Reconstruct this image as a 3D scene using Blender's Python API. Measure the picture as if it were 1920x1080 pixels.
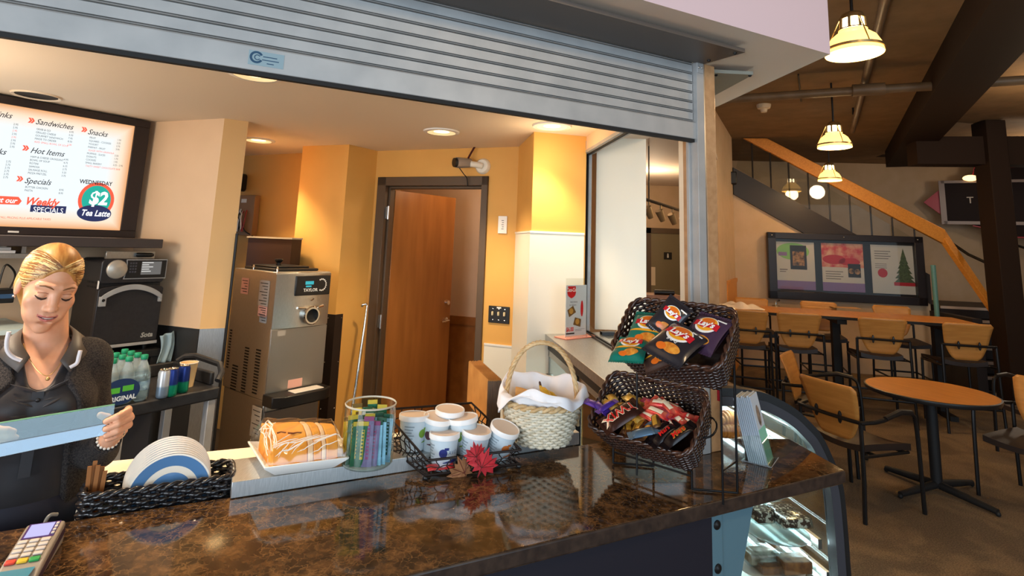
import bpy, bmesh, math, random
import numpy as np
from mathutils import Vector, Matrix, Euler, Quaternion

for o in list(bpy.data.objects):
    bpy.data.objects.remove(o, do_unlink=True)
scene = bpy.context.scene
COL = scene.collection
random.seed(7)
rad = math.radians

# ------------------------------------------------------------------ camera
FPX, PPX, PPY = 1051.25, 953.39, 289.28          # focal length and principal point for a 1920 px wide frame
PITCH, ROLL, EYE = 0.157483, 0.036674, 1.75
_fw = Vector((0, math.cos(PITCH), math.sin(PITCH)))
_r0 = Vector((1, 0, 0)); _u0 = _r0.cross(_fw)
_rt = _r0 * math.cos(ROLL) + _u0 * math.sin(ROLL)
_up = -_r0 * math.sin(ROLL) + _u0 * math.cos(ROLL)
EYEP = Vector((0, 0, EYE))
cam = bpy.data.cameras.new('camera'); camo = bpy.data.objects.new('camera', cam); COL.objects.link(camo)
camo.matrix_world = Matrix(((_rt.x, _up.x, -_fw.x, 0), (_rt.y, _up.y, -_fw.y, 0), (_rt.z, _up.z, -_fw.z, EYE), (0, 0, 0, 1)))
cam.sensor_width = 36.0; cam.sensor_fit = 'HORIZONTAL'
cam.lens = FPX * 36.0 / 1920.0
cam.shift_x = (960 - PPX) / 1920.0
cam.shift_y = -(540 - PPY) / 1920.0
cam.clip_start = 0.05; cam.clip_end = 100
scene.camera = camo

# ------------------------------------------------------------------ world, daylight, exposure
w = bpy.data.worlds.new('world'); scene.world = w; w.use_nodes = True
bg = w.node_tree.nodes['Background']
bg.inputs[0].default_value = (0.72, 0.86, 1.0, 1); bg.inputs[1].default_value = 0.32
scene.view_settings.view_transform = 'Standard'
scene.view_settings.look = 'None'
scene.view_settings.gamma = 1.0
scene.view_settings.use_curve_mapping = False
scene.view_settings.exposure = 0.58

def area(name, loc, target, size, power, col):
    l = bpy.data.lights.new(name, 'AREA'); l.energy = power; l.color = col
    l.shape = 'RECTANGLE'; l.size = size[0]; l.size_y = size[1]
    o = bpy.data.objects.new(name, l); COL.objects.link(o); o.location = loc
    o.rotation_euler = (Vector(target) - Vector(loc)).to_track_quat('-Z', 'Y').to_euler()
    return o
def point(name, loc, power, col, r=0.08):
    l = bpy.data.lights.new(name, 'POINT'); l.energy = power; l.color = col; l.shadow_soft_size = r
    o = bpy.data.objects.new(name, l); COL.objects.link(o); o.location = loc
    return o
def spot(name, loc, power, col, ang=100, blend=0.5, r=0.06, aim=(0, 0, -1)):
    l = bpy.data.lights.new(name, 'SPOT'); l.energy = power; l.color = col; l.spot_size = rad(ang); l.spot_blend = blend
    l.shadow_soft_size = r
    o = bpy.data.objects.new(name, l); COL.objects.link(o); o.location = loc
    o.rotation_euler = Vector(aim).to_track_quat('-Z', 'Y').to_euler()
    return o
# daylight from the tall windows of the hall, behind and to the left of the viewer
area('window_daylight', (-3.4, -3.2, 1.7), (0.0, 2.4, 1.6), (3.4, 2.8), 190, (0.78, 0.89, 1.0))
area('window_daylight', (3.0, -3.8, 2.0), (0.0, 1.9, 1.4), (4.4, 3.0), 110, (0.62, 0.82, 1.0))
# unseen point lights added outside the frame to brighten the hall
point('hall_fill', (1.6, 0.2, 3.1), 26, (1.0, 0.72, 0.42), 0.15)
point('hall_fill', (4.4, 1.5, 3.0), 26, (1.0, 0.68, 0.38), 0.15)
point('hall_fill', (5.6, 5.2, 3.1), 26, (1.0, 0.76, 0.50), 0.15)
point('hall_fill', (8.0, 8.0, 3.0), 22, (1.0, 0.80, 0.60), 0.15)

# ------------------------------------------------------------------ survey: a sight line of the picture meets a plane of the place
def sight(x, y):
    return _rt * ((x - PPX) / FPX) - _up * ((y - PPY) / FPX) + _fw
def gz(x, y, z):
    d = sight(x, y); return EYEP + d * ((z - EYE) / d.z)
def gd(x, y, dy):
    d = sight(x, y); return EYEP + d * (dy / d.y)
def gv(x, y, P, ang):
    n = Vector((-math.sin(rad(ang)), math.cos(rad(ang)), 0)); d = sight(x, y)
    q = Vector((P[0] - EYEP.x, P[1] - EYEP.y, 0))
    return EYEP + d * (q.dot(n) / d.dot(n))
AU = 26.8                                          # direction of the serving counter
U = Vector((math.cos(rad(AU)), math.sin(rad(AU)), 0)); Vv = Vector((-U.y, U.x, 0))
AY = 97.9                                          # direction of the side opening
YD = Vector((math.cos(rad(AY)), math.sin(rad(AY)), 0))
def uv(u, v, z=0.0):
    p = U * u + Vv * v; return Vector((p.x, p.y, z))
def d2(a):
    return Vector((math.cos(rad(a)), math.sin(rad(a)), 0))

# ------------------------------------------------------------------ materials
def lin(c):
    c = c / 255.0
    return c / 12.92 if c <= 0.04045 else ((c + 0.055) / 1.055) ** 2.4
def rgb(r, g, b):
    return (lin(r), lin(g), lin(b), 1)
def M(name, col, rough=0.5, metal=0.0, spec=0.5, noise=None, col2=None, bump=None, emit=None, es=1.0, trans=0.0, ior=1.45,
      alpha=1.0, coat=0.0, stretch=None, sheen=0.0, sss=0.0, ramp=(0.35, 0.65), detail=4):
    m = bpy.data.materials.new(name); m.use_nodes = True
    nt = m.node_tree; b = nt.nodes['Principled BSDF']
    c = rgb(*col)
    b.inputs['Base Color'].default_value = c
    b.inputs['Roughness'].default_value = rough
    b.inputs['Metallic'].default_value = metal
    b.inputs['Specular IOR Level'].default_value = spec
    b.inputs['IOR'].default_value = ior
    if trans: b.inputs['Transmission Weight'].default_value = trans
    if alpha < 1: b.inputs['Alpha'].default_value = alpha
    if coat: b.inputs['Coat Weight'].default_value = coat; b.inputs['Coat Roughness'].default_value = 0.05
    if sheen: b.inputs['Sheen Weight'].default_value = sheen
    if sss:
        b.inputs['Subsurface Weight'].default_value = sss
        b.inputs['Subsurface Radius'].default_value = (0.012, 0.005, 0.003)
    if emit:
        b.inputs['Emission Color'].default_value = rgb(*emit); b.inputs['Emission Strength'].default_value = es
    tc = None
    if noise or bump:
        tc = nt.nodes.new('ShaderNodeTexCoord'); mp = nt.nodes.new('ShaderNodeMapping')
        nt.links.new(tc.outputs['Object'], mp.inputs[0])
        if stretch: mp.inputs['Scale'].default_value = stretch
    if noise:
        n = nt.nodes.new('ShaderNodeTexNoise'); n.inputs['Scale'].default_value = noise; n.inputs['Detail'].default_value = detail
        nt.links.new(mp.outputs[0], n.inputs['Vector'])
        r = nt.nodes.new('ShaderNodeValToRGB'); r.color_ramp.elements[0].position = ramp[0]; r.color_ramp.elements[1].position = ramp[1]
        r.color_ramp.elements[0].color = c; r.color_ramp.elements[1].color = rgb(*(col2 or col))
        nt.links.new(n.outputs['Fac'], r.inputs[0]); nt.links.new(r.outputs[0], b.inputs['Base Color'])
    if bump:
        n2 = nt.nodes.new('ShaderNodeTexNoise'); n2.inputs['Scale'].default_value = bump[0]; n2.inputs['Detail'].default_value = 4
        nt.links.new(mp.outputs[0], n2.inputs['Vector'])
        bp = nt.nodes.new('ShaderNodeBump'); bp.inputs['Strength'].default_value = bump[1]; bp.inputs['Distance'].default_value = 0.01
        nt.links.new(n2.outputs['Fac'], bp.inputs['Height']); nt.links.new(bp.outputs[0], b.inputs['Normal'])
    return m
def granite(name):
    m = bpy.data.materials.new(name); m.use_nodes = True
    nt = m.node_tree; b = nt.nodes['Principled BSDF']
    tc = nt.nodes.new('ShaderNodeTexCoord')
    def noise(sc, de, ro, di=0.0):
        n = nt.nodes.new('ShaderNodeTexNoise'); n.inputs['Scale'].default_value = sc; n.inputs['Detail'].default_value = de; n.inputs['Roughness'].default_value = ro; n.inputs['Distortion'].default_value = di
        nt.links.new(tc.outputs['Object'], n.inputs['Vector']); return n
    n = noise(25, 6, 0.6, 0.2)
    r = nt.nodes.new('ShaderNodeValToRGB'); e = r.color_ramp.elements
    e[0].position = 0.36; e[0].color = rgb(36, 25, 17)
    e[1].position = 0.74; e[1].color = rgb(126, 92, 58)
    for po, co in ((0.45, (54, 38, 25)), (0.52, (78, 55, 34)), (0.60, (94, 67, 41))):
        k = e.new(po); k.color = rgb(*co)
    nt.links.new(n.outputs['Fac'], r.inputs[0])
    v = nt.nodes.new('ShaderNodeTexVoronoi'); v.inputs['Scale'].default_value = 42; v.feature = 'DISTANCE_TO_EDGE'
    n3 = noise(26, 4, 0.6)
    mx = nt.nodes.new('ShaderNodeMix'); mx.data_type = 'VECTOR'; mx.inputs['Factor'].default_value = 0.06
    nt.links.new(tc.outputs['Object'], mx.inputs[4]); nt.links.new(n3.outputs['Color'], mx.inputs[5])
    nt.links.new(mx.outputs[1], v.inputs['Vector'])
    r2 = nt.nodes.new('ShaderNodeValToRGB'); r2.color_ramp.elements[0].position = 0.0; r2.color_ramp.elements[1].position = 0.09
    r2.color_ramp.elements[0].color = (0.6, 0.6, 0.6, 1); r2.color_ramp.elements[1].color = (0, 0, 0, 1)
    nt.links.new(v.outputs['Distance'], r2.inputs[0])
    n4 = noise(7, 3, 0.5); r4 = nt.nodes.new('ShaderNodeValToRGB'); r4.color_ramp.elements[0].position = 0.36; r4.color_ramp.elements[1].position = 0.54; nt.links.new(n4.outputs['Fac'], r4.inputs[0])
    mm = nt.nodes.new('ShaderNodeMath'); mm.operation = 'MULTIPLY'; nt.links.new(r2.outputs[0], mm.inputs[0]); nt.links.new(r4.outputs[0], mm.inputs[1])
    mc = nt.nodes.new('ShaderNodeMix'); mc.data_type = 'RGBA'
    nt.links.new(mm.outputs[0], mc.inputs['Factor']); nt.links.new(r.outputs[0], mc.inputs[6]); mc.inputs[7].default_value = rgb(142, 106, 66)
    nt.links.new(mc.outputs[2], b.inputs['Base Color'])
    b.inputs['Roughness'].default_value = 0.07; b.inputs['Specular IOR Level'].default_value = 0.6
    return m
def glass(name, col=(235, 245, 242), rough=0.02, alpha=0.2):
    # thin clear sheet: mostly see-through with a mirror sheen
    m = bpy.data.materials.new(name); m.use_nodes = True
    nt = m.node_tree; nt.nodes.remove(nt.nodes['Principled BSDF']); out = nt.nodes['Material Output']
    t = nt.nodes.new('ShaderNodeBsdfTransparent'); t.inputs[0].default_value = rgb(*col)
    g = nt.nodes.new('ShaderNodeBsdfGlossy'); g.inputs['Roughness'].default_value = rough
    fr = nt.nodes.new('ShaderNodeLayerWeight'); fr.inputs[0].default_value = 0.5
    pw = nt.nodes.new('ShaderNodeMath'); pw.operation = 'POWER'; pw.inputs[1].default_value = 3.5; nt.links.new(fr.outputs['Facing'], pw.inputs[0])
    ml = nt.nodes.new('ShaderNodeMath'); ml.operation = 'MULTIPLY'; ml.inputs[1].default_value = 0.8; nt.links.new(pw.outputs[0], ml.inputs[0])
    ad = nt.nodes.new('ShaderNodeMath'); ad.operation = 'ADD'; ad.inputs[1].default_value = 0.035 + alpha * 0.12
    nt.links.new(ml.outputs[0], ad.inputs[0])
    mx = nt.nodes.new('ShaderNodeMixShader')
    nt.links.new(ad.outputs[0], mx.inputs[0]); nt.links.new(t.outputs[0], mx.inputs[1]); nt.links.new(g.outputs[0], mx.inputs[2])
    nt.links.new(mx.outputs[0], out.inputs[0])
    return m

# ------------------------------------------------------------------ mesh helpers
class MB:
    def __init__(s): s.v = []; s.f = []; s.m = []
    def add(s, vs, fs, mat=0, X=None):
        o = len(s.v)
        s.v += [tuple(X @ Vector(p)) for p in vs] if X is not None else [tuple(p) for p in vs]
        s.f += [tuple(i + o for i in f) for f in fs]; s.m += [mat] * len(fs); return s
    def box(s, a, b, mat=0, X=None):
        x0, y0, z0 = a; x1, y1, z1 = b
        return s.add([(x0, y0, z0), (x1, y0, z0), (x1, y1, z0), (x0, y1, z0), (x0, y0, z1), (x1, y0, z1), (x1, y1, z1), (x0, y1, z1)],
              [(3, 2, 1, 0), (4, 5, 6, 7), (0, 1, 5, 4), (1, 2, 6, 5), (2, 3, 7, 6), (3, 0, 4, 7)], mat, X)
    def cbox(s, c, d, mat=0, X=None):
        return s.box((c[0] - d[0] / 2, c[1] - d[1] / 2, c[2] - d[2] / 2), (c[0] + d[0] / 2, c[1] + d[1] / 2, c[2] + d[2] / 2), mat, X)
    def prism(s, poly, z0, z1, mat=0, X=None, side=None):
        n = len(poly); ar = sum(poly[i][0] * poly[(i + 1) % n][1] - poly[(i + 1) % n][0] * poly[i][1] for i in range(n))
        if ar < 0: poly = list(reversed(poly))
        vs = [(p[0], p[1], z0) for p in poly] + [(p[0], p[1], z1) for p in poly]
        s.add(vs, [tuple(range(n - 1, -1, -1)), tuple(range(n, 2 * n))], mat, X)
        o = len(s.v) - 2 * n
        s.f += [(o + i, o + (i + 1) % n, o + n + (i + 1) % n, o + n + i) for i in range(n)]; s.m += [mat if side is None else side] * n
        return s
    def loft(s, rings, mat=0, X=None, closed=True, caps=True, loop=False):
        n = len(rings[0]); k = len(rings); vs = [p for r in rings for p in r]; fs = []
        for i in range(k if loop else k - 1):
            a, b = i * n, ((i + 1) % k) * n
            for j in range(n if closed else n - 1):
                j2 = (j + 1) % n; fs.append((a + j, a + j2, b + j2, b + j))
        if caps and closed and not loop: fs += [tuple(range(n - 1, -1, -1)), tuple((k - 1) * n + j for j in range(n))]
        return s.add(vs, fs, mat, X)
    def tube(s, pts, r, n=8, mat=0, closed=False, X=None):
        pts = [Vector(p) for p in pts]; k = len(pts); rs = r if isinstance(r, (list, tuple)) else [r] * k
        rings = []; up = None
        for i, p in enumerate(pts):
            if closed: t = pts[(i + 1) % k] - pts[i - 1]
            else: t = pts[min(i + 1, k - 1)] - pts[max(i - 1, 0)]
            if t.length < 1e-9: t = Vector((0, 0, 1))
            t.normalize()
            if up is None: up = Vector((0, 0, 1)) if abs(t.z) < 0.9 else Vector((1, 0, 0))
            a = t.cross(up); 
            if a.length < 1e-6: a = t.cross(Vector((0.3, 1, 0.2)))
            a.normalize(); b = a.cross(t).normalized(); up = b
            rings.append([p + (a * math.cos(2 * math.pi * j / n) + b * math.sin(2 * math.pi * j / n)) * rs[i] for j in range(n)])
        return s.loft(rings, mat, X, True, not closed, closed)
    def lathe(s, prof, n=32, mat=0, X=None, cap0=False, cap1=False, a0=0.0, a1=None):
        full = a1 is None; k = len(prof); m_ = n if full else n + 1
        vs = []; fs = []
        for i in range(m_):
            t = a0 + ((2 * math.pi) if full else (a1 - a0)) * i / n
            vs += [(p[0] * math.cos(t), p[0] * math.sin(t), p[1]) for p in prof]
        for i in range(n):
            a, b = i * k, ((i + 1) % m_) * k
            fs += [(a + j, b + j, b + j + 1, a + j + 1) for j in range(k - 1)]
        if cap0: fs.append(tuple(i * k for i in range(m_ - 1, -1, -1)))
        if cap1: fs.append(tuple(i * k + k - 1 for i in range(m_)))
        return s.add(vs, fs, mat, X)
    def sphere(s, c, r, n=14, mat=0, X=None):
        r = r if isinstance(r, (tuple, list)) else (r, r, r)
        vs = [(c[0], c[1], c[2] - r[2])]; fs = []; m_ = n // 2
        for i in range(1, m_):
            a = -math.pi / 2 + math.pi * i / m_
            vs += [(c[0] + r[0] * math.cos(a) * math.cos(2 * math.pi * j / n), c[1] + r[1] * math.cos(a) * math.sin(2 * math.pi * j / n), c[2] + r[2] * math.sin(a)) for j in range(n)]
        vs.append((c[0], c[1], c[2] + r[2]))
        for j in range(n): fs.append((0, 1 + (j + 1) % n, 1 + j)); fs.append((len(vs) - 1, 1 + (m_ - 2) * n + j, 1 + (m_ - 2) * n + (j + 1) % n))
        for i in range(m_ - 2):
            for j in range(n): a = 1 + i * n; fs.append((a + j, a + (j + 1) % n, a + n + (j + 1) % n, a + n + j))
        return s.add(vs, fs, mat, X)
    def grid(s, fn, nu, nv, mat=0, X=None, wrap=False):
        vs = [fn(i / (nu if wrap else nu - 1), j / (nv - 1)) for j in range(nv) for i in range(nu)]; fs = []
        for j in range(nv - 1):
            for i in range(nu if wrap else nu - 1):
                i2 = (i + 1) % nu; fs.append((j * nu + i, j * nu + i2, (j + 1) * nu + i2, (j + 1) * nu + i))
        return s.add(vs, fs, mat, X)
    def disc(s, c, r, n=24, mat=0, X=None, r2=None):
        r2 = r if r2 is None else r2
        return s.add([(c[0] + r * math.cos(2 * math.pi * i / n), c[1] + r2 * math.sin(2 * math.pi * i / n), c[2]) for i in range(n)], [tuple(range(n))], mat, X)
    def rect(s, x0, y0, x1, y1, z, mat=0, X=None):
        return s.add([(x0, y0, z), (x1, y0, z), (x1, y1, z), (x0, y1, z)], [(0, 1, 2, 3)], mat, X)
    def text(s, t, x, y, size, z=0.0, mat=0, X=None, align='LEFT', shear=0.0, bold=0.0, sx=1.0, ext=0.0, warp=None, rot=0.0):
        cu = bpy.data.curves.new('t', 'FONT'); cu.body = t; cu.size = size; cu.align_x = align; cu.shear = shear; cu.offset = bold; cu.extrude = ext
        cu.resolution_u = 2
        ob = bpy.data.objects.new('t', cu); me = bpy.data.meshes.new_from_object(ob)
        cr, sr = math.cos(rot), math.sin(rot)
        vs = []
        for p in me.vertices:
            px, py = p.co.x * sx, p.co.y
            qx, qy = x + px * cr - py * sr, y + px * sr + py * cr
            vs.append((qx, qy, z + p.co.z + (warp(qx, qy) if warp else 0)))
        s.add(vs, [tuple(p.vertices) for p in me.polygons], mat, X)
        bpy.data.objects.remove(ob); bpy.data.curves.remove(cu); bpy.data.meshes.remove(me)
        return s
    def build(s, name, mats, parent=None, loc=None, rotz=None, X=None, smooth=40, bevel=0.0, seg=2, solid=0.0, sub=0):
        me = bpy.data.meshes.new(name); me.from_pydata(s.v, [], s.f)
        if not isinstance(mats, (list, tuple)): mats = [mats]
        for m in mats: me.materials.append(m)
        me.polygons.foreach_set('material_index', s.m)
        if smooth:
            me.polygons.foreach_set('use_smooth', [True] * len(me.polygons)); me.update()
            me.set_sharp_from_angle(angle=rad(smooth))
        me.update()
        o = bpy.data.objects.new(name, me); COL.objects.link(o)
        if parent is not None: o.parent = parent
        if X is not None: o.matrix_basis = X
        if loc is not None: o.location = loc
        if rotz is not None: o.rotation_euler = (0, 0, rotz)
        if solid:
            md = o.modifiers.new('solid', 'SOLIDIFY'); md.thickness = solid; md.offset = 0
        if bevel:
            md = o.modifiers.new('bevel', 'BEVEL'); md.width = bevel; md.segments = seg; md.limit_method = 'ANGLE'; md.angle_limit = rad(40)
            md.harden_normals = False
        if sub:
            md = o.modifiers.new('sub', 'SUBSURF'); md.levels = sub; md.render_levels = sub
        return o
def tag(o, label=None, cat=None, group=None, kind=None):
    if label: o['label'] = label
    if cat: o['category'] = cat
    if group: o['group'] = group
    if kind: o['kind'] = kind
    return o
def thing(name, label, cat, loc=(0, 0, 0), rotz=0.0, group=None, X=None):
    o = bpy.data.objects.new(name, None); COL.objects.link(o); o.empty_display_size = 0.1
    if X is not None: o.matrix_basis = X
    else: o.location = loc; o.rotation_euler = (0, 0, rotz)
    return tag(o, label, cat, group)
def dup(o, loc=None, rotz=None, label=None, X=None, parent=None):
    c = o.copy(); COL.objects.link(c)
    if parent is not None: c.parent = parent
    if X is not None: c.matrix_basis = X
    if loc is not None: c.location = loc
    if rotz is not None: c.rotation_euler = (0, 0, rotz)
    if label: c['label'] = label
    for ch in [k for k in bpy.data.objects if k.parent == o]: dup(ch, parent=c)
    return c
def struct(o):
    o['kind'] = 'structure'; return o
def frame(origin, xd, yd=None, zd=None):
    # matrix whose x axis is xd and whose y axis lies as near yd as it can
    x = Vector(xd).normalized(); y = Vector(yd if yd else (0, 0, 1)); z = x.cross(y).normalized(); y = z.cross(x).normalized()
    o = Vector(origin)
    return Matrix(((x.x, y.x, z.x, o.x), (x.y, y.y, z.y, o.y), (x.z, y.z, z.z, o.z), (0, 0, 0, 1)))
def T(x=0, y=0, z=0): return Matrix.Translation((x, y, z))
def RX(a): return Matrix.Rotation(rad(a), 4, 'X')
def RY(a): return Matrix.Rotation(rad(a), 4, 'Y')
def RZ(a): return Matrix.Rotation(rad(a), 4, 'Z')
def rr(w, h, r, n=5, cx=0, cy=0):
    pts = []
    for (sx, sy, a0) in ((1, 1, 0), (-1, 1, 90), (-1, -1, 180), (1, -1, 270)):
        for i in range(n + 1):
            a = rad(a0 + 90 * i / n); pts.append((cx + sx * (w / 2 - r) + r * math.cos(a), cy + sy * (h / 2 - r) + r * math.sin(a)))
    return pts
def smoothpath(pts, n=8):
    # Catmull-Rom through the points
    P = [Vector(p) for p in pts]; P = [P[0] * 2 - P[1]] + P + [P[-1] * 2 - P[-2]]; out = []
    for i in range(1, len(P) - 2):
        a, b, c, d = P[i - 1], P[i], P[i + 1], P[i + 2]
        for k in range(n):
            t = k / n
            out.append(0.5 * ((2 * b) + (c - a) * t + (2 * a - 5 * b + 4 * c - d) * t * t + (3 * b - a - 3 * c + d) * t ** 3))
    out.append(P[-2]); return out

# ------------------------------------------------------------------ signed-distance modelling for organic shapes
HK = 0.94; HR = None
class SDF:
    def __init__(s, lo, hi, h):
        s.lo = np.array(lo, float); s.h = h; s.n = np.ceil((np.array(hi, float) - s.lo) / h).astype(int) + 1
        s.d = np.full(s.n, 1.0, np.float32); s.ax = [s.lo[i] + h * np.arange(s.n[i]) for i in range(3)]
    def _blk(s, lo, hi):
        a = np.clip(np.floor((np.array(lo) - s.lo) / s.h).astype(int), 0, s.n); b = np.clip(np.ceil((np.array(hi) - s.lo) / s.h).astype(int) + 1, 0, s.n)
        sl = tuple(slice(a[i], b[i]) for i in range(3))
        g = np.meshgrid(*[s.ax[i][sl[i]] for i in range(3)], indexing='ij')
        return sl, g
    def _op(s, lo, hi, fn, k, op):
        mg = max(k, 0.0) * 2 + 3 * s.h
        sl, g = s._blk(np.array(lo) - mg, np.array(hi) + mg)
        if g[0].size == 0: return
        e = fn(*g).astype(np.float32); d = s.d[sl]
        if op == 'add':
            if k > 0:
                q = np.clip(0.5 + 0.5 * (d - e) / k, 0, 1); r = d * (1 - q) + e * q - k * q * (1 - q)
            else: r = np.minimum(d, e)
        else:
            if k > 0:
                q = np.clip(0.5 - 0.5 * (d + e) / k, 0, 1); r = d * (1 - q) - e * q + k * q * (1 - q)
            else: r = np.maximum(d, -e)
        s.d[sl] = r
    def ell(s, c, r, k=0.01, R=None, op='add'):
        c = np.array(c, float); r = np.array(r, float) * (HK if R is not None and R is HR else 1.0)
        R3 = np.eye(3) if R is None else np.array(R)[:3, :3]
        def fn(x, y, z):
            p = np.stack([x - c[0], y - c[1], z - c[2]], -1) @ R3
            q = p / r; l = np.sqrt((q ** 2).sum(-1)); l2 = np.sqrt(((p / r ** 2) ** 2).sum(-1)) + 1e-9
            return l * (l - 1) / l2
        m = r.max(); s._op(c - m, c + m, fn, k, op); return s
    def cap(s, a, b, r1, r2, k=0.01, op='add'):
        a = np.array(a, float); b = np.array(b, float); ba = b - a; L = (ba ** 2).sum() + 1e-12
        def fn(x, y, z):
            px, py, pz = x - a[0], y - a[1], z - a[2]
            t = np.clip((px * ba[0] + py * ba[1] + pz * ba[2]) / L, 0, 1)
            return np.sqrt((px - t * ba[0]) ** 2 + (py - t * ba[1]) ** 2 + (pz - t * ba[2]) ** 2) - (r1 + (r2 - r1) * t)
        m = max(r1, r2); s._op(np.minimum(a, b) - m, np.maximum(a, b) + m, fn, k, op); return s
    def chain(s, pts, rs, k=0.01, op='add'):
        for i in range(len(pts) - 1): s.cap(pts[i], pts[i + 1], rs[i], rs[i + 1], k, op)
        return s
    def box(s, c, hd, rnd=0.005, k=0.005, R=None, op='add'):
        c = np.array(c, float); hd = np.array(hd, float) - rnd; R3 = np.eye(3) if R is None else np.array(R)[:3, :3]
        def fn(x, y, z):
            p = np.stack([x - c[0], y - c[1], z - c[2]], -1) @ R3; q = np.abs(p) - hd
            return np.sqrt((np.maximum(q, 0) ** 2).sum(-1)) + np.minimum(q.max(-1), 0) - rnd
        m = np.sqrt(((hd + rnd) ** 2).sum()); s._op(c - m, c + m, fn, k, op); return s
    def mesh(s, smooth=2):
        d = s.d; ins = d < 0; n = np.array(d.shape) - 1
        cs = [(i, j, k) for i in (0, 1) for j in (0, 1) for k in (0, 1)]
        sub = lambda A, c: A[c[0]:c[0] + n[0], c[1]:c[1] + n[1], c[2]:c[2] + n[2]]
        cnt = sum(sub(ins, c).astype(np.int8) for c in cs); act = (cnt > 0) & (cnt < 8)
        I = np.argwhere(act); idx = np.full(act.shape, -1, np.int64); idx[act] = np.arange(len(I))
        acc = np.zeros((len(I), 3)); num = np.zeros(len(I))
        for a in cs:
            for ax in range(3):
                if a[ax]: continue
                b = list(a); b[ax] = 1
                da = d[I[:, 0] + a[0], I[:, 1] + a[1], I[:, 2] + a[2]]; db = d[I[:, 0] + b[0], I[:, 1] + b[1], I[:, 2] + b[2]]
                m = (da < 0) != (db < 0); t = np.where(m, da / np.where(m, da - db, 1), 0)
                p = np.array(a, float)[None].repeat(len(I), 0); p[:, ax] = t
                acc += p * m[:, None]; num += m
        V = s.lo + (I + acc / num[:, None]) * s.h
        F = []
        for ax in range(3):
            a1, a2 = (ax + 1) % 3, (ax + 2) % 3
            sl0 = [slice(None)] * 3; sl1 = [slice(None)] * 3; sl0[ax] = slice(0, -1); sl1[ax] = slice(1, None)
            A, B = ins[tuple(sl0)], ins[tuple(sl1)]
            E = np.argwhere(A != B)
            ok = (E[:, a1] > 0) & (E[:, a2] > 0) & (E[:, a1] < n[a1]) & (E[:, a2] < n[a2]); E = E[ok]
            fl = A[E[:, 0], E[:, 1], E[:, 2]]
            q = []
            for (o1, o2) in ((-1, -1), (0, -1), (0, 0), (-1, 0)):
                c = E.copy(); c[:, a1] += o1; c[:, a2] += o2; q.append(idx[c[:, 0], c[:, 1], c[:, 2]])
            q = np.stack(q, -1); q[~fl] = q[~fl][:, ::-1]; F.append(q)
        F = np.concatenate(F)
        for _ in range(smooth):
            s_ = np.zeros_like(V); c_ = np.zeros(len(V))
            for a, b in ((0, 1), (1, 2), (2, 3), (3, 0)):
                np.add.at(s_, F[:, a], V[F[:, b]]); np.add.at(s_, F[:, b], V[F[:, a]]); np.add.at(c_, F[:, a], 1); np.add.at(c_, F[:, b], 1)
            V = V * 0.5 + 0.5 * s_ / c_[:, None]
        return V, F
    def build(s, name, mats, parent=None, X=None, smooth=2, facemat=None):
        V, F = s.mesh(smooth)
        me = bpy.data.meshes.new(name); me.from_pydata(V.tolist(), [], F.tolist())
        for m in (mats if isinstance(mats, (list, tuple)) else [mats]): me.materials.append(m)
        me.polygons.foreach_set('use_smooth', [True] * len(me.polygons))
        if facemat is not None:
            c = V[F].mean(1); me.polygons.foreach_set('material_index', facemat(c).astype(np.int32))
        me.update(); o = bpy.data.objects.new(name, me); COL.objects.link(o)
        if parent is not None: o.parent = parent
        if X is not None: o.matrix_basis = X
        return o
# ------------------------------------------------------------------ materials in use
m_steel = M('brushed_steel', (204, 202, 196), 0.30, 0.95, noise=40, col2=(184, 182, 176), stretch=(30, 1, 30))
m_steelh = M('brushed_steel_flat', (196, 196, 194), 0.36, 0.9, noise=30, col2=(176, 176, 174), stretch=(20, 1, 1))
m_alu = M('aluminium', (176, 175, 173), 0.5, 0.35, noise=9, col2=(164, 164, 163))
m_chrome = M('chrome', (225, 222, 215), 0.08, 1.0)
m_dark = M('dark_metal', (26, 24, 24), 0.4, 0.3)
m_blackp = M('black_plastic', (24, 23, 23), 0.4)
m_blackm = M('matt_black', (17, 16, 16), 0.65)
m_white = M('white_gloss', (240, 238, 232), 0.25)
m_wall = M('ochre_paint', (230, 176, 92), 0.6, noise=3, col2=(225, 170, 86))
m_wallb = M('beige_paint', (226, 194, 158), 0.6, noise=3, col2=(220, 188, 152))
m_wains = M('cream_panel', (236, 232, 216), 0.45)
m_ceilk = M('cream_ceiling', (232, 214, 190), 0.7)
m_soffit = M('soffit_paint', (226, 208, 190), 0.7)
m_ceild = M('dark_ceiling', (142, 112, 78), 0.8, noise=4, col2=(126, 100, 68), bump=(60, 0.2))
m_dwall = M('hall_paint', (202, 172, 138), 0.7, noise=5, col2=(196, 166, 130))
m_beam = M('black_beam', (44, 31, 23), 0.7, spec=0.1)
m_frame = M('brown_door_frame', (88, 70, 52), 0.45)
m_wood = M('door_veneer', (168, 108, 52), 0.35, noise=3, col2=(152, 96, 44), stretch=(4, 0.5, 4), detail=6)
m_oak = M('oak', (222, 146, 52), 0.4, noise=8, col2=(206, 128, 40), stretch=(6, 6, 1))
m_ply = M('chair_ply', (200, 138, 68), 0.4, noise=5, col2=(186, 124, 58), stretch=(1, 1, 8))
m_tab = M('table_laminate', (206, 138, 62), 0.35, noise=4, col2=(190, 124, 52), stretch=(8, 1, 1))
m_granite = granite('brown_stone')
m_navy = M('dark_panel', (28, 26, 36), 0.5)
m_kfloor = M('kitchen_tile', (74, 62, 50), 0.5, noise=6, col2=(62, 52, 44))
m_glass = glass('clear_glass', (248, 250, 248), 0.02, 0.0)
m_print = M('print_black', (30, 28, 28), 0.5)

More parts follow.
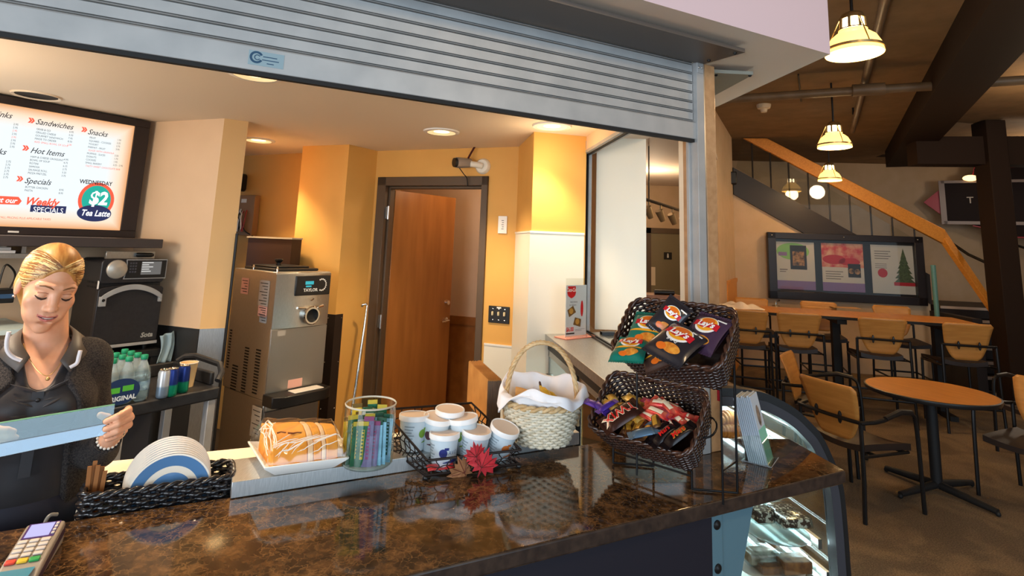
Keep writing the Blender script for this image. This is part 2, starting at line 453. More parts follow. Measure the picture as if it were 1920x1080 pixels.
def carpet():
    m = M('carpet', (144, 122, 94), 0.95, noise=120, col2=(88, 72, 54), bump=(300, 0.6), ramp=(0.3, 0.7))
    nt = m.node_tree; b = nt.nodes['Principled BSDF']
    src = b.inputs['Base Color'].links[0].from_socket
    tc = nt.nodes.new('ShaderNodeTexCoord'); n = nt.nodes.new('ShaderNodeTexNoise'); n.inputs['Scale'].default_value = 1.6; n.inputs['Detail'].default_value = 6; n.inputs['Distortion'].default_value = 1.2
    nt.links.new(tc.outputs['Object'], n.inputs['Vector'])
    r = nt.nodes.new('ShaderNodeValToRGB'); r.color_ramp.elements[0].position = 0.45; r.color_ramp.elements[1].position = 0.58
    r.color_ramp.elements[0].color = (0.72, 0.72, 0.72, 1); r.color_ramp.elements[1].color = (1.1, 1.08, 1.02, 1)
    nt.links.new(n.outputs['Fac'], r.inputs[0])
    mx = nt.nodes.new('ShaderNodeMix'); mx.data_type = 'RGBA'; mx.blend_type = 'MULTIPLY'; mx.inputs['Factor'].default_value = 1
    nt.links.new(src, mx.inputs[6]); nt.links.new(r.outputs[0], mx.inputs[7]); nt.links.new(mx.outputs[2], b.inputs['Base Color'])
    return m
m_carpet = carpet()

# ------------------------------------------------------------------ the setting
def wallseg(name, P, Q, z0, z1, mat, th=0.1, side=1, mb=None):
    # vertical slab whose visible face runs from P to Q; it thickens to the left (side=1) or right of P->Q
    d = Vector((Q[0] - P[0], Q[1] - P[1], 0)).normalized(); n = Vector((-d.y, d.x, 0)) * th * side
    b = mb or MB()
    b.prism([(P[0], P[1]), (Q[0], Q[1]), (Q[0] + n.x, Q[1] + n.y), (P[0] + n.x, P[1] + n.y)], z0, z1)
    if mb is None: return struct(b.build(name, mat))
ZK = 2.5
colC = gz(283, 229, ZK); colA = gz(421, 222, ZK); colB = gz(466, 228, ZK); wa0 = gz(460, 292, ZK); wa1 = gz(567, 287, ZK)
wb0 = gz(568, 274, ZK); wb1 = gz(655, 271, ZK); wc1 = gz(708, 283, ZK); wd1 = gz(973, 275, ZK); we1 = gz(1001.7, 247, ZK)
JAMB = Vector((0.555, 3.9, 0)); wf1 = gz(1100, 256, ZK)
FOOT = gz(1333, 845, 1.02)
M0 = colC - d2(55) * 2.3
S0 = uv(-2.3, 1.623)
a56 = 55.0
struct(MB().prism([(-8, -5), (15, -5), (15, 15), (-8, 15)], -0.05, 0.0).build('floor', m_carpet))
kpoly = [tuple(p[:2]) for p in (uv(-2.3, 1.45), uv(1.66, 1.45), JAMB, wf1, we1, wd1, wc1 + Vector((0, 1.6, 0)), wa0 + Vector((-1.2, 0.6, 0)), M0)]
struct(MB().prism(kpoly, 0.0, 0.006).build('floor_kitchen', m_kfloor))
wallseg('wall_menu', M0, colC, 0, ZK, m_wallb)
wallseg('wall_left', S0, M0, 0, ZK, m_wallb)
# column between the menu and the alcove
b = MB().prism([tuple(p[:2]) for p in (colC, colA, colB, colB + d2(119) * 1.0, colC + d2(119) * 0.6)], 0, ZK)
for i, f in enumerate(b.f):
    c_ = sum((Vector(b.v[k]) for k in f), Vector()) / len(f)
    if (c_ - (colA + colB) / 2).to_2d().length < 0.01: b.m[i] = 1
struct(b.build('wall_column', [m_wallb, M('beige_warm_lit', (222, 180, 122), 0.6)]))  # right face: warm light put into the paint colour
wallseg('wall_alcove', wa0 + (wa0 - wa1).normalized() * 1.4, wa1 + (wa1 - wa0).normalized() * 0.1, 0, ZK, m_wall)
wallseg('wall_alcove_return', wa1, wb0, 0, ZK, m_wall)
wallseg('wall_machine', wb0, wb1, 0, ZK, m_wall)
wallseg('wall_machine_return', wb1, wc1, 0, ZK, m_wall)
# wall with the door: pieces left, right and over the opening
ddir = (wd1 - wc1); ddir.z = 0; ddir.normalize(); ADOOR = math.degrees(math.atan2(ddir.y, ddir.x))
fL = gv(711, 333, wc1, ADOOR); fR = gv(917, 330, wc1, ADOOR); FTOP = (fL.z + fR.z) / 2
tL = (fL - wc1).dot(ddir); tR = (fR - wc1).dot(ddir); tE = (wd1 - wc1).dot(ddir)
pt = lambda t: Vector((wc1.x + ddir.x * t, wc1.y + ddir.y * t, 0))
b = MB()
wallseg('', pt(0), pt(tL), 0, ZK, None, mb=b); wallseg('', pt(tR), pt(tE), 0, ZK, None, mb=b); wallseg('', pt(tL), pt(tR), FTOP, ZK, None, mb=b)
struct(b.build('wall_door', m_wall))
WF = 1.825
wallseg('wall_switch', wd1, we1, 0, ZK, m_wall, 0.008)
wallseg('wall_lit', we1, wf1, 0, ZK, m_wall, 0.018)
# cream wall panels with a pale cap strip
en = (we1 - wd1).normalized(); fn_ = (wf1 - we1).normalized()
def panel(P, Q, z1, name):
    d = (Vector((Q[0] - P[0], Q[1] - P[1], 0))).normalized(); n = Vector((-d.y, d.x, 0)) * -0.006
    bb = MB().prism([(P[0], P[1]), (Q[0], Q[1]), (Q[0] + n.x, Q[1] + n.y), (P[0] + n.x, P[1] + n.y)], 0.1, z1)
    n2 = n * 1.8
    bb.prism([(P[0], P[1]), (Q[0], Q[1]), (Q[0] + n2.x, Q[1] + n2.y), (P[0] + n2.x, P[1] + n2.y)], z1, z1 + 0.012, 1)
    return struct(bb.build(name, [m_wains, m_white]))
panel(wd1 + (we1 - wd1) * 0.02, we1 + en * 0.006, WF, 'trim_1'); panel(we1 - fn_ * 0.01, wf1 - fn_ * 0.01, WF, 'trim_2'); panel(pt(tR + 0.02), pt(tE), 0.99, 'trim_3')
# kitchen ceiling
cp = [tuple(p[:2]) for p in (S0 + Vv * 0.035, FOOT + U * -0.02 + Vv * 0.035, JAMB + Vector((0.02, 0, 0)), Vector((0.62, 6.8, 0)), Vector((-4.6, 6.8, 0)), M0 + Vector((-0.3, 0, 0)))]
struct(MB().prism(cp, ZK, ZK + 0.03).build('ceiling_kitchen', m_ceilk))
# white soffit box round the kiosk
SC = gz(1557, 102, 2.53); SB = SC + YD * 2.6
sp = [tuple(p[:2]) for p in (uv(-2.6, 1.313), SC, SB, SB + d2(180) * 0.9, uv(-2.6, 3.0))]
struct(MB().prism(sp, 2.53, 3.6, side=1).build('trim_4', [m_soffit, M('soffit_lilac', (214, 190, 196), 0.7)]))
# hall: ceiling, walls, stair wall
struct(MB().prism([(-8, -5), (15, -5), (15, 15), (-8, 15)], 3.62, 3.7).build('ceiling', m_ceild))
AW = -9.5; WA = Vector((3.70, 9.148, 0)); wdir = d2(AW); wn = Vector((-wdir.y, wdir.x, 0))
XW = frame(WA, wdir)                                 # x along the wall, y up, z towards the viewer
def onw(x, y):                                       # picture point -> wall coordinates
    p = gv(x, y, WA, AW) - WA; return (p.dot(wdir), p.z)
s1, s2 = onw(1380, 367), onw(1504, 436); wr = onw(1742, 540)
slope = (s2[1] - s1[1]) / (s2[0] - s1[0])
sz = lambda x: s1[1] + slope * (x - s1[0])
xe = wr[0]
struct(MB().prism([(0, 0), (xe, 0), (xe, sz(xe)), (0, sz(0))], -0.12, 0.0, X=XW).build('wall_stair', m_dwall))
A1, A2 = gz(1340, 205, 3.62), gz(1373, 258, 3.62)
wallseg('wall_pier', A1, WA + wn * 0.0, 0, 3.62, m_dwall, 0.15, 1)
wallseg('wall_far', Vector((1.0, 11.9, 0)), Vector((14, 10.6, 0)), 0, 3.62, m_dwall)
wallseg('wall_right', Vector((11.8, 10.9, 0)), Vector((11.8, -5, 0)), 0, 3.62, m_dwall)
# oak dado on the pier
b = MB(); dw = onw(1347, 565)
pd = (A2 - A1); pd.z = 0; pd.normalize()
e0 = WA - pd * 1.2; e1 = WA + pd * 0.0; nn = Vector((pd.y, -pd.x, 0)) * 0.02
b.prism([tuple(q[:2]) for q in (e0, e1, e1 + nn, e0 + nn)], 0.0, 1.28); n3 = nn * 1.6
b.prism([tuple(q[:2]) for q in (e0, e1, e1 + n3, e0 + n3)], 1.28, 1.34)
struct(b.build('trim_5', m_oak))
# corridor seen through the side opening: lower ceiling and end wall
struct(MB().prism([(1.0, 6.0), (2.2, 6.0), (3.6, 9.3), (4.4, 11.6), (1.0, 11.8)], 2.95, 3.0).build('ceiling_corridor', m_soffit))
# room behind the kitchen door
b = MB(); q0, q1 = pt(tL - 0.35), pt(tR + 0.05); dn = Vector((-ddir.y, ddir.x, 0))
b.prism([tuple(p[:2]) for p in (pt(tL - 0.6) + dn * 1.3, pt(tR + 0.3) + dn * 1.3, pt(tR + 0.3) + dn * 1.4, pt(tL - 0.6) + dn * 1.4)], 0, ZK)
b.prism([tuple(p[:2]) for p in (pt(tL - 0.6) + dn * 0.1, pt(tL - 0.6) + dn * 1.3, pt(tL - 0.7) + dn * 1.3, pt(tL - 0.7) + dn * 0.1)], 0, ZK)
b.prism([tuple(p[:2]) for p in (pt(tR + 0.2) + dn * 0.1, pt(tR + 0.2) + dn * 1.3, pt(tR + 0.3) + dn * 1.3, pt(tR + 0.3) + dn * 0.1)], 0, ZK)
struct(b.build('wall_store', m_wallb)); q = pt((tL + tR) / 2 + 0.25) + Vector((-ddir.y, ddir.x, 0)) * 0.55; point('store_fill', (q.x, q.y, 2.35), 5, (1.0, 0.74, 0.48), 0.08)  # unseen point light added to brighten the room behind the door
b = MB(); k = dn * 1.28
b.prism([tuple(p[:2]) for p in (pt(tL) + k, pt(tR + 0.2) + k, pt(tR + 0.2) + dn * 1.3, pt(tL) + dn * 1.3)], 0.0, 0.92)
b.prism([tuple(p[:2]) for p in (pt(tL) + k - dn * .01, pt(tR + 0.2) + k - dn * .01, pt(tR + 0.2) + dn * 1.3, pt(tL) + dn * 1.3)], 0.92, 1.0)
struct(b.build('trim_6', m_wood))
# door frame and open leaf
XD = frame(pt(tL), ddir)                            # x along the wall, y up, z to the viewer
WO = tR - tL
dr = struct(thing('door_1', None, None, X=XD))
b = MB()
b.box((0, 0, -0.12), (0.085, FTOP, 0.02)); b.box((WO - 0.055, 0, -0.12), (WO, FTOP, 0.02)); b.box((0, FTOP - 0.075, -0.12), (WO, FTOP, 0.02))
b.box((0.085, 0, -0.10), (0.105, FTOP - 0.075, -0.03)); b.box((0.085, FTOP - 0.095, -0.10), (WO - 0.05, FTOP - 0.075, -0.03))
b.build('door_frame', m_frame, dr, bevel=0.004)
LA = 76                                             # the leaf stands open into the room behind
lf = MB().box((0, 0.01, -0.045), (0.80, FTOP - 0.10, 0.0)).build('door_leaf', m_wood, dr, bevel=0.003)
lf.matrix_basis = T(0.11, 0, -0.10) @ RY(LA)
mb = MB().lathe([(0.0, 0.0), (0.026, 0.0), (0.026, 0.012), (0.01, 0.02), (0.01, 0.045)], 16, X=T(0.735, 1.02, 0))
mb.tube([(0.735, 1.02, 0.045), (0.70, 1.02, 0.05), (0.63, 1.015, 0.05)], 0.009)
mb.lathe([(0, 0.03), (0.02, 0.03), (0.024, 0), (0.026, 0)], 16, X=T(0.735, 1.18, 0))
mb.build('door_handle', m_chrome, lf)
for hz in (FTOP - 0.30, 1.08, 0.25):
    hb = MB(); hb.cbox((0.10, hz, -0.012), (0.03, 0.10, 0.012)); hb.tube([(0.115, hz - 0.055, 0.0), (0.115, hz + 0.055, 0.0)], 0.008)
    hb.build('hinge', m_steel, dr)
# white pier standing behind the sill, and the end wall with the washroom door
PW = gd(1115, 622, 3.98); PE = gd(1212, 626, 3.98)
struct(MB().prism([(PW.x, 3.98), (PE.x, 3.98), (PE.x - 0.02, 4.3), (PW.x, 4.3)], 1.19, 2.53).build('wall_pillar', m_wains))
# ------------------------------------------------------------------ the opening: shutter, guides, posts, hood
fu = FOOT.dot(U); SV = 1.623
XS = frame(uv(0, SV, 0), U)                          # x along the counter, y up, z towards the viewer
sh = thing('rolling_shutter', 'half raised grey metal roller shutter of flat slats above the serving counter', 'shutter', X=XS)
ux0, ux1 = -2.25, fu - 0.065
ZB = 2.184
def slat(z0, z1, name):
    prof = [(z0, -0.009), (z0 + 0.0012, -0.009), (z0 + 0.0016, 0.0015), (z0 + 0.0032, 0.0034), (z0 + 0.0050, 0.0015), (z0 + 0.0054, -0.009), (z0 + 0.0078, -0.009), (z0 + 0.0082, 0.001), (z1 - 0.0014, 0.001), (z1 - 0.0012, -0.009), (z1, -0.009), (z1, -0.013), (z0, -0.013)]
    bb = MB(); n = len(prof)
    return bb.loft([[(ux0, p[0], p[1]) for p in prof], [(ux1, p[0], p[1]) for p in prof]], closed=True).build(name, m_alu, sh, smooth=25)
bb = MB(); bar = [(ZB, 0.012), (ZB + 0.066, 0.012), (ZB + 0.070, 0.008), (ZB + 0.070, -0.014), (ZB, -0.014)]
bb.loft([[(ux0, p[0], p[1]) for p in bar], [(ux1 + 0.005, p[0], p[1]) for p in bar]])
bo = bb.build('bottom_bar', m_alu, sh, bevel=0.002)
MB().box((ux0, ZB - 0.012, -0.01), (ux1, ZB - 0.001, 0.008)).build('rubber_seal', m_blackm, bo)
zz = ZB + 0.072; k = 0
while zz < 2.56:
    slat(zz, zz + 0.0380, 'slat'); zz += 0.0395
# maker's plate on the bottom bar
lp = gv(467, 97, uv(0, SV - 0.014), AU); lq = gv(532, 120, uv(0, SV - 0.014), AU)
lx0, lx1 = lp.dot(U), lq.dot(U)
mk = MB().box((lx0, ZB + 0.015, 0.012), (lx1, ZB + 0.055, 0.0128), 0)
lw = lx1 - lx0; cx = lx0 + lw * 0.22; cy = ZB + 0.037
ring = [(cx + 0.017 * math.cos(t), cy + 0.017 * math.sin(t)) for t in np.linspace(0.5, 5.8, 20)]; rin = [(cx + 0.011 * math.cos(t), cy + 0.011 * math.sin(t)) for t in np.linspace(0.5, 5.8, 20)]
mk.add([(p[0], p[1], 0.0131) for p in ring] + [(p[0], p[1], 0.0131) for p in rin], [(i, i + 1, 21 + i, 20 + i) for i in range(19)], 1)
ring = [(cx + 0.002 + 0.008 * math.cos(t), cy + 0.008 * math.sin(t)) for t in np.linspace(0.5, 5.8, 16)]; rin = [(cx + 0.002 + 0.0055 * math.cos(t), cy + 0.0055 * math.sin(t)) for t in np.linspace(0.5, 5.8, 16)]
mk.add([(p[0], p[1], 0.0131) for p in ring] + [(p[0], p[1], 0.0131) for p in rin], [(i, i + 1, 17 + i, 16 + i) for i in range(15)], 1)
for i, (a, bq) in enumerate(((0.40, 0.80), (0.38, 0.86), (0.52, 0.72))):
    mk.rect(lx0 + lw * a, ZB + 0.040 - i * 0.009, lx0 + lw * bq, ZB + 0.0425 - i * 0.009, 0.0131, 1)
mk.build('maker_plate', [M('pale_blue_label', (138, 160, 168), 0.4), M('label_navy', (24, 66, 96), 0.4)], bo, smooth=0)
# guide rail and timber post at the right end
gr = MB(); gx = fu - 0.062
gr.box((gx, 1.021, -0.04), (gx + 0.038, 2.5, 0.022)); gr.box((gx - 0.012, 1.021, -0.03), (gx, 2.5, -0.016)); gr.box((gx + 0.038, 1.021, -0.045), (gx + 0.048, 2.5, 0.018), 1)
gr.box((gx + 0.002, 2.455, 0.022), (gx + 0.036, 2.5, 0.024))
for xx in (0.010, 0.026): gr.sphere((gx + xx, 2.478, 0.024), 0.005, 8, 1)
tag(gr.build('shutter_guide', [m_alu, m_steel], X=XS, bevel=0.002), 'tall aluminium shutter guide rail beside the timber post at the counter end', 'guide rail')
struct(MB().box((gx + 0.048, 1.021, -0.11), (gx + 0.105, 2.5, 0.018)).build('trim_7', M('pale_timber', (184, 140, 98), 0.35, noise=5, col2=(168, 124, 84), stretch=(6, 6, 0.6)), X=XS, bevel=0.003))
# hood over the shutter: thin steel plates with cut ends
hf = gz(1397, 97, 2.5); hb_ = gz(1327, 117, 2.5)
hd = tag(MB().prism([tuple(p[:2]) for p in (uv(-2.4, 1.40), hf, hb_ + (hb_ - hf) * 0.15, uv(-2.4, 1.61))], 2.497, 2.512).build('shutter_hood', M('hood_steel', (112, 104, 98), 0.42, 0.6)), 'dark steel hood plate under the soffit above the shutter', 'hood', )
for (x, y) in ((1378, 99), (1329, 113)):
    p = gz(x, y, 2.497); MB().sphere((p.x, p.y, p.z), 0.008, 8).build('bolt', m_dark, hd)
t1, t2, t3 = gz(1340, 178, 2.5), gz(1412, 139, 2.5), gz(1335, 135, 2.5)
hd2 = tag(MB().prism([tuple(p[:2]) for p in (t1, t2, t3, Vector((t3.x - 0.02, t1.y, 0)))], 2.497, 2.512).build('shutter_hood', M('hood_grey', (150, 146, 132), 0.5, 0.4)), 'small triangular grey hood plate beyond the timber post', 'hood')
for (x, y) in ((1344, 139), (1408, 140)):
    p = gz(x, y, 2.497); MB().sphere((p.x, p.y + 0.01, p.z), 0.008, 8).build('bolt', m_dark, hd2)
# side opening: jamb, top rail with its box, track on the sill
FS = Vector((FOOT.x, FOOT.y, 0)) + U * -0.03
XJ = frame(Vector((JAMB.x, JAMB.y, 0)), FS - JAMB)   # x towards the post, y up, z outwards to the kitchen side
LJ = (FS - JAMB).length
wn1 = struct(thing('window_1', None, None, X=XJ))
b = MB(); b.box((-0.03, 1.19, -0.03), (0.02, 2.5, 0.05)); b.box((0.02, 1.19, 0.0), (0.05, 2.5, 0.01), 1)
b.build('window_jamb', [m_alu, m_blackm], wn1, bevel=0.002)
b = MB(); b.box((0.03, 2.405, -0.03), (LJ - 0.05, 2.5, 0.03), 2); b.box((0.03, 2.385, -0.035), (LJ - 0.05, 2.405, 0.035), 0); b.box((0.03, 2.378, -0.01), (LJ - 0.05, 2.386, 0.01), 1)
b.cbox((0.07, 2.44, 0.04), (0.03, 0.06, 0.02), 0)
b.build('top_rail', [m_alu, m_blackm, m_wallb], wn1, bevel=0.002)
b = MB(); b.box((0.0, 1.185, -0.02), (LJ - 0.1, 1.195, -0.008)); b.box((0.0, 1.185, 0.008), (LJ - 0.1, 1.195, 0.02)); b.box((0.0, 1.184, -0.008), (LJ - 0.1, 1.188, 0.008), 1)
b.build('sill_track', [m_dark, m_blackm], wn1)
b = MB(); sx = gv(1285, 500, JAMB, AY + 0).__sub__(JAMB).dot((FS - JAMB).normalized()); sx2 = sx + 0.16
b.box((sx, 1.19, -0.04), (sx + 0.11, 2.385, 0.0)); b.box((sx + 0.11, 1.19, -0.03), (sx + 0.125, 2.385, 0.01), 1)
b.build('window_stile', [M('cream_jamb', (226, 214, 192), 0.5), m_blackm], wn1, bevel=0.002)

# ------------------------------------------------------------------ serving counter
zc = 1.02
ct = thing('serving_counter', 'long polished brown marbled stone serving counter in the foreground', 'counter', uv(0.5, 1.5, 0))
iv = Matrix.Translation(-uv(0.5, 1.5, 0))
UE = gv(1335, 1000, uv(0, 1.345), AU).dot(U)
R1, R2, R3 = gz(1586, 882, zc), gz(1480, 822, zc), gz(1345, 821, zc)
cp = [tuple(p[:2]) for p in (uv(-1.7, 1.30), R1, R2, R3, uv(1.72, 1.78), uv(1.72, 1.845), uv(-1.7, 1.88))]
MB().prism(cp, zc - 0.042, zc, X=iv, side=1).build('countertop', [m_granite, M('stone_edge_shaded', (62, 48, 40), 0.35, noise=40, col2=(44, 34, 30))], ct, bevel=0.006, seg=3)  # edge darker than the top: the lip's shade put into its colour
MB().prism([tuple(p[:2]) for p in (uv(-1.7, 1.345), uv(UE, 1.345), uv(UE, 1.37), uv(-1.7, 1.37))], 0.1, zc - 0.042, X=iv).build('front_panel', m_navy, ct)
MB().prism([tuple(p[:2]) for p in (uv(-1.7, 1.39), uv(UE, 1.39), uv(UE, 1.41), uv(-1.7, 1.41))], 0.0, 0.1, X=iv).build('kick_plate', m_blackm, ct)
MB().prism([tuple(p[:2]) for p in (uv(UE + 0.003, 1.40), uv(UE + 0.085, 1.40), uv(UE + 0.085, 1.80), uv(UE + 0.003, 1.80))], 0.0, zc - 0.255, X=iv).build('oak_end_panel', m_oak, ct, bevel=0.003)
# steel bracket under the overhanging end; cyan case light put into its colour
br = thing('steel_bracket', 'steel angle bracket with painted cyan reflection bolted under the counter overhang', 'bracket', X=frame(uv(UE, 1.345, zc - 0.042), U))
b = MB(); b.box((0.0, -0.225, -0.005), (0.042, -0.002, 0.0)); b.add([(0.042, -0.002, 0.0), (0.11, -0.002, -0.09), (0.105, -0.20, -0.09), (0.042, -0.222, 0)], [(0, 1, 2, 3)])
b.prism([(0.042, -0.002), (0.19, -0.002), (0.115, -0.235), (0.042, -0.225)], -0.008, -0.004)
b.build('bracket_plate', M('bracket_steel_cyan_lit', (112, 150, 166), 0.35, 0.5), br, smooth=0)
for yy in (-0.045, -0.165):
    MB().lathe([(0, 0.007), (0.005, 0.007), (0.009, 0.004), (0.013, 0.003), (0.014, 0.0)], 14, X=T(0.021, yy, 0.0)).build('bolt', m_dark, br)
# raised steel shelf along the back of the counter
b = MB(); b.prism([tuple(p[:2]) for p in (uv(0.105, 1.843), uv(1.275, 1.853), uv(1.30, 2.03), uv(0.105, 2.02))], 1.021, 1.064).prism([tuple(p[:2]) for p in (uv(0.115, 1.885), uv(1.27, 1.885), uv(1.27, 2.005), uv(0.115, 2.005))], 0.931, 1.021)
tag(b.build('steel_ledge', m_steelh, bevel=0.002), 'raised brushed steel ledge running along the back edge of the stone counter', 'ledge')
# white work table behind the counter
wt = thing('work_table', 'long white topped work table behind the stone counter', 'table', uv(0.45, 2.1, 0), rad(AU))
WT = 0.985
MB().box((0.84 - 1.56, -0.215, 0.90), (0.84, -0.09, 0.93)).build('front_shelf', m_white, wt); MB().prism([(-0.72, -0.085), (0.84, -0.085), (0.84, 0.19), (-0.72, 0.285)], WT - 0.03, WT).build('table_top', M('white_board', (238, 226, 200), 0.4), wt, bevel=0.004)
for (x, y) in ((-0.68, -0.18), (0.80, -0.18), (0.80, 0.15), (-0.68, 0.22)):
    MB().box((x - 0.02, y - 0.02, 0), (x + 0.02, y + 0.02, 0.90 if y < 0 else WT - 0.03)).build('leg', m_steel, wt)
MB().box((-0.66, -0.17, 0.35), (0.78, 0.15, 0.37)).build('under_shelf', m_steel, wt)
# shallow slot in the table top
# ------------------------------------------------------------------ steel sill counter and pastry case beyond the post
A_ = gz(1016, 621, 1.185); B_ = gz(1136, 715, 1.185); dd = (B_ - A_).normalized()
IN = Vector((dd.y, -dd.x, 0)) * -1                   # from the front edge to the customers' side
if IN.x < 0: IN = -IN
C_ = B_ + dd * 0.30
EA = 7.9; ED = d2(EA); Pc = gz(1345, 821, 1.02)      # end panel plane of the case
pc = thing('pastry_case', 'curved glass refrigerated pastry case with black end frame standing behind the counter end', 'display case', Vector((Pc.x, Pc.y, 0)))
iv = Matrix.Translation(-Vector((Pc.x, Pc.y, 0)))
back = lambda p, t: p + YD * t
JB = JAMB
MB().prism([tuple(p[:2]) for p in (A_, C_, C_ + IN * 0.34, A_ + IN * 0.60)], 1.140, 1.185, X=iv).build('steel_top', [m_steelh], pc, bevel=0.002)
# service side below the sill: frame and two sliding glass doors
fx = frame(A_ - Vector((0, 0, 1.185)) + IN * 0.02 + dd * 0.01, dd); L = (C_ - A_).length - 0.20
b = MB(); b.box((0, 0.12, -0.03), (0.05, 1.14, 0.0)); b.box((L - 0.05, 0.12, -0.03), (L, 1.14, 0)); b.box((0, 1.09, -0.03), (L, 1.14, 0)); b.box((0, 0.12, -0.03), (L, 0.30, 0)); b.box((L * 0.48, 0.3, -0.03), (L * 0.54, 1.10, -0.004))
b.build('service_frame', m_dark, pc, X=iv @ fx)
for (a, c, z) in ((0.05, 0.52, -0.012), (0.50, 0.95, -0.022)):
    d_ = MB(); d_.box((L * a, 0.30, z), (L * a + 0.045, 1.09, z + 0.008), 0); d_.box((L * c - 0.045, 0.30, z), (L * c, 1.09, z + 0.008), 0); d_.box((L * a, 0.30, z), (L * c, 0.34, z + 0.008), 0); d_.box((L * a, 1.05, z), (L * c, 1.09, z + 0.008), 0)
    dm = d_.build('sliding_door', m_steel, pc, X=iv @ fx)
    MB().box((L * a + 0.045, 0.34, z + 0.002), (L * c - 0.045, 1.05, z + 0.006)).build('pane', m_glass, dm)
    MB().tube([(L * a + 0.03, 0.8, z + 0.008), (L * a + 0.03, 0.8, z + 0.03), (L * a + 0.03, 0.94, z + 0.03), (L * a + 0.03, 0.94, z + 0.008)], 0.006).build('handle', m_chrome, dm)
# end frame traced in its own plane: arc of the curved front
XE = frame(Vector((Pc.x, Pc.y, 0)), ED)              # x away from the counter, y up
def onE(x, y):
    p = gv(x, y, Pc, EA) - Vector((Pc.x, Pc.y, 0)); return (p.dot(ED), p.z)
arc = [onE(*q) for q in ((1330, 728), (1372, 728), (1427, 735), (1462, 749), (1495, 769), (1520, 792), (1542, 818), (1563, 861), (1577, 897), (1584, 930), (1591, 1005), (1597, 1085))]
arc = [(arc[0][0], arc[1][1])] + arc[1:]
zl_ = arc[-1][1]; arc += [(arc[-1][0] + 0.012, zl_ * 0.6), (arc[-1][0] + 0.012, 0.12)]
arcs = [Vector((p[0], p[1], 0)) for p in smoothpath([(p[0], p[1], 0) for p in arc], 5)]
def inset(pl, dd_):
    out = []
    for i, p in enumerate(pl):
        t = (pl[min(i + 1, len(pl) - 1)] - pl[max(i - 1, 0)]).normalized(); out.append(p + Vector((-t.y, t.x, 0)) * -dd_)
    return out
i1, i2 = inset(arcs, 0.030), inset(arcs, 0.066)
def strip(a, c, z0, z1, mat=0, bb=None):
    bb = bb or MB(); n = len(a)
    vs = [(p.x, p.y, z0) for p in a] + [(p.x, p.y, z0) for p in c] + [(p.x, p.y, z1) for p in a] + [(p.x, p.y, z1) for p in c]
    fs = []
    for i in range(n - 1):
        fs += [(2 * n + i, 3 * n + i, 3 * n + i + 1, 2 * n + i + 1), (i, i + 1, n + i + 1, n + i), (i, 2 * n + i, 2 * n + i + 1, i + 1), (n + i, n + i + 1, 3 * n + i + 1, 3 * n + i)]
    return bb.add(vs, fs, mat)
for (z0, z1) in ((-0.05, 0.0), (-1.45, -1.40)):
    b = strip(arcs, i1, z0, z1, 0); strip(i1, i2, z0 + 0.01, z1 + 0.012, 1, b)
    b.build('end_frame', [m_blackp, M('frame_grey', (58, 58, 64), 0.35)], pc, X=iv @ XE, smooth=30)
mid = inset(arcs, 0.02)
strip(mid, inset(arcs, 0.026), -1.40, -0.05).build('curved_glass', m_glass, pc, X=iv @ XE)
poly = [(p.x, p.y) for p in i2]
poly = poly + [(0.0, 0.12)]
MB().prism([(p[0], p[1]) for p in poly], -0.034, -0.028, X=None).build('end_glass', m_glass, pc, X=iv @ XE, smooth=0)
ex = i2[-1].x
MB().box((0.02, 0.02, -1.40), (ex, 0.30, -0.06)).build('case_base', m_blackp, pc, X=iv @ XE)
MB().box((0.0, 0.30, -1.39), (ex, 1.0, -1.38)).build('case_liner', m_white, pc, X=iv @ XE); MB().box((0.02, 0.30, -1.38), (ex - 0.03, 0.305, -0.06)).build('case_deck', m_white, pc, X=iv @ XE)
MB().box((-0.01, 1.125, -1.40), (i2[6].x * 0.5, 1.135, -0.055)).build('case_roof', m_steel, pc, X=iv @ XE)
m_lamp = M('case_lamp', (255, 255, 255), 0.4, emit=(214, 244, 255), es=14.0)
MB().tube([(0.16, 1.10, -1.36), (0.16, 1.10, -0.09)], 0.008).build('light_tube', m_lamp, pc, X=iv @ XE)
for (zz, wx) in ((0.960, 0.40), (0.602, 0.47), (0.480, 0.50)):
    sf = MB().box((0.03, zz - 0.006, -1.38), (wx, zz, -0.07)).build('shelf', m_glass, pc, X=iv @ XE)
    MB().box((wx - 0.005, zz - 0.035, -1.38), (wx + 0.012, zz + 0.002, -0.07)).build('shelf_rail', m_steel, sf)
    MB().tube([(wx - 0.03, zz - 0.022, -1.36), (wx - 0.03, zz - 0.022, -0.09)], 0.008).build('light_tube', m_lamp, sf)
# ------------------------------------------------------------------ kitchen ceiling: downlights and vent
m_lampw = M('downlight_lamp', (255, 240, 210), 0.5, emit=(255, 214, 150), es=3.0)
m_refl = M('downlight_reflector', (250, 236, 205), 0.3, 0.3, emit=(255, 220, 160), es=0.5)
WARM = (1.0, 0.74, 0.46)
for (x, y, lab, pw, sp) in ((1035, 235.5, 'round recessed downlight in front of the bright wall beside the side opening', 27, 95), (828, 246, 'round recessed downlight in front of the kitchen door', 40, 110),
                    (485, 262, 'recessed downlight beyond the column, over the alcove', 40, 100), (480, 138, 'recessed downlight half hidden by the shutter bottom bar', 40, 120)):
    p = gz(x, y, ZK)
    t = thing('downlight', lab, 'ceiling light', (p.x, p.y, ZK - 0.001), group='kitchen downlights')
    MB().lathe([(0.098, -0.012), (0.122, -0.010), (0.126, -0.002), (0.126, 0.0), (0.098, 0.0)], 32).build('trim_ring', m_white, t)
    MB().lathe([(0.098, -0.011), (0.09, -0.006), (0.05, -0.003)], 32).build('reflector', m_refl, t)
    MB().disc((0, 0, -0.0035), 0.055, 24).build('lamp', m_lampw, t)
    spot('downlight_beam', (p.x, p.y, ZK - 0.03), pw * 1.35, WARM, min(sp, 112), 0.6, 0.05)
    if x > 900: point('downlight_spill', (p.x, p.y, ZK - 0.24), 3.2, WARM, 0.12)
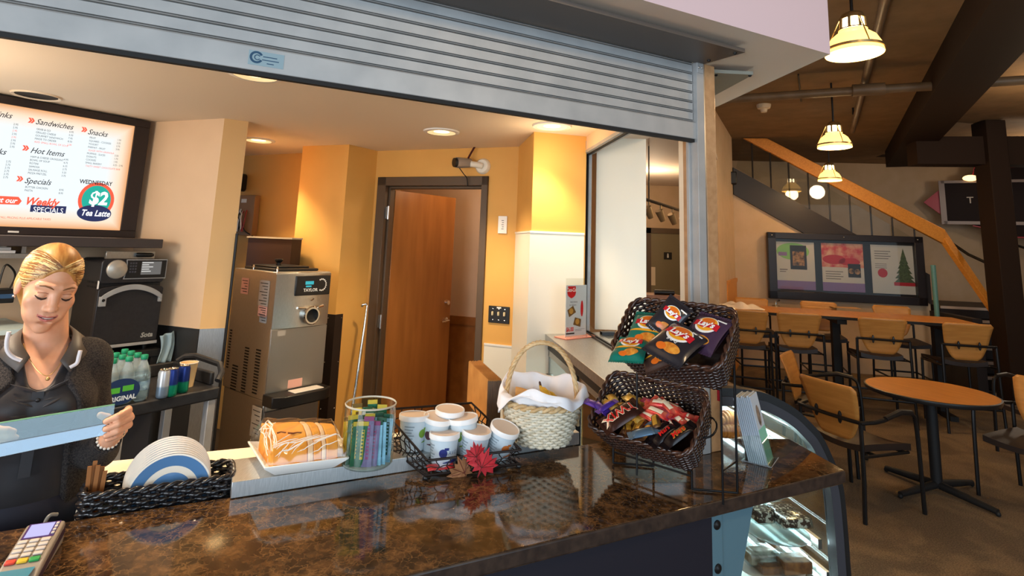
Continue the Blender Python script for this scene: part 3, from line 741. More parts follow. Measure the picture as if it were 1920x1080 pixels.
for (a_, c_) in ((-1.25, 2.75), (-0.95, 2.1)):          # two more of the same lamps over the left part of the kitchen, outside the frame
    q = uv(a_, c_, ZK); spot('downlight_beam', (q.x, q.y, ZK - 0.03), 55, (1.0, 0.80, 0.58), 112, 0.6, 0.05)
q = uv(-1.5, 3.0, 1.95); point('kitchen_fill', q, 26, (1.0, 0.84, 0.66), 0.15)   # unseen point light added to brighten the kitchen ceiling
p = gz(66, 182, ZK)
t = thing('ceiling_vent', 'round dark ceiling vent above the menu screen', 'vent', (p.x + 0.05, p.y - 0.05, ZK))
MB().lathe([(0.10, -0.004), (0.115, -0.01), (0.12, -0.003), (0.12, 0.0)], 32).build('ring', m_ceilk, t)
b = MB(); b.disc((0, 0, -0.002), 0.105, 28, 0)
b.build('grille', m_blackm, t)
# ------------------------------------------------------------------ menu screen
TN = Vector((math.sin(rad(a56)), -math.cos(rad(a56)), 0))
PT = Vector((colC.x, colC.y, 0)) + TN * 0.075 - d2(a56) * 0.02
XT = frame(PT, d2(a56))
def onT(x, y):
    p = gv(x, y, PT, a56) - PT; return (p.dot(d2(a56)), p.z)
tv = thing('menu_screen', 'large lit menu screen in a black frame high on the kitchen wall', 'screen', X=XT)
x0, x1 = -1.62, onT(268, 340)[0]; yb, yt = onT(251, 446)[1], 2.488
sx0, sx1 = -1.56, onT(240, 335)[0]; syb, syt = onT(222, 432)[1], onT(252, 236)[1]
b = MB(); b.box((x0, yb, -0.07), (x1, syb, 0.0)); b.box((x0, syt, -0.07), (x1, yt, 0.0)); b.box((x0, syb, -0.07), (sx0, syt, 0.0)); b.box((sx1, syb, -0.07), (x1, syt, 0.0))
b.build('bezel', M('bezel_black', (44, 34, 32), 0.5), tv, bevel=0.003)
ms = bpy.data.materials.new('menu_glow'); ms.use_nodes = True; nt = ms.node_tree; bs = nt.nodes['Principled BSDF']
tc = nt.nodes.new('ShaderNodeTexCoord'); sp_ = nt.nodes.new('ShaderNodeSeparateXYZ'); nt.links.new(tc.outputs['Object'], sp_.inputs[0])
def mth(op, a, c):
    n = nt.nodes.new('ShaderNodeMath'); n.operation = op
    for i, v in enumerate((a, c)):
        if hasattr(v, 'is_linked'): nt.links.new(v, n.inputs[i])
        else: n.inputs[i].default_value = v
    return n.outputs[0]
dmin = mth('MINIMUM', mth('MINIMUM', mth('SUBTRACT', sx1, sp_.outputs[0]), mth('SUBTRACT', sp_.outputs[0], sx0)), mth('MINIMUM', mth('SUBTRACT', syt, sp_.outputs[1]), mth('SUBTRACT', sp_.outputs[1], syb)))
rp = nt.nodes.new('ShaderNodeValToRGB'); e = rp.color_ramp.elements
e[0].position = 0.0; e[0].color = rgb(222, 158, 104); e[1].position = 0.13; e[1].color = rgb(226, 236, 240); k_ = e.new(0.05); k_.color = rgb(240, 216, 190)
nt.links.new(dmin, rp.inputs[0]); nt.links.new(rp.outputs[0], bs.inputs['Emission Color']); bs.inputs['Emission Strength'].default_value = 0.80
bs.inputs['Base Color'].default_value = (0.02, 0.02, 0.02, 1); bs.inputs['Roughness'].default_value = 0.3
pn = MB().box((sx0, syb, -0.02), (sx1, syt, -0.012)).build('panel', ms, tv, smooth=0)
def em(name, col, es=0.8): return M(name, (10, 10, 10), 0.5, emit=col, es=es)
TM = [em('ink_dark', (52, 54, 62), 0.5), em('ink_coral', (240, 92, 66)), em('ink_teal', (24, 168, 150)), em('ink_navy', (34, 44, 88)), em('ink_white', (250, 250, 250), 0.9)]
tx = MB(); Z0 = -0.0105
def flush(name):
    global tx
    if tx.v: tx.build(name, TM, tv, smooth=0)
    tx = MB()
def T1(px, py, s, h, mat=0, align='LEFT', shear=0.0, bold=0.0, dz=0.0, sxx=1.0):
    x, y = onT(px, py); tx.text(s, x, y, h, Z0 + dz, mat, align=align, shear=shear, bold=bold, sx=sxx)
def lines(px, py, dx, dy, items, pxr, h=0.0165):
    for i, (s, pr_, c) in enumerate(items):
        T1(px - dx * i, py + dy * i, s, h, c, sxx=0.8)
        if pr_: T1(pxr - dx * i, py + dy * i + (pxr - px) * 0.085, pr_, h, c, sxx=0.8)
def head(px, py, s, al='LEFT'): T1(px, py, s, 0.048, 0, al, 0.4, 0.0003, sxx=0.84); flush('menu_heading')
head(22, 222, 'Drinks', 'RIGHT'); head(11, 290, 'Drinks', 'RIGHT')
for (px, py) in ((54, 229), (154, 246), (43, 281), (32, 339)): T1(px, py, '\u00bb', 0.06, 1, bold=0.002); flush('chevron')
head(67, 232, 'Sandwiches'); lines(69, 243, 1.0, 6.0, (('GRAB & GO', '6.95', 0), ('GRILLED CHEESE', '5.50', 0), ('GOURMET SANDWICH', '7.95', 0), ('MADE TO ORDER', '8.50', 0), ('ADD SMALL BOWL OF SOUP', '2.00', 1)), 131); flush('menu_list')
head(57, 286, 'Hot Items'); lines(58, 295, 1.0, 6.1, (('HAM & CHEESE CROISSANT', '4.95', 0), ('BOWL OF SOUP', '4.75', 0), ('ROTINI', '6.25', 0), ('SAMOSA', '2.75', 0), ('SAUSAGE ROLL', '3.25', 0), ('PIZZA PRETZEL', '3.75', 0)), 121); flush('menu_list')
head(46, 343, 'Specials'); lines(48, 352, 1.2, 6.2, (('BUTTER CHICKEN', '8.95', 0), ('PASTA', '8.95', 0)), 112); flush('menu_list')
head(165, 251, 'Snacks'); lines(169, 259, 1.0, 5.9, (('FRUIT', '1.50', 0), ('SQUARES - COOKIES', '2.25', 0), ('YOGURT', '2.75', 0), ('PARFAIT - FRUIT', '3.95', 0), (' GLAZE WITH GRANOLA', '', 1), ('MUFFINS - SLICES', '2.50', 0), ('DONUTS', '1.75', 0), ('COOKIES', '1.95', 0), ('SMALL BAKERY', '2.25 - 2.95', 0), (' TASTY SWEET CHOCOLATE BAR', '', 1)), 221); flush('menu_list')
for i in range(8): T1(26 - i * 1.0, 234 + 6 * i, '2.95', 0.0165, 1 if i in (2, 4) else 0, sxx=0.8)
flush('menu_list')
for i in range(6): T1(12 - i * 1.1, 304 + 5.9 * i, '2.75', 0.0165, 0, sxx=0.8)
flush('menu_list')
T1(0, 409, '*ALL PRICING PLUS APPLICABLE TAXES', 0.017, 1, sxx=0.8); flush('menu_footnote')
# coral arrow, weekly specials, badge
def poly2(pts, z, mat):
    q = [onT(*p) for p in pts]; tx.add([(a, c, z) for a, c in q], [tuple(range(len(q)))], mat)
poly2([(-25, 366), (36, 369), (42, 377), (36, 384), (-25, 382)], Z0, 1)
T1(31, 381, 'Check out our', 0.042, 4, 'RIGHT', 0.3, 0.0008, 0.001, 0.85)
flush('arrow_banner'); T1(46, 383, 'Weekly', 0.062, 1, 'LEFT', 0.35, 0.002, 0.002, 0.82)
poly2([(59, 384), (126, 387), (124, 400.5), (57, 397)], Z0, 3)
T1(91, 399, 'SPECIALS', 0.046, 4, 'CENTER', 0, 0.0, 0.002, 0.8)
flush('specials_banner')
def ell(px, py, rx, ry, mat, z):
    x, y = onT(px, py); tx.disc((x, y, z), rx, 36, mat, r2=ry)
ell(182, 375, 0.099, 0.112, 1, Z0); ell(182, 375, 0.080, 0.092, 2, Z0 + 0.0008); ell(178, 400, 0.094, 0.052, 3, Z0 + 0.0016)
T1(184, 383, '$2', 0.115, 4, 'CENTER', 0.12, 0.004, 0.002, 0.85); T1(179, 405, 'Tea Latte', 0.053, 4, 'CENTER', 0.3, 0.0012, 0.003, 0.78)
T1(181, 346, 'WEDNESDAY', 0.036, 0, 'CENTER', 0, 0.0008, 0.002, 0.82)
flush('price_badge')
b = MB(); q = onT(28, 429); b.box((q[0] - 0.03, yb + 0.012, 0.0), (q[0] + 0.02, yb + 0.022, 0.001)); b.build('status_strip', m_white, tv)
# shelf under the screen
POV = Vector((colC.x, colC.y, 0)) + TN * 0.45
XO = frame(POV, d2(a56))
def onO(x, y):
    p = gv(x, y, POV, a56) - POV; return (p.dot(d2(a56)), p.z)
r_ = onO(306, 455)
ws = thing('wall_shelf', 'long dark shelf below the menu screen', 'shelf', X=XO)
MB().box((-1.6, r_[1] - 0.035, -0.40), (r_[0], r_[1] + 0.02, 0.0)).build('board', M('shelf_dark', (66, 58, 56), 0.4), ws, bevel=0.004)
for xx in (-1.2, -0.5): MB().box((xx, r_[1] - 0.10, -0.40), (xx + 0.03, r_[1] - 0.035, -0.12)).build('bracket', m_dark, ws)
# ------------------------------------------------------------------ speed oven
ow0, ow1 = onO(180, 570)[0], onO(303, 565)[0]; ob, ot = onO(230, 650)[1], onO(250, 486)[1]
ov = thing('speed_oven', 'black countertop speed oven with silver arched door handle and round dial', 'oven', X=XO)
W_ = ow1 - ow0; H_ = ot - ob; cxo = (ow0 + ow1) / 2
m_ovb = M('oven_black', (38, 36, 38), 0.38, noise=60, col2=(32, 30, 32))
ys = ob + H_ * 0.72
MB().prism(rr(W_, ot - ys, 0.025, 5, cxo, (ot + ys) / 2), -0.30, 0.0).build('hood', m_ovb, ov, bevel=0.006)
MB().box((ow0 + 0.004, ob + 0.02, -0.36), (ow1 - 0.004, ot - 0.02, -0.03)).build('body', M('oven_side', (34, 28, 26), 0.5), ov, bevel=0.01)
dz_ = [(ow0, ob + 0.02), (ow1 - 0.006, ob + 0.02), (ow1 - 0.002, ys - 0.035)] + [(cxo + W_ * 0.5 * math.cos(t), ys - 0.035 + 0.028 * math.sin(t)) for t in np.linspace(0.3, math.pi - 0.3, 12)] + [(ow0, ys - 0.035)]
dd_ = MB().prism(dz_, -0.03, 0.008).build('door', m_ovb, ov, bevel=0.004)
hp = [(ow0 + 0.012 + (W_ - 0.03) * t, ys - 0.085 + 0.065 * math.sin(math.pi * t) ** 0.8) for t in np.linspace(0, 1, 22)]
hb = MB(); hb.loft([[(p[0], p[1] - 0.016, 0.020), (p[0], p[1] + 0.016, 0.020), (p[0], p[1] + 0.016, 0.030), (p[0], p[1] - 0.016, 0.030)] for p in hp])
hb.box((ow0 + 0.006, ys - 0.125, 0.008), (ow0 + 0.04, ys - 0.07, 0.028)); hb.box((ow1 - 0.03, ys - 0.115, 0.008), (ow1 - 0.012, ys - 0.07, 0.028))
hb.build('handle', m_alu, dd_, bevel=0.002)
MB().lathe([(0, 0.032), (0.007, 0.032), (0.009, 0.029)], 14, X=T(ow0 + 0.024, ys - 0.09, 0)).build('handle_bolt', m_dark, dd_)
MB().text('Sota', ow1 - 0.10, ob + 0.045, 0.038, 0.0085, bold=0.0015, shear=0.2).build('door_lettering', M('silver_letters', (190, 186, 180), 0.3, 0.6), dd_, smooth=0)
dcx, dcy = onO(219.5, 505)
MB().lathe([(0, 0.012), (0.048, 0.012), (0.054, 0.007), (0.056, 0.0)], 32, X=T(dcx, dcy, 0)).build('dial', M('dial_silver', (186, 180, 168), 0.35, 0.5), ov)
px0, py1 = onO(237, 488); px1, py0 = onO(308, 520)
def pan(g): return [(px0 - g, py0 - g), (px1 + g, py0 - g), (px1 + g, py1 + g), (px0 + 0.006 - g, py1 + g), (px0 + 0.012 - g, (py0 + py1) / 2)]
MB().prism(pan(0.005), 0.0, 0.004).build('panel_surround', m_alu, ov)
cp_ = MB().prism(pan(0.0), 0.0, 0.006).build('control_panel', m_blackp, ov)
b = MB(); b.rect(px0 + 0.085, py0 + 0.02, px1 - 0.028, py1 - 0.008, 0.0065, 0)
for i, wv in enumerate((0.9, 0.55, 0.9, 0.6, 0.75)): b.rect(px0 + 0.088, py1 - 0.017 - 0.013 * i, px0 + 0.088 + 0.07 * wv, py1 - 0.012 - 0.013 * i, 0.0068, 1)
b.build('display', [em('oven_display', (120, 118, 116), 0.5), em('oven_display_text', (215, 214, 210), 0.7)], cp_, smooth=0)
for i in range(3):
    for j in range(4):
        MB().cbox((px0 + 0.026 + 0.014 * i, py1 - 0.018 - 0.017 * j, 0.007), (0.009, 0.010, 0.002)).build('key', M('key_grey', (70, 70, 78), 0.4) if (i + j) == 0 else bpy.data.materials['key_grey'], cp_)
b = MB()
for i in range(3):
    for j in range(5): b.cbox((ow0 + 0.003, ot - 0.06 - 0.026 * j, -0.06 - 0.05 * i), (0.002, 0.010, 0.034))
b.build('side_vents', m_blackm, ov)
MB().box((ow0 + 0.001, ob + 0.34, -0.024), (ow0 + 0.0035, ob + 0.41, -0.006)).build('side_label', m_white, ov)
MB().box((ow0, ob, -0.34), (ow1, ob + 0.018, 0.006)).build('drip_strip', m_alu, ov, bevel=0.002)
for xx in (ow0 + 0.03, ow1 - 0.05):
    for zz in (-0.32, -0.04): MB().lathe([(0.012, 0), (0.016, 0.03)], 10, X=T(xx, ob - 0.03, zz) @ RX(-90), cap0=True).build('foot', m_blackp, ov)
# palette knife lying on the oven
pk = thing('palette_scraper', 'steel scraper with a black handle lying on top of the black oven', 'scraper', X=XO @ T(cxo + 0.01, ot + 0.004, -0.05))
q0, q1 = onO(196, 470), onO(289, 470); hw = (q1[0] - q0[0])
MB().box((-hw / 2 - 0.02, -0.003, -0.02), (hw / 2 - 0.02, 0.040, 0.0)).build('blade', m_steel, pk, bevel=0.001)
MB().tube([(0.0, 0.022, 0.012), (0.01, 0.021, 0.014), (0.09, 0.020, 0.014), (0.10, 0.020, 0.012)], [0.010, 0.014, 0.013, 0.008], 12).build('handle', m_blackp, pk)
# stand under the oven
st = thing('oven_stand', 'black bench under the speed oven', 'bench', X=XO)
MB().box((-1.35, ob - 0.075, -0.42), (ow1 + 0.02, ob - 0.03, 0.03)).build('top', m_blackp, st, bevel=0.004)
for (x, z) in ((-1.33, -0.40), (ow1 - 0.03, -0.40), (-1.33, -0.02), (ow1 - 0.03, -0.02)): MB().box((x, 0.006, z), (x + 0.04, ob - 0.075, z + 0.04)).build('leg', m_blackp, st)
MB().box((-1.33, 0.25, -0.41), (ow1, 0.28, 0.02)).build('shelf', m_blackp, st)
MB().box((-1.33, 0.28, -0.42), (ow1, ob - 0.075, -0.41)).build('back_panel', m_blackm, st)
# cloth hanging at the right of the stand
cl0 = onO(302, 603); cw, chh = 0.085, 0.16
b = MB().grid(lambda a, c: (ow1 + 0.002 + cw * a + 0.01 * math.sin(c * 4), ob + 0.045 - chh * c + 0.02 * a * (1 - c), 0.03 + 0.012 * math.sin(a * 11 + c * 2) + 0.01 * c), 18, 14)
tag(b.build('dish_cloth', M('pale_blue_cloth', (142, 166, 176), 0.9), X=XO, solid=0.003), 'pale blue cloth hanging beside the black oven', 'cloth')
# ------------------------------------------------------------------ steel sheets on the column foot
kz = gv(373, 617, colA, 32).z
b = MB(); o1 = (colA - colC).normalized(); n1 = Vector((o1.y, -o1.x, 0)) * 0.005; o2 = (colB - colA).normalized(); n2 = Vector((o2.y, -o2.x, 0)) * 0.005
b.prism([tuple(q[:2]) for q in (colC, colA, colA + n1 + n2, colC + n1)], 0.0, kz, 0); b.prism([tuple(q[:2]) for q in (colA, colB, colB + n2, colA + n2)], 0.0, kz, 1)
struct(b.build('trim_8', [M('steel_dark_reflect', (84, 86, 88), 0.35, 0.8), m_steelh]))  # left sheet: a dark reflection put into the steel colour
# ------------------------------------------------------------------ black service cart with bottles and cans
cA, cB = gz(242, 759, 0.965), gz(413, 725, 0.965); ca = math.degrees(math.atan2(cB.y - cA.y, cB.x - cA.x))
XC = frame(Vector((cB.x, cB.y, 0)), d2(ca))          # x along the front, y up, z towards the viewer; right front corner at x = 0
Lc = 0.80
sc = thing('service_cart', 'black utility cart carrying bottled water and cans', 'cart', X=XC)
m_cart = M('cart_black', (40, 42, 46), 0.45, noise=25, col2=(30, 30, 33))
MB().box((-Lc, 0.905, -0.46), (0.0, 0.965, 0.0)).build('top_shelf', m_cart, sc, bevel=0.008)
b = MB(); b.box((-Lc, 0.966, -0.46), (0.0, 1.03, -0.44)); b.box((-0.022, 0.966, -0.46), (0.0, 1.03, -0.06)); b.build('raised_rim', m_cart, sc, bevel=0.006)
b = MB(); b.tube([(0.0, 1.03, -0.44), (0.03, 1.055, -0.42), (0.06, 1.06, -0.36), (0.06, 1.05, -0.12), (0.03, 1.02, -0.05), (0.0, 0.99, -0.03)], 0.016, 8); b.build('push_handle', m_cart, sc)
MB().box((-Lc, 0.42, -0.46), (0.0, 0.45, 0.0)).build('lower_shelf', m_cart, sc, bevel=0.006)
for (x, z) in ((-0.05, -0.05), (-0.05, -0.45), (-0.47, -0.05), (-Lc + 0.01, -0.05), (-Lc + 0.01, -0.45)):
    MB().box((x, 0.08, z), (x + 0.04, 0.905, z + 0.04)).build('leg', m_alu, sc, bevel=0.003)
for (x, z) in ((-0.03, -0.03), (-0.03, -0.43), (-Lc + 0.03, -0.03), (-Lc + 0.03, -0.43)):
    MB().lathe([(0.0, -0.012), (0.034, -0.012), (0.038, -0.006), (0.038, 0.006), (0.034, 0.012), (0, 0.012)], 18, X=T(x, 0.044, z)).build('caster', m_blackp, sc)
MB().box((-0.44, 0.45, -0.455), (-0.10, 0.905, -0.445)).build('back_panel', M('cart_panel', (58, 56, 60), 0.5), sc)
MB().box((-Lc + 0.05, 0.45, -0.445), (-0.47, 0.905, -0.435)).build('back_panel', M('cart_panel_navy', (40, 46, 62), 0.5), sc)
# water bottles
m_pet = M('clear_bottle', (214, 230, 236), 0.08, trans=0.75, ior=1.2); m_cap = M('green_cap', (22, 128, 92), 0.4); m_wlab = M('water_label', (60, 104, 150), 0.4, noise=30, col2=(190, 214, 226))
PB = Vector((0, 0, 0))
def bottle():
    t = thing('water_bottle', 'clear water bottle with a green cap in the shrink wrapped pack on the black cart', 'bottle', group='bottles in the shrink-wrapped pack')
    MB().lathe([(0, 0.002), (0.022, 0.0), (0.030, 0.006), (0.0315, 0.02), (0.030, 0.03), (0.0315, 0.042), (0.0315, 0.10), (0.030, 0.125), (0.024, 0.150), (0.015, 0.172), (0.0125, 0.180), (0.0125, 0.19), (0, 0.19)], 16).build('bottle_body', m_pet, t)
    MB().lathe([(0.032, 0.05), (0.0322, 0.052), (0.0322, 0.088), (0.032, 0.09)], 16).build('label', m_wlab, t)
    MB().lathe([(0.0145, 0.184), (0.0152, 0.186), (0.0152, 0.201), (0.0138, 0.204), (0, 0.204)], 16).build('cap', m_cap, t)
    return t
bt0 = bottle()
bl = onCart = lambda x, y, z: (lambda p: ((p - Vector((cB.x, cB.y, 0))).dot(d2(ca)), (p - Vector((cB.x, cB.y, 0))).dot(Vector((math.sin(rad(ca)), -math.cos(rad(ca)), 0)))))(gz(x, y, z))
bx, bz = bl(290, 672, 0.965 + 0.2)                    # front right bottle cap
bz = min(bz, -0.04)
kk = 0
for r in range(4):
    for c in range(6):
        p = XC @ Vector((bx - 0.066 * c, 0.966, bz - 0.066 * r))
        if r == 3 and c == 5: continue
        o = bt0 if kk == 0 else dup(bt0); o.location = p; o.rotation_euler = (0, 0, random.random() * 6); kk += 1
# shrink film round the pack
film = glass('shrink_film', (232, 240, 242), 0.08, 0.6)
fx0, fx1, fz0, fz1 = bx - 0.066 * 5 - 0.034, bx + 0.034, bz - 0.066 * 3 - 0.034, bz + 0.034
b = MB()
pr2 = rr(fx1 - fx0, fz1 - fz0, 0.03, 6, (fx0 + fx1) / 2, (fz0 + fz1) / 2)
def rg(h, k): 
    cx_, cz_ = (fx0 + fx1) / 2, (fz0 + fz1) / 2
    return [(cx_ + (p[0] - cx_) * k, 0.966 + h + 0.004 * math.sin(i * 2.3 + h * 60), cz_ + (p[1] - cz_) * k) for i, p in enumerate(pr2)]
b.loft([rg(0.005, 1.0), rg(0.05, 1.01), rg(0.12, 1.0), rg(0.15, 0.97)], caps=False)
fl = tag(b.build('shrink_wrap', film, X=XC, smooth=60), 'clear printed shrink wrap round the pack of water bottles', 'plastic wrap')
b = MB(); cxp = bx - 0.066 * 1.5
b.disc((cxp, 0.966 + 0.062, fz1 + 0.004), 0.078, 28, 0, r2=0.056); b.rect(cxp - 0.052, 1.024, cxp - 0.006, 1.048, fz1 + 0.0048, 1); b.rect(cxp + 0.004, 1.028, cxp + 0.05, 1.052, fz1 + 0.0048, 1)
b.text('ORIGINAL', cxp, 0.99, 0.028, fz1 + 0.0048, 2, align='CENTER', bold=0.001)
b.build('wrap_print', [M('wrap_navy', (30, 52, 92), 0.35), M('wrap_green', (82, 176, 62), 0.35), M('wrap_pale', (210, 222, 232), 0.35)], fl, smooth=0)
# drink cans and paper cup
def can(px, py, label, body):
    x, z = bl(px, py, 0.966)
    t = thing('drink_can', label, 'can', XC @ Vector((x, 0.966, z)))
    MB().lathe([(0, 0.0), (0.022, 0.0), (0.0265, 0.006), (0.0268, 0.014), (0.0268, 0.112), (0.0225, 0.124)], 20, X=None).build('can_body', body, t)
    MB().lathe([(0.0225, 0.124), (0.0232, 0.127), (0.0222, 0.128), (0.0205, 0.123), (0, 0.123)], 20).build('lid', m_chrome, t)
    MB().tube([(-0.004, 0, 0.1245), (0.01, 0, 0.126)], 0.004, 6).build('pull_tab', m_chrome, t)
def canmat(name, top, bot):
    m = M(name, top, 0.3, 0.5); nt = m.node_tree; b_ = nt.nodes['Principled BSDF']; tc = nt.nodes.new('ShaderNodeTexCoord'); s_ = nt.nodes.new('ShaderNodeSeparateXYZ')
    nt.links.new(tc.outputs['Object'], s_.inputs[0]); r = nt.nodes.new('ShaderNodeValToRGB'); mp = nt.nodes.new('ShaderNodeMapRange'); mp.inputs[2].default_value = 0.12
    nt.links.new(s_.outputs[2], mp.inputs[0]); nt.links.new(mp.outputs[0], r.inputs[0])
    e = r.color_ramp.elements; e[0].position = 0.40; e[0].color = rgb(*bot); e[1].position = 0.46; e[1].color = rgb(*top); nt.links.new(r.outputs[0], b_.inputs['Base Color']); return m
cm = canmat('can_blue_green', (26, 48, 120), (20, 138, 104))
can(319, 742, 'blue and green drink can beside the water pack', cm); can(341, 735, 'blue and green drink can touching the paper cup', cm); can(303, 745, 'silver and blue drink can wedged against the water bottles', canmat('can_silver', (176, 182, 190), (120, 140, 160)))
x, z = bl(352, 729, 0.966); x, z = x + 0.02, z - 0.05
t = thing('paper_cup', 'pale paper cup standing behind the cans on the black cart', 'cup', XC @ Vector((x, 0.966, z)))
MB().lathe([(0, 0.004), (0.030, 0.0), (0.0415, 0.115), (0.043, 0.117), (0.0425, 0.119), (0.040, 0.117), (0.029, 0.006)], 24).build('cup_wall', M('kraft_cup', (222, 190, 140), 0.6), t)
MB().lathe([(0.0405, 0.1165), (0.0435, 0.1165), (0.0438, 0.1195), (0.0405, 0.1195)], 24).build('rim', m_white, t)
# ------------------------------------------------------------------ soft serve machine
KM = gd(519, 511, 3.95); AM = 52.0; PM = Vector((KM.x, KM.y, 0)); XM = frame(PM, d2(AM))
def onM(x, y):
    p = gv(x, y, PM, AM) - PM; return (p.dot(d2(AM)), p.z)
def onMS(x, y):                                     # on the side face: depth behind the front, height
    p = gv(x, y, PM, AM + 90) - PM; return (p.dot(d2(AM + 90)), p.z)
wM = onM(613, 600)[0]; hM = KM.z
mach = thing('soft_serve_machine', 'tall stainless steel soft serve machine with a round dispensing port', 'machine', X=XM)
zt = onM(500, 752)[1]
MB().box((0, zt, -0.58), (wM, hM, -0.002)).build('upper_body', m_steel, mach, bevel=0.006)
MB().box((0.01, 0.10, -0.57), (wM - 0.01, zt - 0.004, -0.02)).build('lower_cabinet', m_steel, mach, bevel=0.006)
for (x, z) in ((0.05, -0.08), (wM - 0.05, -0.08), (0.05, -0.50), (wM - 0.05, -0.50)):
    MB().lathe([(0.0, -0.015), (0.04, -0.015), (0.045, 0.0), (0.04, 0.015), (0, 0.015)], 16, X=T(x, 0.051, z) @ RY(90)).build('caster', m_blackp, mach)
yb_ = onM(513, 617)[1]
# bright upper front panel, bulging slightly
b = MB().loft([[(wM * t, yb_, 0.004 + 0.02 * math.sin(math.pi * t)), (wM * t, hM - 0.012, 0.004 + 0.02 * math.sin(math.pi * t)), (wM * t, hM - 0.012, -0.01), (wM * t, yb_, -0.01)] for t in np.linspace(0, 1, 16)])
fp = b.build('front_panel', m_steel, mach, smooth=50)
MB().box((0.0, zt + 0.05, 0.0), (wM, yb_ - 0.006, 0.006)).build('lower_front_panel', M('steel_matt', (164, 160, 154), 0.42, 1.0), mach, bevel=0.002)
c0, c1 = onM(552, 517), onM(613, 551)
cpn = MB().box((c0[0], c1[1], 0.01), (c1[0], c0[1], 0.032)).build('control_panel', m_blackp, mach, bevel=0.005)
b = MB(); pw_ = c1[0] - c0[0]; ph = c0[1] - c1[1]
b.rect(c0[0] + pw_ * 0.26, c1[1] + ph * 0.55, c0[0] + pw_ * 0.50, c1[1] + ph * 0.72, 0.0325, 0); b.rect(c0[0] + pw_ * 0.28, c1[1] + ph * 0.42, c0[0] + pw_ * 0.44, c1[1] + ph * 0.5, 0.0325, 0)
b.text('TAYLOR', c0[0] + pw_ * 0.22, c1[1] + ph * 0.20, 0.030, 0.0325, 1, bold=0.001)
for i in range(12):
    a = -1.9 + i * 0.36; b.disc((c0[0] + pw_ * 0.74 + 0.036 * math.cos(a), c1[1] + ph * 0.52 + 0.04 * math.sin(a), 0.0325), 0.006, 10, 1)
b.build('panel_marks', [em('cyan_display', (60, 190, 200), 0.6), M('panel_white', (220, 220, 214), 0.4)], cpn, smooth=0)
pc_ = onM(577, 590)
pb = MB().lathe([(0.066, 0.0), (0.066, 0.035), (0.058, 0.042), (0.047, 0.042), (0.045, 0.0)], 36, X=T(pc_[0], pc_[1], 0.018)).build('port_ring', m_chrome, mach)
MB().lathe([(0, 0.010), (0.046, 0.012)], 28, X=T(pc_[0], pc_[1], 0.018)).build('port_face', m_blackm, pb)
b = MB(); b.tube([(pc_[0] - 0.10, pc_[1] + 0.055, 0.03), (pc_[0] - 0.05, pc_[1] + 0.052, 0.045)], 0.008); b.tube([(pc_[0] + 0.05, pc_[1] + 0.055, 0.045), (pc_[0] + 0.10, pc_[1] + 0.06, 0.03)], 0.008)
b.build('port_clamp', m_chrome, pb)
MB().tube([(pc_[0], pc_[1] + 0.10, 0.02), (pc_[0] + 0.002, pc_[1] + 0.115, 0.05), (pc_[0] - 0.02, pc_[1] + 0.105, 0.055)], 0.005, 6).build('draw_lever', m_chrome, mach)
# drip tray
MB().prism([(-0.005, -0.02), (wM + 0.005, -0.02), (wM + 0.005, 0.10), (wM * 0.85, 0.145), (wM * 0.15, 0.145), (-0.005, 0.10)], 0, 0.075, X=T(0, zt - 0.03, 0) @ RX(-90) @ Matrix.Scale(-1, 4, (0, 1, 0))).build('drip_tray', m_blackp, mach, bevel=0.008)
MB().box((wM * 0.34, zt + 0.045, 0.03), (wM * 0.86, zt + 0.05, 0.12)).build('tray_grid', m_white, mach, bevel=0.003)
MB().box((0.01, zt - 0.065, -0.01), (wM - 0.01, zt - 0.03, 0.012)).build('tray_lip', m_steelh, mach, bevel=0.003)
MB().box((0.012, 0.12, -0.01), (wM - 0.012, zt - 0.075, -0.004)).build('lower_door', M('steel_brown', (120, 112, 104), 0.35, 0.8), mach, bevel=0.002)
# side face: louvres, labels (built on the side plane)
XSd = Matrix(((0, 0, -1, 0), (0, 1, 0, 0), (1, 0, 0, 0), (0, 0, 0, 1)))   # side x -> -depth, y up, z -> outwards (-x of the front)
XSd = Matrix(((0, 0, -1, 0), (0, 1, 0, 0), (-1, 0, 0, 0), (0, 0, 0, 1)))
for (px0_, px1_, py0_, py1_) in ((451, 468, 651, 735), (472, 490, 655, 738), (431, 447, 685, 730), (424, 436, 617, 690)):
    d0, y1_ = onMS(px1_, py0_); d1, y0_ = onMS(px0_, py1_); d1 = min(d1, 0.56); n = max(3, int((y1_ - y0_) / 0.019)); b = MB()
    for i in range(n): yy = y0_ + (y1_ - y0_) * (i + 0.5) / n; b.cbox(((d0 + d1) / 2, yy, 0.001), (abs(d1 - d0) * 0.92, 0.009, 0.003))
    b.build('side_louvres', m_blackm, mach, X=XSd, smooth=0)
m_pink = M('pink_notice', (226, 176, 164), 0.5); m_note = M('grey_notice', (176, 170, 160), 0.5)
def note(a, c, m, rows):
    d0, y1_ = onMS(c[0], a[1]); d1, y0_ = onMS(a[0], c[1]); bb = MB(); bb.rect(d0, y0_, d1, y1_, 0.0015, 0)
    for i in range(rows): yy = y1_ - (y1_ - y0_) * (i + 1) / (rows + 1); bb.rect(d0 + (d1 - d0) * 0.15, yy - 0.003, d1 - (d1 - d0) * (0.1 + 0.2 * (i % 3)), yy + 0.002, 0.002, 1)
    bb.build('notice', [m, m_print], mach, X=XSd, smooth=0)
note((451, 522), (468, 550), m_pink, 5); note((483, 527), (507, 573), m_note, 8); note((483, 575), (502, 592), m_pink, 4); note((486, 592), (501, 604), M('blue_notice', (150, 160, 170), 0.5), 2); note((468, 766), (492, 816), m_note, 6)
q = onM(552, 718); MB().rect(q[0] - 0.055, q[1] - 0.028, q[0] + 0.055, q[1] + 0.028, 0.0075).build('paper_note', m_pink, mach, smooth=0)
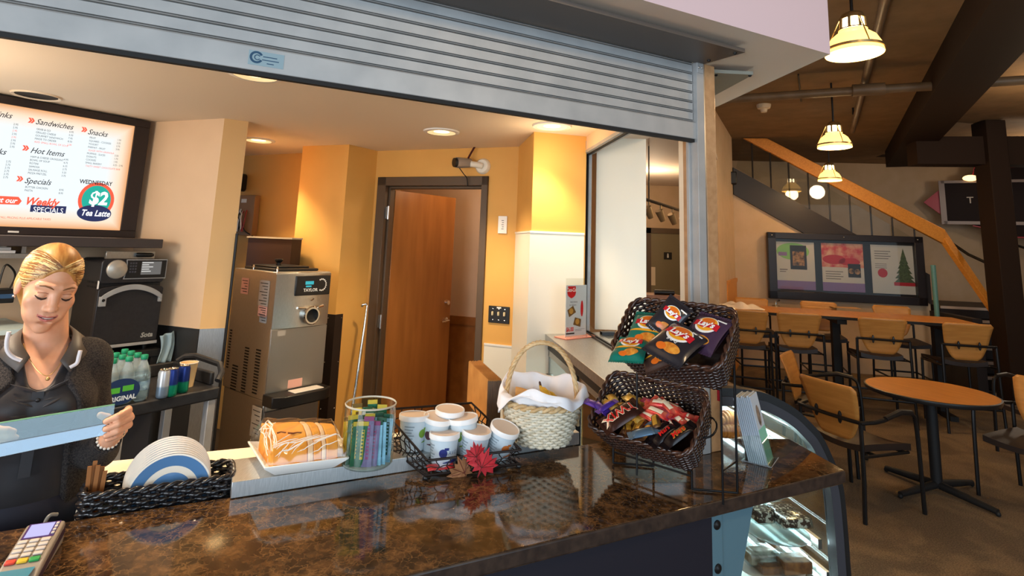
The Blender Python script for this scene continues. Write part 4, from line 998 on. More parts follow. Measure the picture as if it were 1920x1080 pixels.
q = onM(527, 624); MB().rect(q[0] - 0.03, q[1] - 0.02, q[0] + 0.03, q[1] + 0.016, 0.0075).build('rating_label', m_note, mach, smooth=0)
# hopper lids on top
b = MB(); b.box((0.04, hM, -0.52), (wM - 0.04, hM + 0.018, -0.10)); b.box((0.08, hM + 0.018, -0.50), (wM - 0.08, hM + 0.032, -0.16)); b.build('hopper_lid', m_blackp, mach, bevel=0.006)
MB().lathe([(0, 0.05), (0.028, 0.05), (0.032, 0.04), (0.016, 0.02), (0.02, 0.0)], 16, X=T(wM * 0.42, hM + 0.03, -0.3) @ RX(-90)).build('lid_knob', m_blackp, mach)
for (x, z) in ((0.02, -0.03), (0.02, -0.35)): MB().lathe([(0.007, 0), (0.007, 0.03), (0.004, 0.036), (0, 0.036)], 10, X=T(x, hM, z) @ RX(-90)).build('top_pin', m_chrome, mach)
# alcove: dark cabinet and electrical box with cables, speaker
p = gd(548, 446, 4.50); q_ = gd(440, 443, 4.80)
cb = thing('dark_cabinet', 'dark brown cabinet behind the soft serve machine', 'cabinet', (p.x, p.y, 0), math.atan2(q_.y - p.y, q_.x - p.x) + math.pi)
MB().box((-0.50, 0.0, 0.007), (0.0, 0.10, p.z - 0.012)).build('cabinet_body', M('cabinet_brown', (62, 40, 28), 0.5), cb)
MB().box((-0.51, -0.01, p.z - 0.012), (0.01, 0.10, p.z)).build('cabinet_top_lit', M('cabinet_top_lit', (190, 180, 160), 0.4), cb)  # pale top: light from above put into its colour
AWA = math.degrees(math.atan2(wa1.y - wa0.y, wa1.x - wa0.x)); PWA = wa1 + Vector((0, -0.02, 0))
def onA(x, y):
    p = gv(x, y, PWA, AWA) - Vector((PWA.x, PWA.y, 0)); return (p.dot(d2(AWA)), p.z)
XA = frame(Vector((PWA.x, PWA.y, 0)), d2(AWA))
e0, e1 = onA(446, 441), onA(489, 367)
eb = thing('electrical_box', 'open grey electrical box with cables on the ochre alcove wall', 'electrical box', X=XA)
MB().box((e0[0], e0[1], 0.001), (e1[0], e1[1], 0.06)).build('box_body', M('box_tan', (150, 112, 68), 0.5), eb, bevel=0.003)
MB().rect(e0[0] + 0.07, e1[1] - 0.07, e0[0] + 0.14, e1[1] - 0.035, 0.061).build('label', m_white, eb, smooth=0)
random.seed(3)
for i in range(7):
    x_ = e0[0] + 0.04 + random.random() * 0.12; y_ = e1[1] - 0.13
    pts = [(x_, y_ - 0.02 * random.random(), 0.06)] + [(x_ + 0.06 * (random.random() - 0.4), y_ - 0.07 * (k + 1), 0.075 + 0.02 * random.random()) for k in range(3)]
    MB().tube(smoothpath(pts, 5), 0.006, 6).build('cable', [m_white, m_blackp, M('cable_red', (150, 50, 40), 0.5)][i % 3], eb)
MB().tube(smoothpath([(e0[0] + 0.12, e1[1] - 0.26, 0.07), (e0[0] + 0.18, e1[1] - 0.33, 0.08), (e0[0] + 0.24, e1[1] - 0.37, 0.05), (e0[0] + 0.28, e1[1] - 0.41, 0.02)], 6), 0.006, 6).build('cable', m_blackp, eb)
e2 = onA(459, 343)
tag(MB().prism(rr(0.07, 0.17, 0.03, 4, e2[0], e2[1]), 0.001, 0.10).build('wall_speaker', m_blackp, X=XA, bevel=0.01), 'small black speaker high on the ochre alcove wall', 'speaker')
# black cable down the column edge
tag(MB().tube([colB + Vector((0.012, -0.012, zz - 2.5)) for zz in (1.75, 1.2, 0.7, 0.02)], 0.009, 8).build('power_cable', m_blackp), 'black cable running down the edge of the beige column', 'cable')
# corner guard on the machine wall
g0 = gv(630, 590, wb1, AWA); gz1 = g0.z
o1 = (wb1 - wb0).normalized(); o2 = (wc1 - wb1).normalized(); n1 = Vector((o1.y, -o1.x, 0)) * 0.006; n2 = Vector((o2.y, -o2.x, 0)) * 0.006
pA, pB = wb1 - o1 * 0.075, wb1 + o2 * 0.075
b = MB(); b.prism([tuple(q[:2]) for q in (pA, wb1, wb1 + n1 + n2, pA + n1)], 0.1, gz1); b.prism([tuple(q[:2]) for q in (wb1, pB, pB + n2, wb1 + n1 + n2)], 0.1, gz1)
cg = tag(b.build('corner_guard', M('guard_dark', (62, 52, 46), 0.4, 0.5), smooth=0), 'dark metal corner guard on the ochre wall beside the soft serve machine', 'corner guard')
for zz in (gz1 - 0.03, gz1 - 0.36, gz1 - 0.70, gz1 - 1.0):
    for pq, nq in ((wb1 - o1 * 0.06, n1), (wb1 + o2 * 0.06, n2)):
        s_ = MB().sphere((pq.x + nq.x, pq.y + nq.y, zz), 0.006, 8).build('screw', m_chrome, cg)
# hooked steel pole leaning in the corner
h0 = gd(689, 573, 4.60); h1 = gd(664, 745, 4.50); hd_ = (h0 - h1)
low = h1 - hd_ * (h1.z / hd_.z) * 0.995
pts = [low, h1, h0, h0 + Vector((-0.012, 0, 0.012)), h0 + Vector((-0.04, 0.0, 0.006)), h0 + Vector((-0.045, 0, -0.01))]
tag(MB().tube(pts, 0.011, 10).build('hooked_pole', m_chrome), 'thin hooked chrome pole leaning by the kitchen door', 'pole')
# ------------------------------------------------------------------ camera and switches on the door wall
XDW = frame(Vector((wc1.x, wc1.y, 0)), ddir)
def onD(x, y):
    p = gv(x, y, wc1, ADOOR) - Vector((wc1.x, wc1.y, 0)); return (p.dot(ddir), p.z)
c = onD(906, 312); cc = thing('security_camera', 'black security camera on a pale bracket above the kitchen door', 'camera', X=XDW @ T(c[0], c[1], 0))
MB().lathe([(0, 0.03), (0.05, 0.028), (0.062, 0.015), (0.064, 0.0)], 24).build('bracket_base', m_wains, cc)
MB().tube([(0, 0, 0.03), (-0.03, 0.005, 0.06), (-0.075, 0.01, 0.075)], 0.024, 12).build('bracket_arm', m_wains, cc)
cb_ = MB().tube([(-0.09, 0.02, 0.05), (-0.135, 0.015, 0.11), (-0.165, 0.012, 0.15)], [0.036, 0.042, 0.042], 20).build('camera_body', M('camera_silver', (170, 165, 158), 0.35, 0.5), cc)
MB().tube([(-0.160, 0.0125, 0.143), (-0.178, 0.011, 0.166)], [0.038, 0.036], 20).build('lens', m_blackp, cb_)
MB().tube([(-0.105, 0.03, 0.09), (-0.09, 0.10, 0.05), (-0.035, 0.22, 0.02)], 0.008, 8).build('cable', M('cable_maroon', (70, 20, 22), 0.5), cc)
MB().tube(smoothpath([(-0.16, -0.02, 0.11), (-0.13, -0.07, 0.08), (-0.115, -0.10, 0.05), (-0.115, -0.16, 0.03)], 5), 0.004, 6).build('cable', m_blackp, cc)
c = onD(943, 421.5); tt = thing('wall_timer', 'small white wall timer switch high on the ochre wall', 'switch', X=XDW @ T(c[0], c[1], 0))
MB().box((-0.037, -0.067, 0.001), (0.037, 0.067, 0.012)).build('plate', m_white, tt, bevel=0.003)
b = MB()
for i in range(5): b.rect(-0.008 + 0.004 * (i % 2), 0.03 - 0.016 * i, 0.012, 0.034 - 0.016 * i, 0.0125)
b.build('marks', m_print, tt, smooth=0)
c = onD(936, 590); sw = thing('light_switch', 'black triple light switch plate on the ochre wall', 'switch', X=XDW @ T(c[0], c[1], 0))
MB().box((-0.085, -0.062, 0.001), (0.085, 0.062, 0.010)).build('plate', m_blackp, sw, bevel=0.003)
for i in (-1, 0, 1):
    MB().box((i * 0.048 - 0.007, -0.006, 0.010), (i * 0.048 + 0.007, 0.022, 0.026)).build('toggle', M('toggle_ivory', (214, 200, 160), 0.4) if i == -1 else bpy.data.materials['toggle_ivory'], sw, bevel=0.002)
    for yy in (0.04, -0.04): MB().lathe([(0, 0.012), (0.005, 0.011)], 8, X=T(i * 0.048, yy, 0)).build('screw', m_chrome, sw)
MB().rect(-0.018, 0.046, 0.018, 0.057, 0.0104).build('label', m_white, sw, smooth=0)
# ------------------------------------------------------------------ menu card in a clear stand on the steel sill
f0, f1 = gz(1060, 634, 1.185), gz(1099, 630, 1.185); aS = math.atan2(f1.y - f0.y, f1.x - f0.x); wS = (f1 - f0).length
XTs = frame((f0 + f1) / 2, (math.cos(aS), math.sin(aS), 0))
hS = gv(1078, 535, f0, math.degrees(aS)).z - 1.185; hS2 = gv(1078, 522, f0, math.degrees(aS)).z - 1.185
tcard = thing('menu_card', 'white snack menu card in a clear acrylic stand on the steel sill', 'menu card', X=XTs @ T(0, 0.001, 0))
MB().box((-wS / 2 - 0.004, 0.0, 0.0), (wS / 2 + 0.004, hS2, 0.003)).build('acrylic_front', m_glass, tcard)
MB().box((-wS / 2 - 0.05, 0.0, -0.05), (wS / 2 + 0.05, 0.006, 0.06)).build('acrylic_foot', M('pink_acrylic', (240, 170, 152), 0.1, trans=0.5, ior=1.2), tcard, bevel=0.002)
cdp = MB().box((-wS / 2, 0.008, -0.004), (wS / 2, hS, -0.001)).build('card', M('card_white', (222, 224, 232), 0.5), tcard)
b = MB(); zc_ = 0.0004
shp = [(-0.42, 0.98), (-0.05, 0.98), (-0.03, 0.86), (-0.07, 0.80), (-0.14, 0.77), (-0.24, 0.745), (-0.34, 0.77), (-0.41, 0.80), (-0.45, 0.86)]
b.add([(p[0] * wS, p[1] * hS, zc_) for p in shp], [tuple(range(len(shp)))], 0)
b.text('Coca-Cola', -0.24 * wS, 0.875 * hS, 0.034, zc_ + 0.0003, 1, align='CENTER', shear=0.35, bold=0.0006, sx=0.62)
b.disc((0.27 * wS, 0.54 * hS, zc_), 0.012, 16, 0, r2=0.05)
for (x, y, a) in ((-0.24, 0.49, 0.5), (0.05, 0.28, -0.2)):
    X2 = T(x * wS, y * hS, zc_) @ RZ(math.degrees(a)); b.add([(-0.032, -0.02, 0), (0.034, -0.024, 0), (0.03, 0.024, 0), (-0.026, 0.026, 0)], [(0, 1, 2, 3)], 2, X2); b.disc((0.0, 0.004, 0.0003), 0.018, 10, 3, X2)
b.text('hot bites', -0.30 * wS, 0.66 * hS, 0.018, zc_, 4); b.text('to share', -0.34 * wS, 0.60 * hS, 0.018, zc_, 4)
b.text('$6.00', -0.47 * wS, 0.115 * hS, 0.036, zc_, 0, bold=0.001, sx=0.8)
for i in range(2): b.rect(-0.05 * wS, (0.14 - 0.025 * i) * hS, (0.42 - 0.15 * i) * wS, (0.147 - 0.025 * i) * hS, zc_, 4)
b.rect(-0.48 * wS, 0.06 * hS, -0.08 * wS, 0.085 * hS, zc_, 5)
b.build('card_print', [M('cola_red', (206, 28, 36), 0.4), m_white, M('snack_brown', (120, 84, 40), 0.5), M('snack_gold', (190, 140, 60), 0.5), M('print_grey', (120, 120, 132), 0.5), m_print], cdp, smooth=0)
# ------------------------------------------------------------------ things on the counter
# card terminal
tr_, fr_, tl_, fl2 = gz(117, 997, 1.055), gz(81, 1052, 1.055), gz(45, 1002, 1.055), gz(0, 1065, 1.055)
yd_ = ((tr_ - fr_) + (tl_ - fl2)).normalized(); xd_ = Vector((yd_.y, -yd_.x, 0))
wT = 0.5 * ((tr_ - tl_).dot(xd_) + (fr_ - fl2).dot(xd_)); cF = (fr_ + fl2) * 0.5
m_term = M('terminal_taupe', (150, 140, 128), 0.4); m_key = M('terminal_key', (206, 196, 188), 0.4)
TX = frame(Vector((cF.x, cF.y, zc + 0.0005)), xd_, yd_)
te = thing('card_terminal', 'taupe card payment terminal with keypad at the left end of the stone counter', 'card terminal', X=TX)
hw = wT / 2; LT = 0.155
side = [(-0.065, 0.004), (-0.06, 0.022), (-0.012, 0.030), (0.0, 0.034), (LT - 0.006, 0.050), (LT, 0.046), (LT + 0.004, 0.006), (LT - 0.004, 0.0), (-0.06, 0.0)]
b = MB(); b.loft([[(x, p[0], p[1]) for p in side] for x in (-hw, hw)]); b.build('terminal_body', m_term, te, bevel=0.005, seg=3)
sl = math.degrees(math.atan2(0.016, LT)); XF = T(0, 0, 0.0345) @ RX(sl)
MB().box((-hw - 0.0005, -0.03, -0.030), (-hw + 0.002, LT, -0.012), X=XF).box((hw - 0.002, -0.03, -0.030), (hw + 0.0005, LT, -0.012), X=XF).build('side_band', M('terminal_plum', (58, 36, 58), 0.4), te)
MB().rect(-hw + 0.006, 0.092, hw - 0.008, 0.152, 0.0006).build('screen_surround', M('terminal_violet', (70, 40, 110), 0.35), te, X=XF, smooth=0)
MB().rect(-hw + 0.010, 0.097, hw - 0.018, 0.148, 0.0012).build('screen', em('lcd_lilac', (186, 184, 236), 0.75), te, X=XF, smooth=0)
for i in range(4):
    MB().cbox((hw - 0.012, 0.103 + 0.0125 * i, 0.002), (0.006, 0.007, 0.003)).build('soft_key', m_key, te, X=XF, bevel=0.001)
for r in range(4):
    for c_ in range(3):
        MB().cbox((-hw * 0.62 + c_ * hw * 0.56, 0.080 - r * 0.0165, 0.002), (hw * 0.46, 0.011, 0.004)).build('number_key', m_key, te, X=XF, bevel=0.0015)
for i, (nm, cl) in enumerate((('cancel_key', (214, 66, 48)), ('clear_key', (224, 184, 44)), ('enter_key', (40, 150, 72)))):
    k_ = MB().cbox((-hw * 0.62 + i * hw * 0.56, 0.010, 0.002), (hw * 0.5, 0.014, 0.005)).build(nm, M(nm, cl, 0.4), te, X=XF, bevel=0.002); k_['label'] = ('red', 'yellow', 'green')[i] + ' key'
MB().rect(-hw + 0.004, -0.058, hw - 0.010, -0.012, 0.0302 - 0.0345 + 0.0008, X=RX(-6)).build('front_label', M('label_blue', (70, 140, 170), 0.4), te, X=T(0, 0, 0.0345), smooth=0)
MB().tube(smoothpath([(-0.005, LT, 0.02), (-0.006, LT + 0.012, 0.045), (0.0, LT + 0.02, 0.056), (0.012, LT + 0.03, 0.052)], 6), 0.004, 8).build('cable', M('cable_grey', (120, 116, 108), 0.4), te)
# ---- woven baskets
def outline(L, W, r, N):
    P = rr(L, W, r, 6); P = [Vector((p[0], p[1], 0)) for p in P]; seg = [(P[(i + 1) % len(P)] - P[i]).length for i in range(len(P))]; tot = sum(seg); out = []
    i = 0; acc = 0
    for k in range(N):
        s = tot * k / N
        while acc + seg[i] < s: acc += seg[i]; i += 1
        t = (s - acc) / seg[i]; p = P[i].lerp(P[(i + 1) % len(P)], t); d = (P[(i + 1) % len(P)] - P[i]).normalized(); out.append((p, Vector((d.y, -d.x, 0))))
    return out
def woven(parent, L, W, H, r, kbot, rows, nst, sr, m_w, m_r, rim=0.008, X=None, slack=1.0, round_=False):
    N = nst * 4
    O = outline(L, W, r, N) if not round_ else [(Vector((L / 2 * math.cos(2 * math.pi * k / N), W / 2 * math.sin(2 * math.pi * k / N), 0)), Vector((math.cos(2 * math.pi * k / N), math.sin(2 * math.pi * k / N), 0))) for k in range(N)]
    b = MB()
    for i in range(rows):
        h = (i + 0.6) / rows; s = kbot + (1 - kbot) * h ** 0.8
        b.tube([p * s + n * (sr * 1.05 * math.sin(math.pi * (k / 2.0) + math.pi * i) * slack) + Vector((0, 0, h * H)) for k, (p, n) in enumerate(O)], sr, 6, 0, True)
    b.build('weave', m_w, parent, X=X, smooth=85)
    b = MB()
    for k in range(0, N, 2):
        p, n = O[k]; b.tube([p * (kbot + (1 - kbot) * h ** 0.8) + Vector((0, 0, h * H)) for h in (0.0, 0.3, 0.65, 1.0)], sr * 0.75, 5)
    o = b.build('stakes', m_w, parent, X=X); o['kind'] = 'stuff'
    b = MB()
    for ph in (0, math.pi):
        pts = []
        O2 = O
        for k, (p, n) in enumerate(O2):
            a = ph + k * 2 * math.pi * round(N / 6.0) / N; pts.append(p + n * (math.cos(a) * rim * 0.55) + Vector((0, 0, H + math.sin(a) * rim * 0.55)))
        b.tube(pts, rim * 0.62, 6, 0, True)
    b.build('braided_rim', m_r, parent, X=X, smooth=80)
    MB().prism([tuple((p * (kbot * 0.99))[:2]) for p, n in O[::2]], 0.0, 0.005).build('basket_base', m_w, parent, X=X)
m_wick = M('dark_wicker', (52, 30, 24), 0.3, coat=0.4, noise=40, col2=(30, 18, 16)); m_wickr = M('dark_wicker_rim', (78, 46, 32), 0.3, coat=0.4, noise=60, col2=(40, 24, 20))
m_wickb = M('black_wicker', (30, 28, 30), 0.28, coat=0.4)
BX = frame(uv(-0.07, 1.944, 0.931), U, Vv)
bk = thing('plate_basket', 'low black woven basket holding upright plates at the back of the counter', 'basket', X=BX)
woven(bk, 0.355, 0.125, 0.134, 0.025, 0.97, 10, 22, 0.0065, m_wickb, m_wickb, 0.009)
m_plate = M('plate_white', (240, 226, 206), 0.15); m_pblue = M('plate_blue', (86, 128, 172), 0.15)
def plate():
    t = thing('dinner_plate', 'pale dinner plate standing behind the front plate in the black basket', 'plate', group='plates standing in the black basket')
    MB().lathe([(0, -0.004), (0.06, -0.004), (0.066, -0.002), (0.128, 0.012), (0.130, 0.015), (0.127, 0.016), (0.07, 0.004), (0, 0.002)], 56).build('plate_body', m_plate, t)
    b = MB(); ring = lambda r0, r1: [(r0, 0.004 + (r0 - 0.07) * 0.2105 + 0.0006), (r1, 0.004 + (r1 - 0.07) * 0.2105 + 0.0006)]
    b.lathe(ring(0.090, 0.124), 56); b.build('blue_band', m_pblue, t)
    MB().lathe([(0, 0.0026), (0.068, 0.0042)], 40).build('blue_centre', m_pblue, t)
    return t
p0 = plate()
for i in range(9):
    o = p0 if i == 0 else dup(p0)
    X = frame(uv(-0.047 - 0.0012 * i, 1.912 + 0.0085 * i, 1.031 + 0.0026 * i), U, (0, 0, 1)) @ RX(-6 - 0.5 * i) @ Matrix.Scale(0.80 + 0.004 * i, 4)
    o.matrix_basis = X
p0['label'] = 'front plate with blue bands, standing upright in the black basket'; del p0['group']
m_stick = M('stick_wrap', (150, 92, 38), 0.6)
random.seed(5)
for i in range(5):
    x = -0.236 + 0.0055 * i
    o = MB().box((-0.005, -0.002, 0), (0.005, 0.002, 0.190 - 0.008 * abs(i - 1))).build('stir_stick', m_stick, X=frame(uv(x, 1.930 + 0.012 * (i % 2), 0.938), U, Vv) @ RY(-2 + i * 1.2) @ RX(-3))
    tag(o, 'brown paper wrapped stir stick standing at the left end of the black basket', 'stir stick', 'wrapped stir sticks in the basket')
# ---- loaf on a square plate
q = [gz(*p, 1.098) for p in ((464, 829), (495, 879), (655, 859), (634, 831))]
cp3 = (q[0] + q[1] + q[2] + q[3]) / 4
aP = math.degrees(math.atan2(q[2].y - q[1].y, q[2].x - q[1].x)); PX_ = frame(Vector((cp3.x, cp3.y, 1.0645)), d2(aP), d2(aP + 90))
sp_ = thing('square_plate', 'square white ceramic plate on the steel ledge under the wrapped cake', 'plate', X=PX_)
iP = PX_.inverted(); ql = [iP @ p for p in q]
def sq(k, z): return [((p.x) * k, (p.y) * k, z) for p in (ql[1], ql[2], ql[3], ql[0])]
b = MB(); b.loft([sq(0.66, 0.0), sq(0.72, 0.004), sq(0.99, 0.031), sq(1.0, 0.036), sq(0.97, 0.036), sq(0.70, 0.010)]); b.build('plate_body', m_white, sp_, bevel=0.003)
lc = thing('wrapped_cake', 'sliced orange loaf cake under plastic wrap on the square white plate', 'cake', X=PX_ @ T(0, 0, 0.012))
m_cake = M('cake_orange', (248, 176, 64), 0.6, noise=18, col2=(236, 148, 44), ramp=(0.4, 0.75)); m_wrapglint = M('cake_wrap_highlight', (246, 214, 172), 0.6); m_crack = M('cake_crack', (120, 52, 14), 0.7)
def top(a, c): # bilinear over a slightly smaller footprint, c from front to back
    A, B, C2, D = [Vector((p[0], p[1], 0)) for p in sq(0.78, 0)]
    return (A * (1 - a) + B * a) * (1 - c) + (D * (1 - a) + C2 * a) * c
edges = [(0.0, 0.53, 0), (0.53, 0.62, 1), (0.62, 0.745, 0), (0.745, 0.815, 1), (0.815, 1.0, 0)]  # pale slabs stand for highlights on the wrap, put in as colour
for (a0, a1, mt) in edges:
    b = MB(); rings = []
    for a in np.linspace(a0, a1 - 0.004, 5):
        h = 0.096 - 0.012 * abs(a - 0.55)
        rings.append([tuple(top(a, 0.02)), tuple(top(a, 0.0) + Vector((0, 0, 0.012))), tuple(top(a, 0.10) + Vector((0, 0, h * 0.62))), tuple(top(a, 0.34) + Vector((0, 0, h * 0.90))), tuple(top(a, 0.62) + Vector((0, 0, h))), tuple(top(a, 0.98) + Vector((0, 0, h * 0.96))), tuple(top(a, 1.0))])
    b.loft(rings); b.build('cake_or_highlight_slab', [m_cake, m_wrapglint][mt], lc, bevel=0.003)
b = MB()
for seg in (((0.12, 0.40), (0.18, 0.44), (0.24, 0.39)), ((0.27, 0.37), (0.34, 0.33), (0.40, 0.36), (0.46, 0.34)), ((0.40, 0.62), (0.44, 0.66), (0.50, 0.64))):
    b.tube([tuple(top(*s) + Vector((0, 0, 0.0855 + 0.006 * (s[1] > 0.5)))) for s in seg], 0.0025, 5)
b.build('crust_crack', m_crack, lc)
# the wrap: streaky clear sheet over the cake
wrapm = glass('cling_wrap', (250, 248, 244), 0.12, 0.5)
def wr(a, c):
    A, B, C2, D = [Vector((p[0], p[1], 0)) for p in sq(0.97, 0)]
    p = (A * (1 - a) + B * a) * (1 - c) + (D * (1 - a) + C2 * a) * c
    e = max(abs(a - 0.5), abs(c - 0.5)) * 2; k = max(0.0, min(1.0, (1 - e) / 0.22)) ** 0.6
    hf = 0.6 + 0.4 * min(1, max(0, (c - 0.08) / 0.5))
    return (p.x, p.y, 0.026 + k * (0.076 * hf) + 0.0035 * math.sin(a * 37 + c * 11) * (1 - abs(2 * k - 1)) + 0.0018 * math.sin(a * 23 - c * 31))
MB().grid(wr, 46, 40).build('cling_wrap', wrapm, lc)
b = MB(); random.seed(11)                            # bright taut folds of the wrap
for i in range(17):
    a0 = random.uniform(0.05, 0.55); a1 = a0 + random.uniform(0.15, 0.42); c0 = random.uniform(0.02, 0.12); c1 = c0 + random.uniform(0.04, 0.26)
    b.tube([Vector(wr(a0 + (min(a1, 0.97) - a0) * t, c0 + (c1 - c0) * t)) + Vector((0, 0, 0.0015)) for t in np.linspace(0, 1, 9)], [0.0004, 0.001, 0.0014, 0.0016, 0.0016, 0.0016, 0.0014, 0.001, 0.0004], 5)
for i in range(8):
    a0 = random.uniform(0.02, 0.14); c0 = random.uniform(0.05, 0.25); b.tube([Vector(wr(a0 + 0.08 * t * random.random(), c0 + 0.55 * t)) + Vector((0, 0, 0.0015)) for t in np.linspace(0, 1, 7)], 0.0012, 5)
o = b.build('wrap_folds', M('wrap_white', (250, 240, 226), 0.25), lc); o['kind'] = 'stuff'
# ---- glass jar of tea sachets
cj = gz(688, 868, 1.0645); RJ = 0.078; HJ = 0.176
jr = thing('glass_jar', 'clear glass jar of tea sachets on the steel ledge', 'jar', (cj.x, cj.y, 1.0645))
m_jar = glass('jar_glass', (244, 248, 244), 0.01, 0.5)
MB().lathe([(0, 0.0), (RJ - 0.006, 0.0), (RJ, 0.006), (RJ, HJ)], 48).build('jar_wall', m_jar, jr)
MB().lathe([(RJ - 0.003, HJ - 0.003), (RJ + 0.001, HJ - 0.003), (RJ + 0.0015, HJ), (RJ - 0.001, HJ + 0.002), (RJ - 0.003, HJ - 0.001), (RJ - 0.003, HJ - 0.003)], 48).build('jar_rim', M('glass_edge', (228, 220, 200), 0.08, trans=0.3), jr)
MB().lathe([(0, 0.004), (RJ - 0.004, 0.004), (RJ - 0.003, 0.008), (0, 0.008)], 40).build('jar_base', M('glass_foot', (214, 226, 220), 0.08, trans=0.6, ior=1.2), jr)
random.seed(21)
sac = [('green', (22, 84, 58), (206, 178, 60)), ('yellow', (214, 166, 40), (120, 90, 30)), ('pale blue', (120, 166, 190), (28, 84, 66)), ('purple', (104, 96, 132), (150, 70, 120)), ('white', (222, 220, 206), (34, 96, 62))]
smat = [(M('tea_' + n.replace(' ', '_'), a, 0.35, noise=30, col2=tuple(min(255, int(v * 1.25 + 8)) for v in a)), M('tea_band_' + n.replace(' ', '_'), c, 0.4)) for n, a, c in sac]
right = Vector((cj.y, -cj.x, 0)).normalized(); fwd = Vector((cj.x, cj.y, 0)).normalized()
spots = [(-0.062, 0.0, 1), (-0.048, -0.03, 0), (-0.036, -0.046, 0), (-0.020, -0.054, 0), (-0.002, -0.056, 3), (0.014, -0.05, 3), (0.026, -0.046, 2), (0.040, -0.040, 2), (0.054, -0.024, 2), (0.0, -0.02, 0), (0.026, -0.012, 2), (-0.028, 0.0, 4), (0.0, 0.02, 4), (0.034, 0.022, 0), (-0.04, 0.034, 1), (0.01, 0.046, 0), (-0.012, 0.03, 4)]
for i, (x, y, c_) in enumerate(spots):
    p = cj + right * x + fwd * y; w2 = 0.015; hh = 0.125 + 0.02 * random.random() + (0.02 if y > 0 else 0)
    b = MB(); b.loft([[(-w2, -0.001, z), (-w2 * 0.4, -0.0032 * k, z), (w2 * 0.4, -0.0032 * k, z), (w2, -0.001, z), (w2, 0.001, z), (w2 * 0.4, 0.0032 * k, z), (-w2 * 0.4, 0.0032 * k, z), (-w2, 0.001, z)] for z, k in ((0, 0.3), (0.008, 0.5), (0.02, 1), (hh - 0.02, 1), (hh - 0.008, 0.5), (hh, 0.3))])
    zb = 0.02
    b.rect(-0.004, 0, 0.005, 1, 0, 1, X=Matrix(((1, 0, 0, 0), (0, 0, 0, -0.0036), (0, hh - 0.045, 0, 0.022), (0, 0, 0, 1))))
    for k in range(9): b.rect(-0.0025, 0, 0.0035, 1, 0, 0, X=Matrix(((1, 0, 0, 0), (0, 0, 0, -0.0039), (0, 0.005, 0, 0.03 + k * 0.010), (0, 0, 0, 1))))
    b.box((-w2, -0.0022, hh - 0.012), (w2, 0.0022, hh), 1)
    A_x = right * math.cos(0.25 * (random.random() - 0.5) - x * 6) + fwd * math.sin(0.25 * (random.random() - 0.5) - x * 6)
    o = b.build('tea_sachet', list(smat[c_]), X=frame(Vector((p.x, p.y, 1.0735)), A_x, None) @ RX(-90) @ RX(4 * (random.random() - 0.6)) @ RY(5 * (random.random() - 0.5)) if False else Matrix.Translation((p.x, p.y, 1.0735)) @ frame((0, 0, 0), A_x, Vector((-A_x.y, A_x.x, 0))) @ RX(3 * (random.random() - 0.3)) @ RY(5 * (random.random() - 0.5)), smooth=30)
    tag(o, sac[c_][0] + ' tea sachet standing in the glass jar', 'tea sachet', sac[c_][0] + ' tea sachets in the jar')
# ---- wire tray with yogurt tubs
FLt, FRt, BLt = gz(798, 892, 1.034), gz(973, 870, 1.034), gz(726, 836, 1.072)
xt = (FRt - FLt).normalized(); yt_ = (BLt - FLt); SKEW = yt_.dot(xt); yt_ = (yt_ - xt * yt_.dot(xt)).normalized()
WX = frame(FLt, xt, yt_); Lt = (FRt - FLt).length; Dt = (BLt - FLt - xt * SKEW).length * 1.22; SKEW = SKEW / Dt * 1.22
class SK(MB):
    def build(s, *a, **k):
        s.v = [(p[0] + SKEW * p[1], p[1], p[2]) for p in s.v]; return MB.build(s, *a, **k)
wtray = thing('wire_tray', 'black wire letter tray holding yogurt tubs on the counter', 'wire tray', X=WX)
m_wire = M('wire_bronze', (46, 36, 32), 0.4, 0.6)
h0_, h1_ = 0.048, 0.104
hz_ = lambda y: h0_ + (h1_ - h0_) * (y / Dt) ** 1.0
b = SK(); b.tube([(0, 0, 0), (Lt, 0, 0), (Lt, Dt, 0), (0, Dt, 0)], 0.0045, 8, 0, True); b.build('base_frame', m_wire, wtray)
b = SK(); b.tube([(0, 0, h0_), (Lt, 0, h0_)], 0.004, 8); b.tube([(0, 0, h0_), (0, Dt, h1_), (Lt, Dt, h1_), (Lt, 0, h0_)], 0.004, 8); b.build('top_rail', m_wire, wtray)
b = SK()
def wig(x0, y0, H, dx, dy):
    b.tube([(x0 + dx * 0.006 * math.sin(t * 9 + x0 * 90 + y0 * 70), y0 + dy * 0.006 * math.sin(t * 9 + x0 * 90 + y0 * 70), H * t) for t in np.linspace(0, 1, 9)], 0.0016, 5)
for i in range(1, 9): wig(Lt * i / 9, 0, h0_, 1, 0); wig(Lt * i / 9, Dt, h1_, 1, 0)
for j in range(1, 11): wig(0, Dt * j / 11, hz_(Dt * j / 11), 0, 1); wig(Lt, Dt * j / 11, hz_(Dt * j / 11), 0, 1)
for y in (0, Dt):
    H = hz_(y)
    for kk in ((0.5,) if y == 0 else (0.33, 0.66)): b.tube([(Lt * t, y, H * kk + 0.003 * math.sin(t * 40)) for t in np.linspace(0, 1, 24)], 0.0016, 5)
for x in (0, Lt):
    for kk in (0.35, 0.68): b.tube([(x, Dt * t, hz_(Dt * t) * kk + 0.002 * math.sin(t * 30)) for t in np.linspace(0, 1, 16)], 0.0016, 5)
for i in range(1, 16): b.tube([(Lt * i / 16, 0, 0), (Lt * i / 16, Dt, 0)], 0.0016, 5)
for j in range(1, 9): b.tube([(0, Dt * j / 9, 0.001), (Lt, Dt * j / 9, 0.001)], 0.0016, 5)
o = b.build('wire_mesh', m_wire, wtray); o['kind'] = 'stuff'
for (x, y) in ((0, 0), (Lt, 0)): SK().sphere((x, y, -0.008), 0.007, 12).build('ball_foot', m_blackp, wtray)
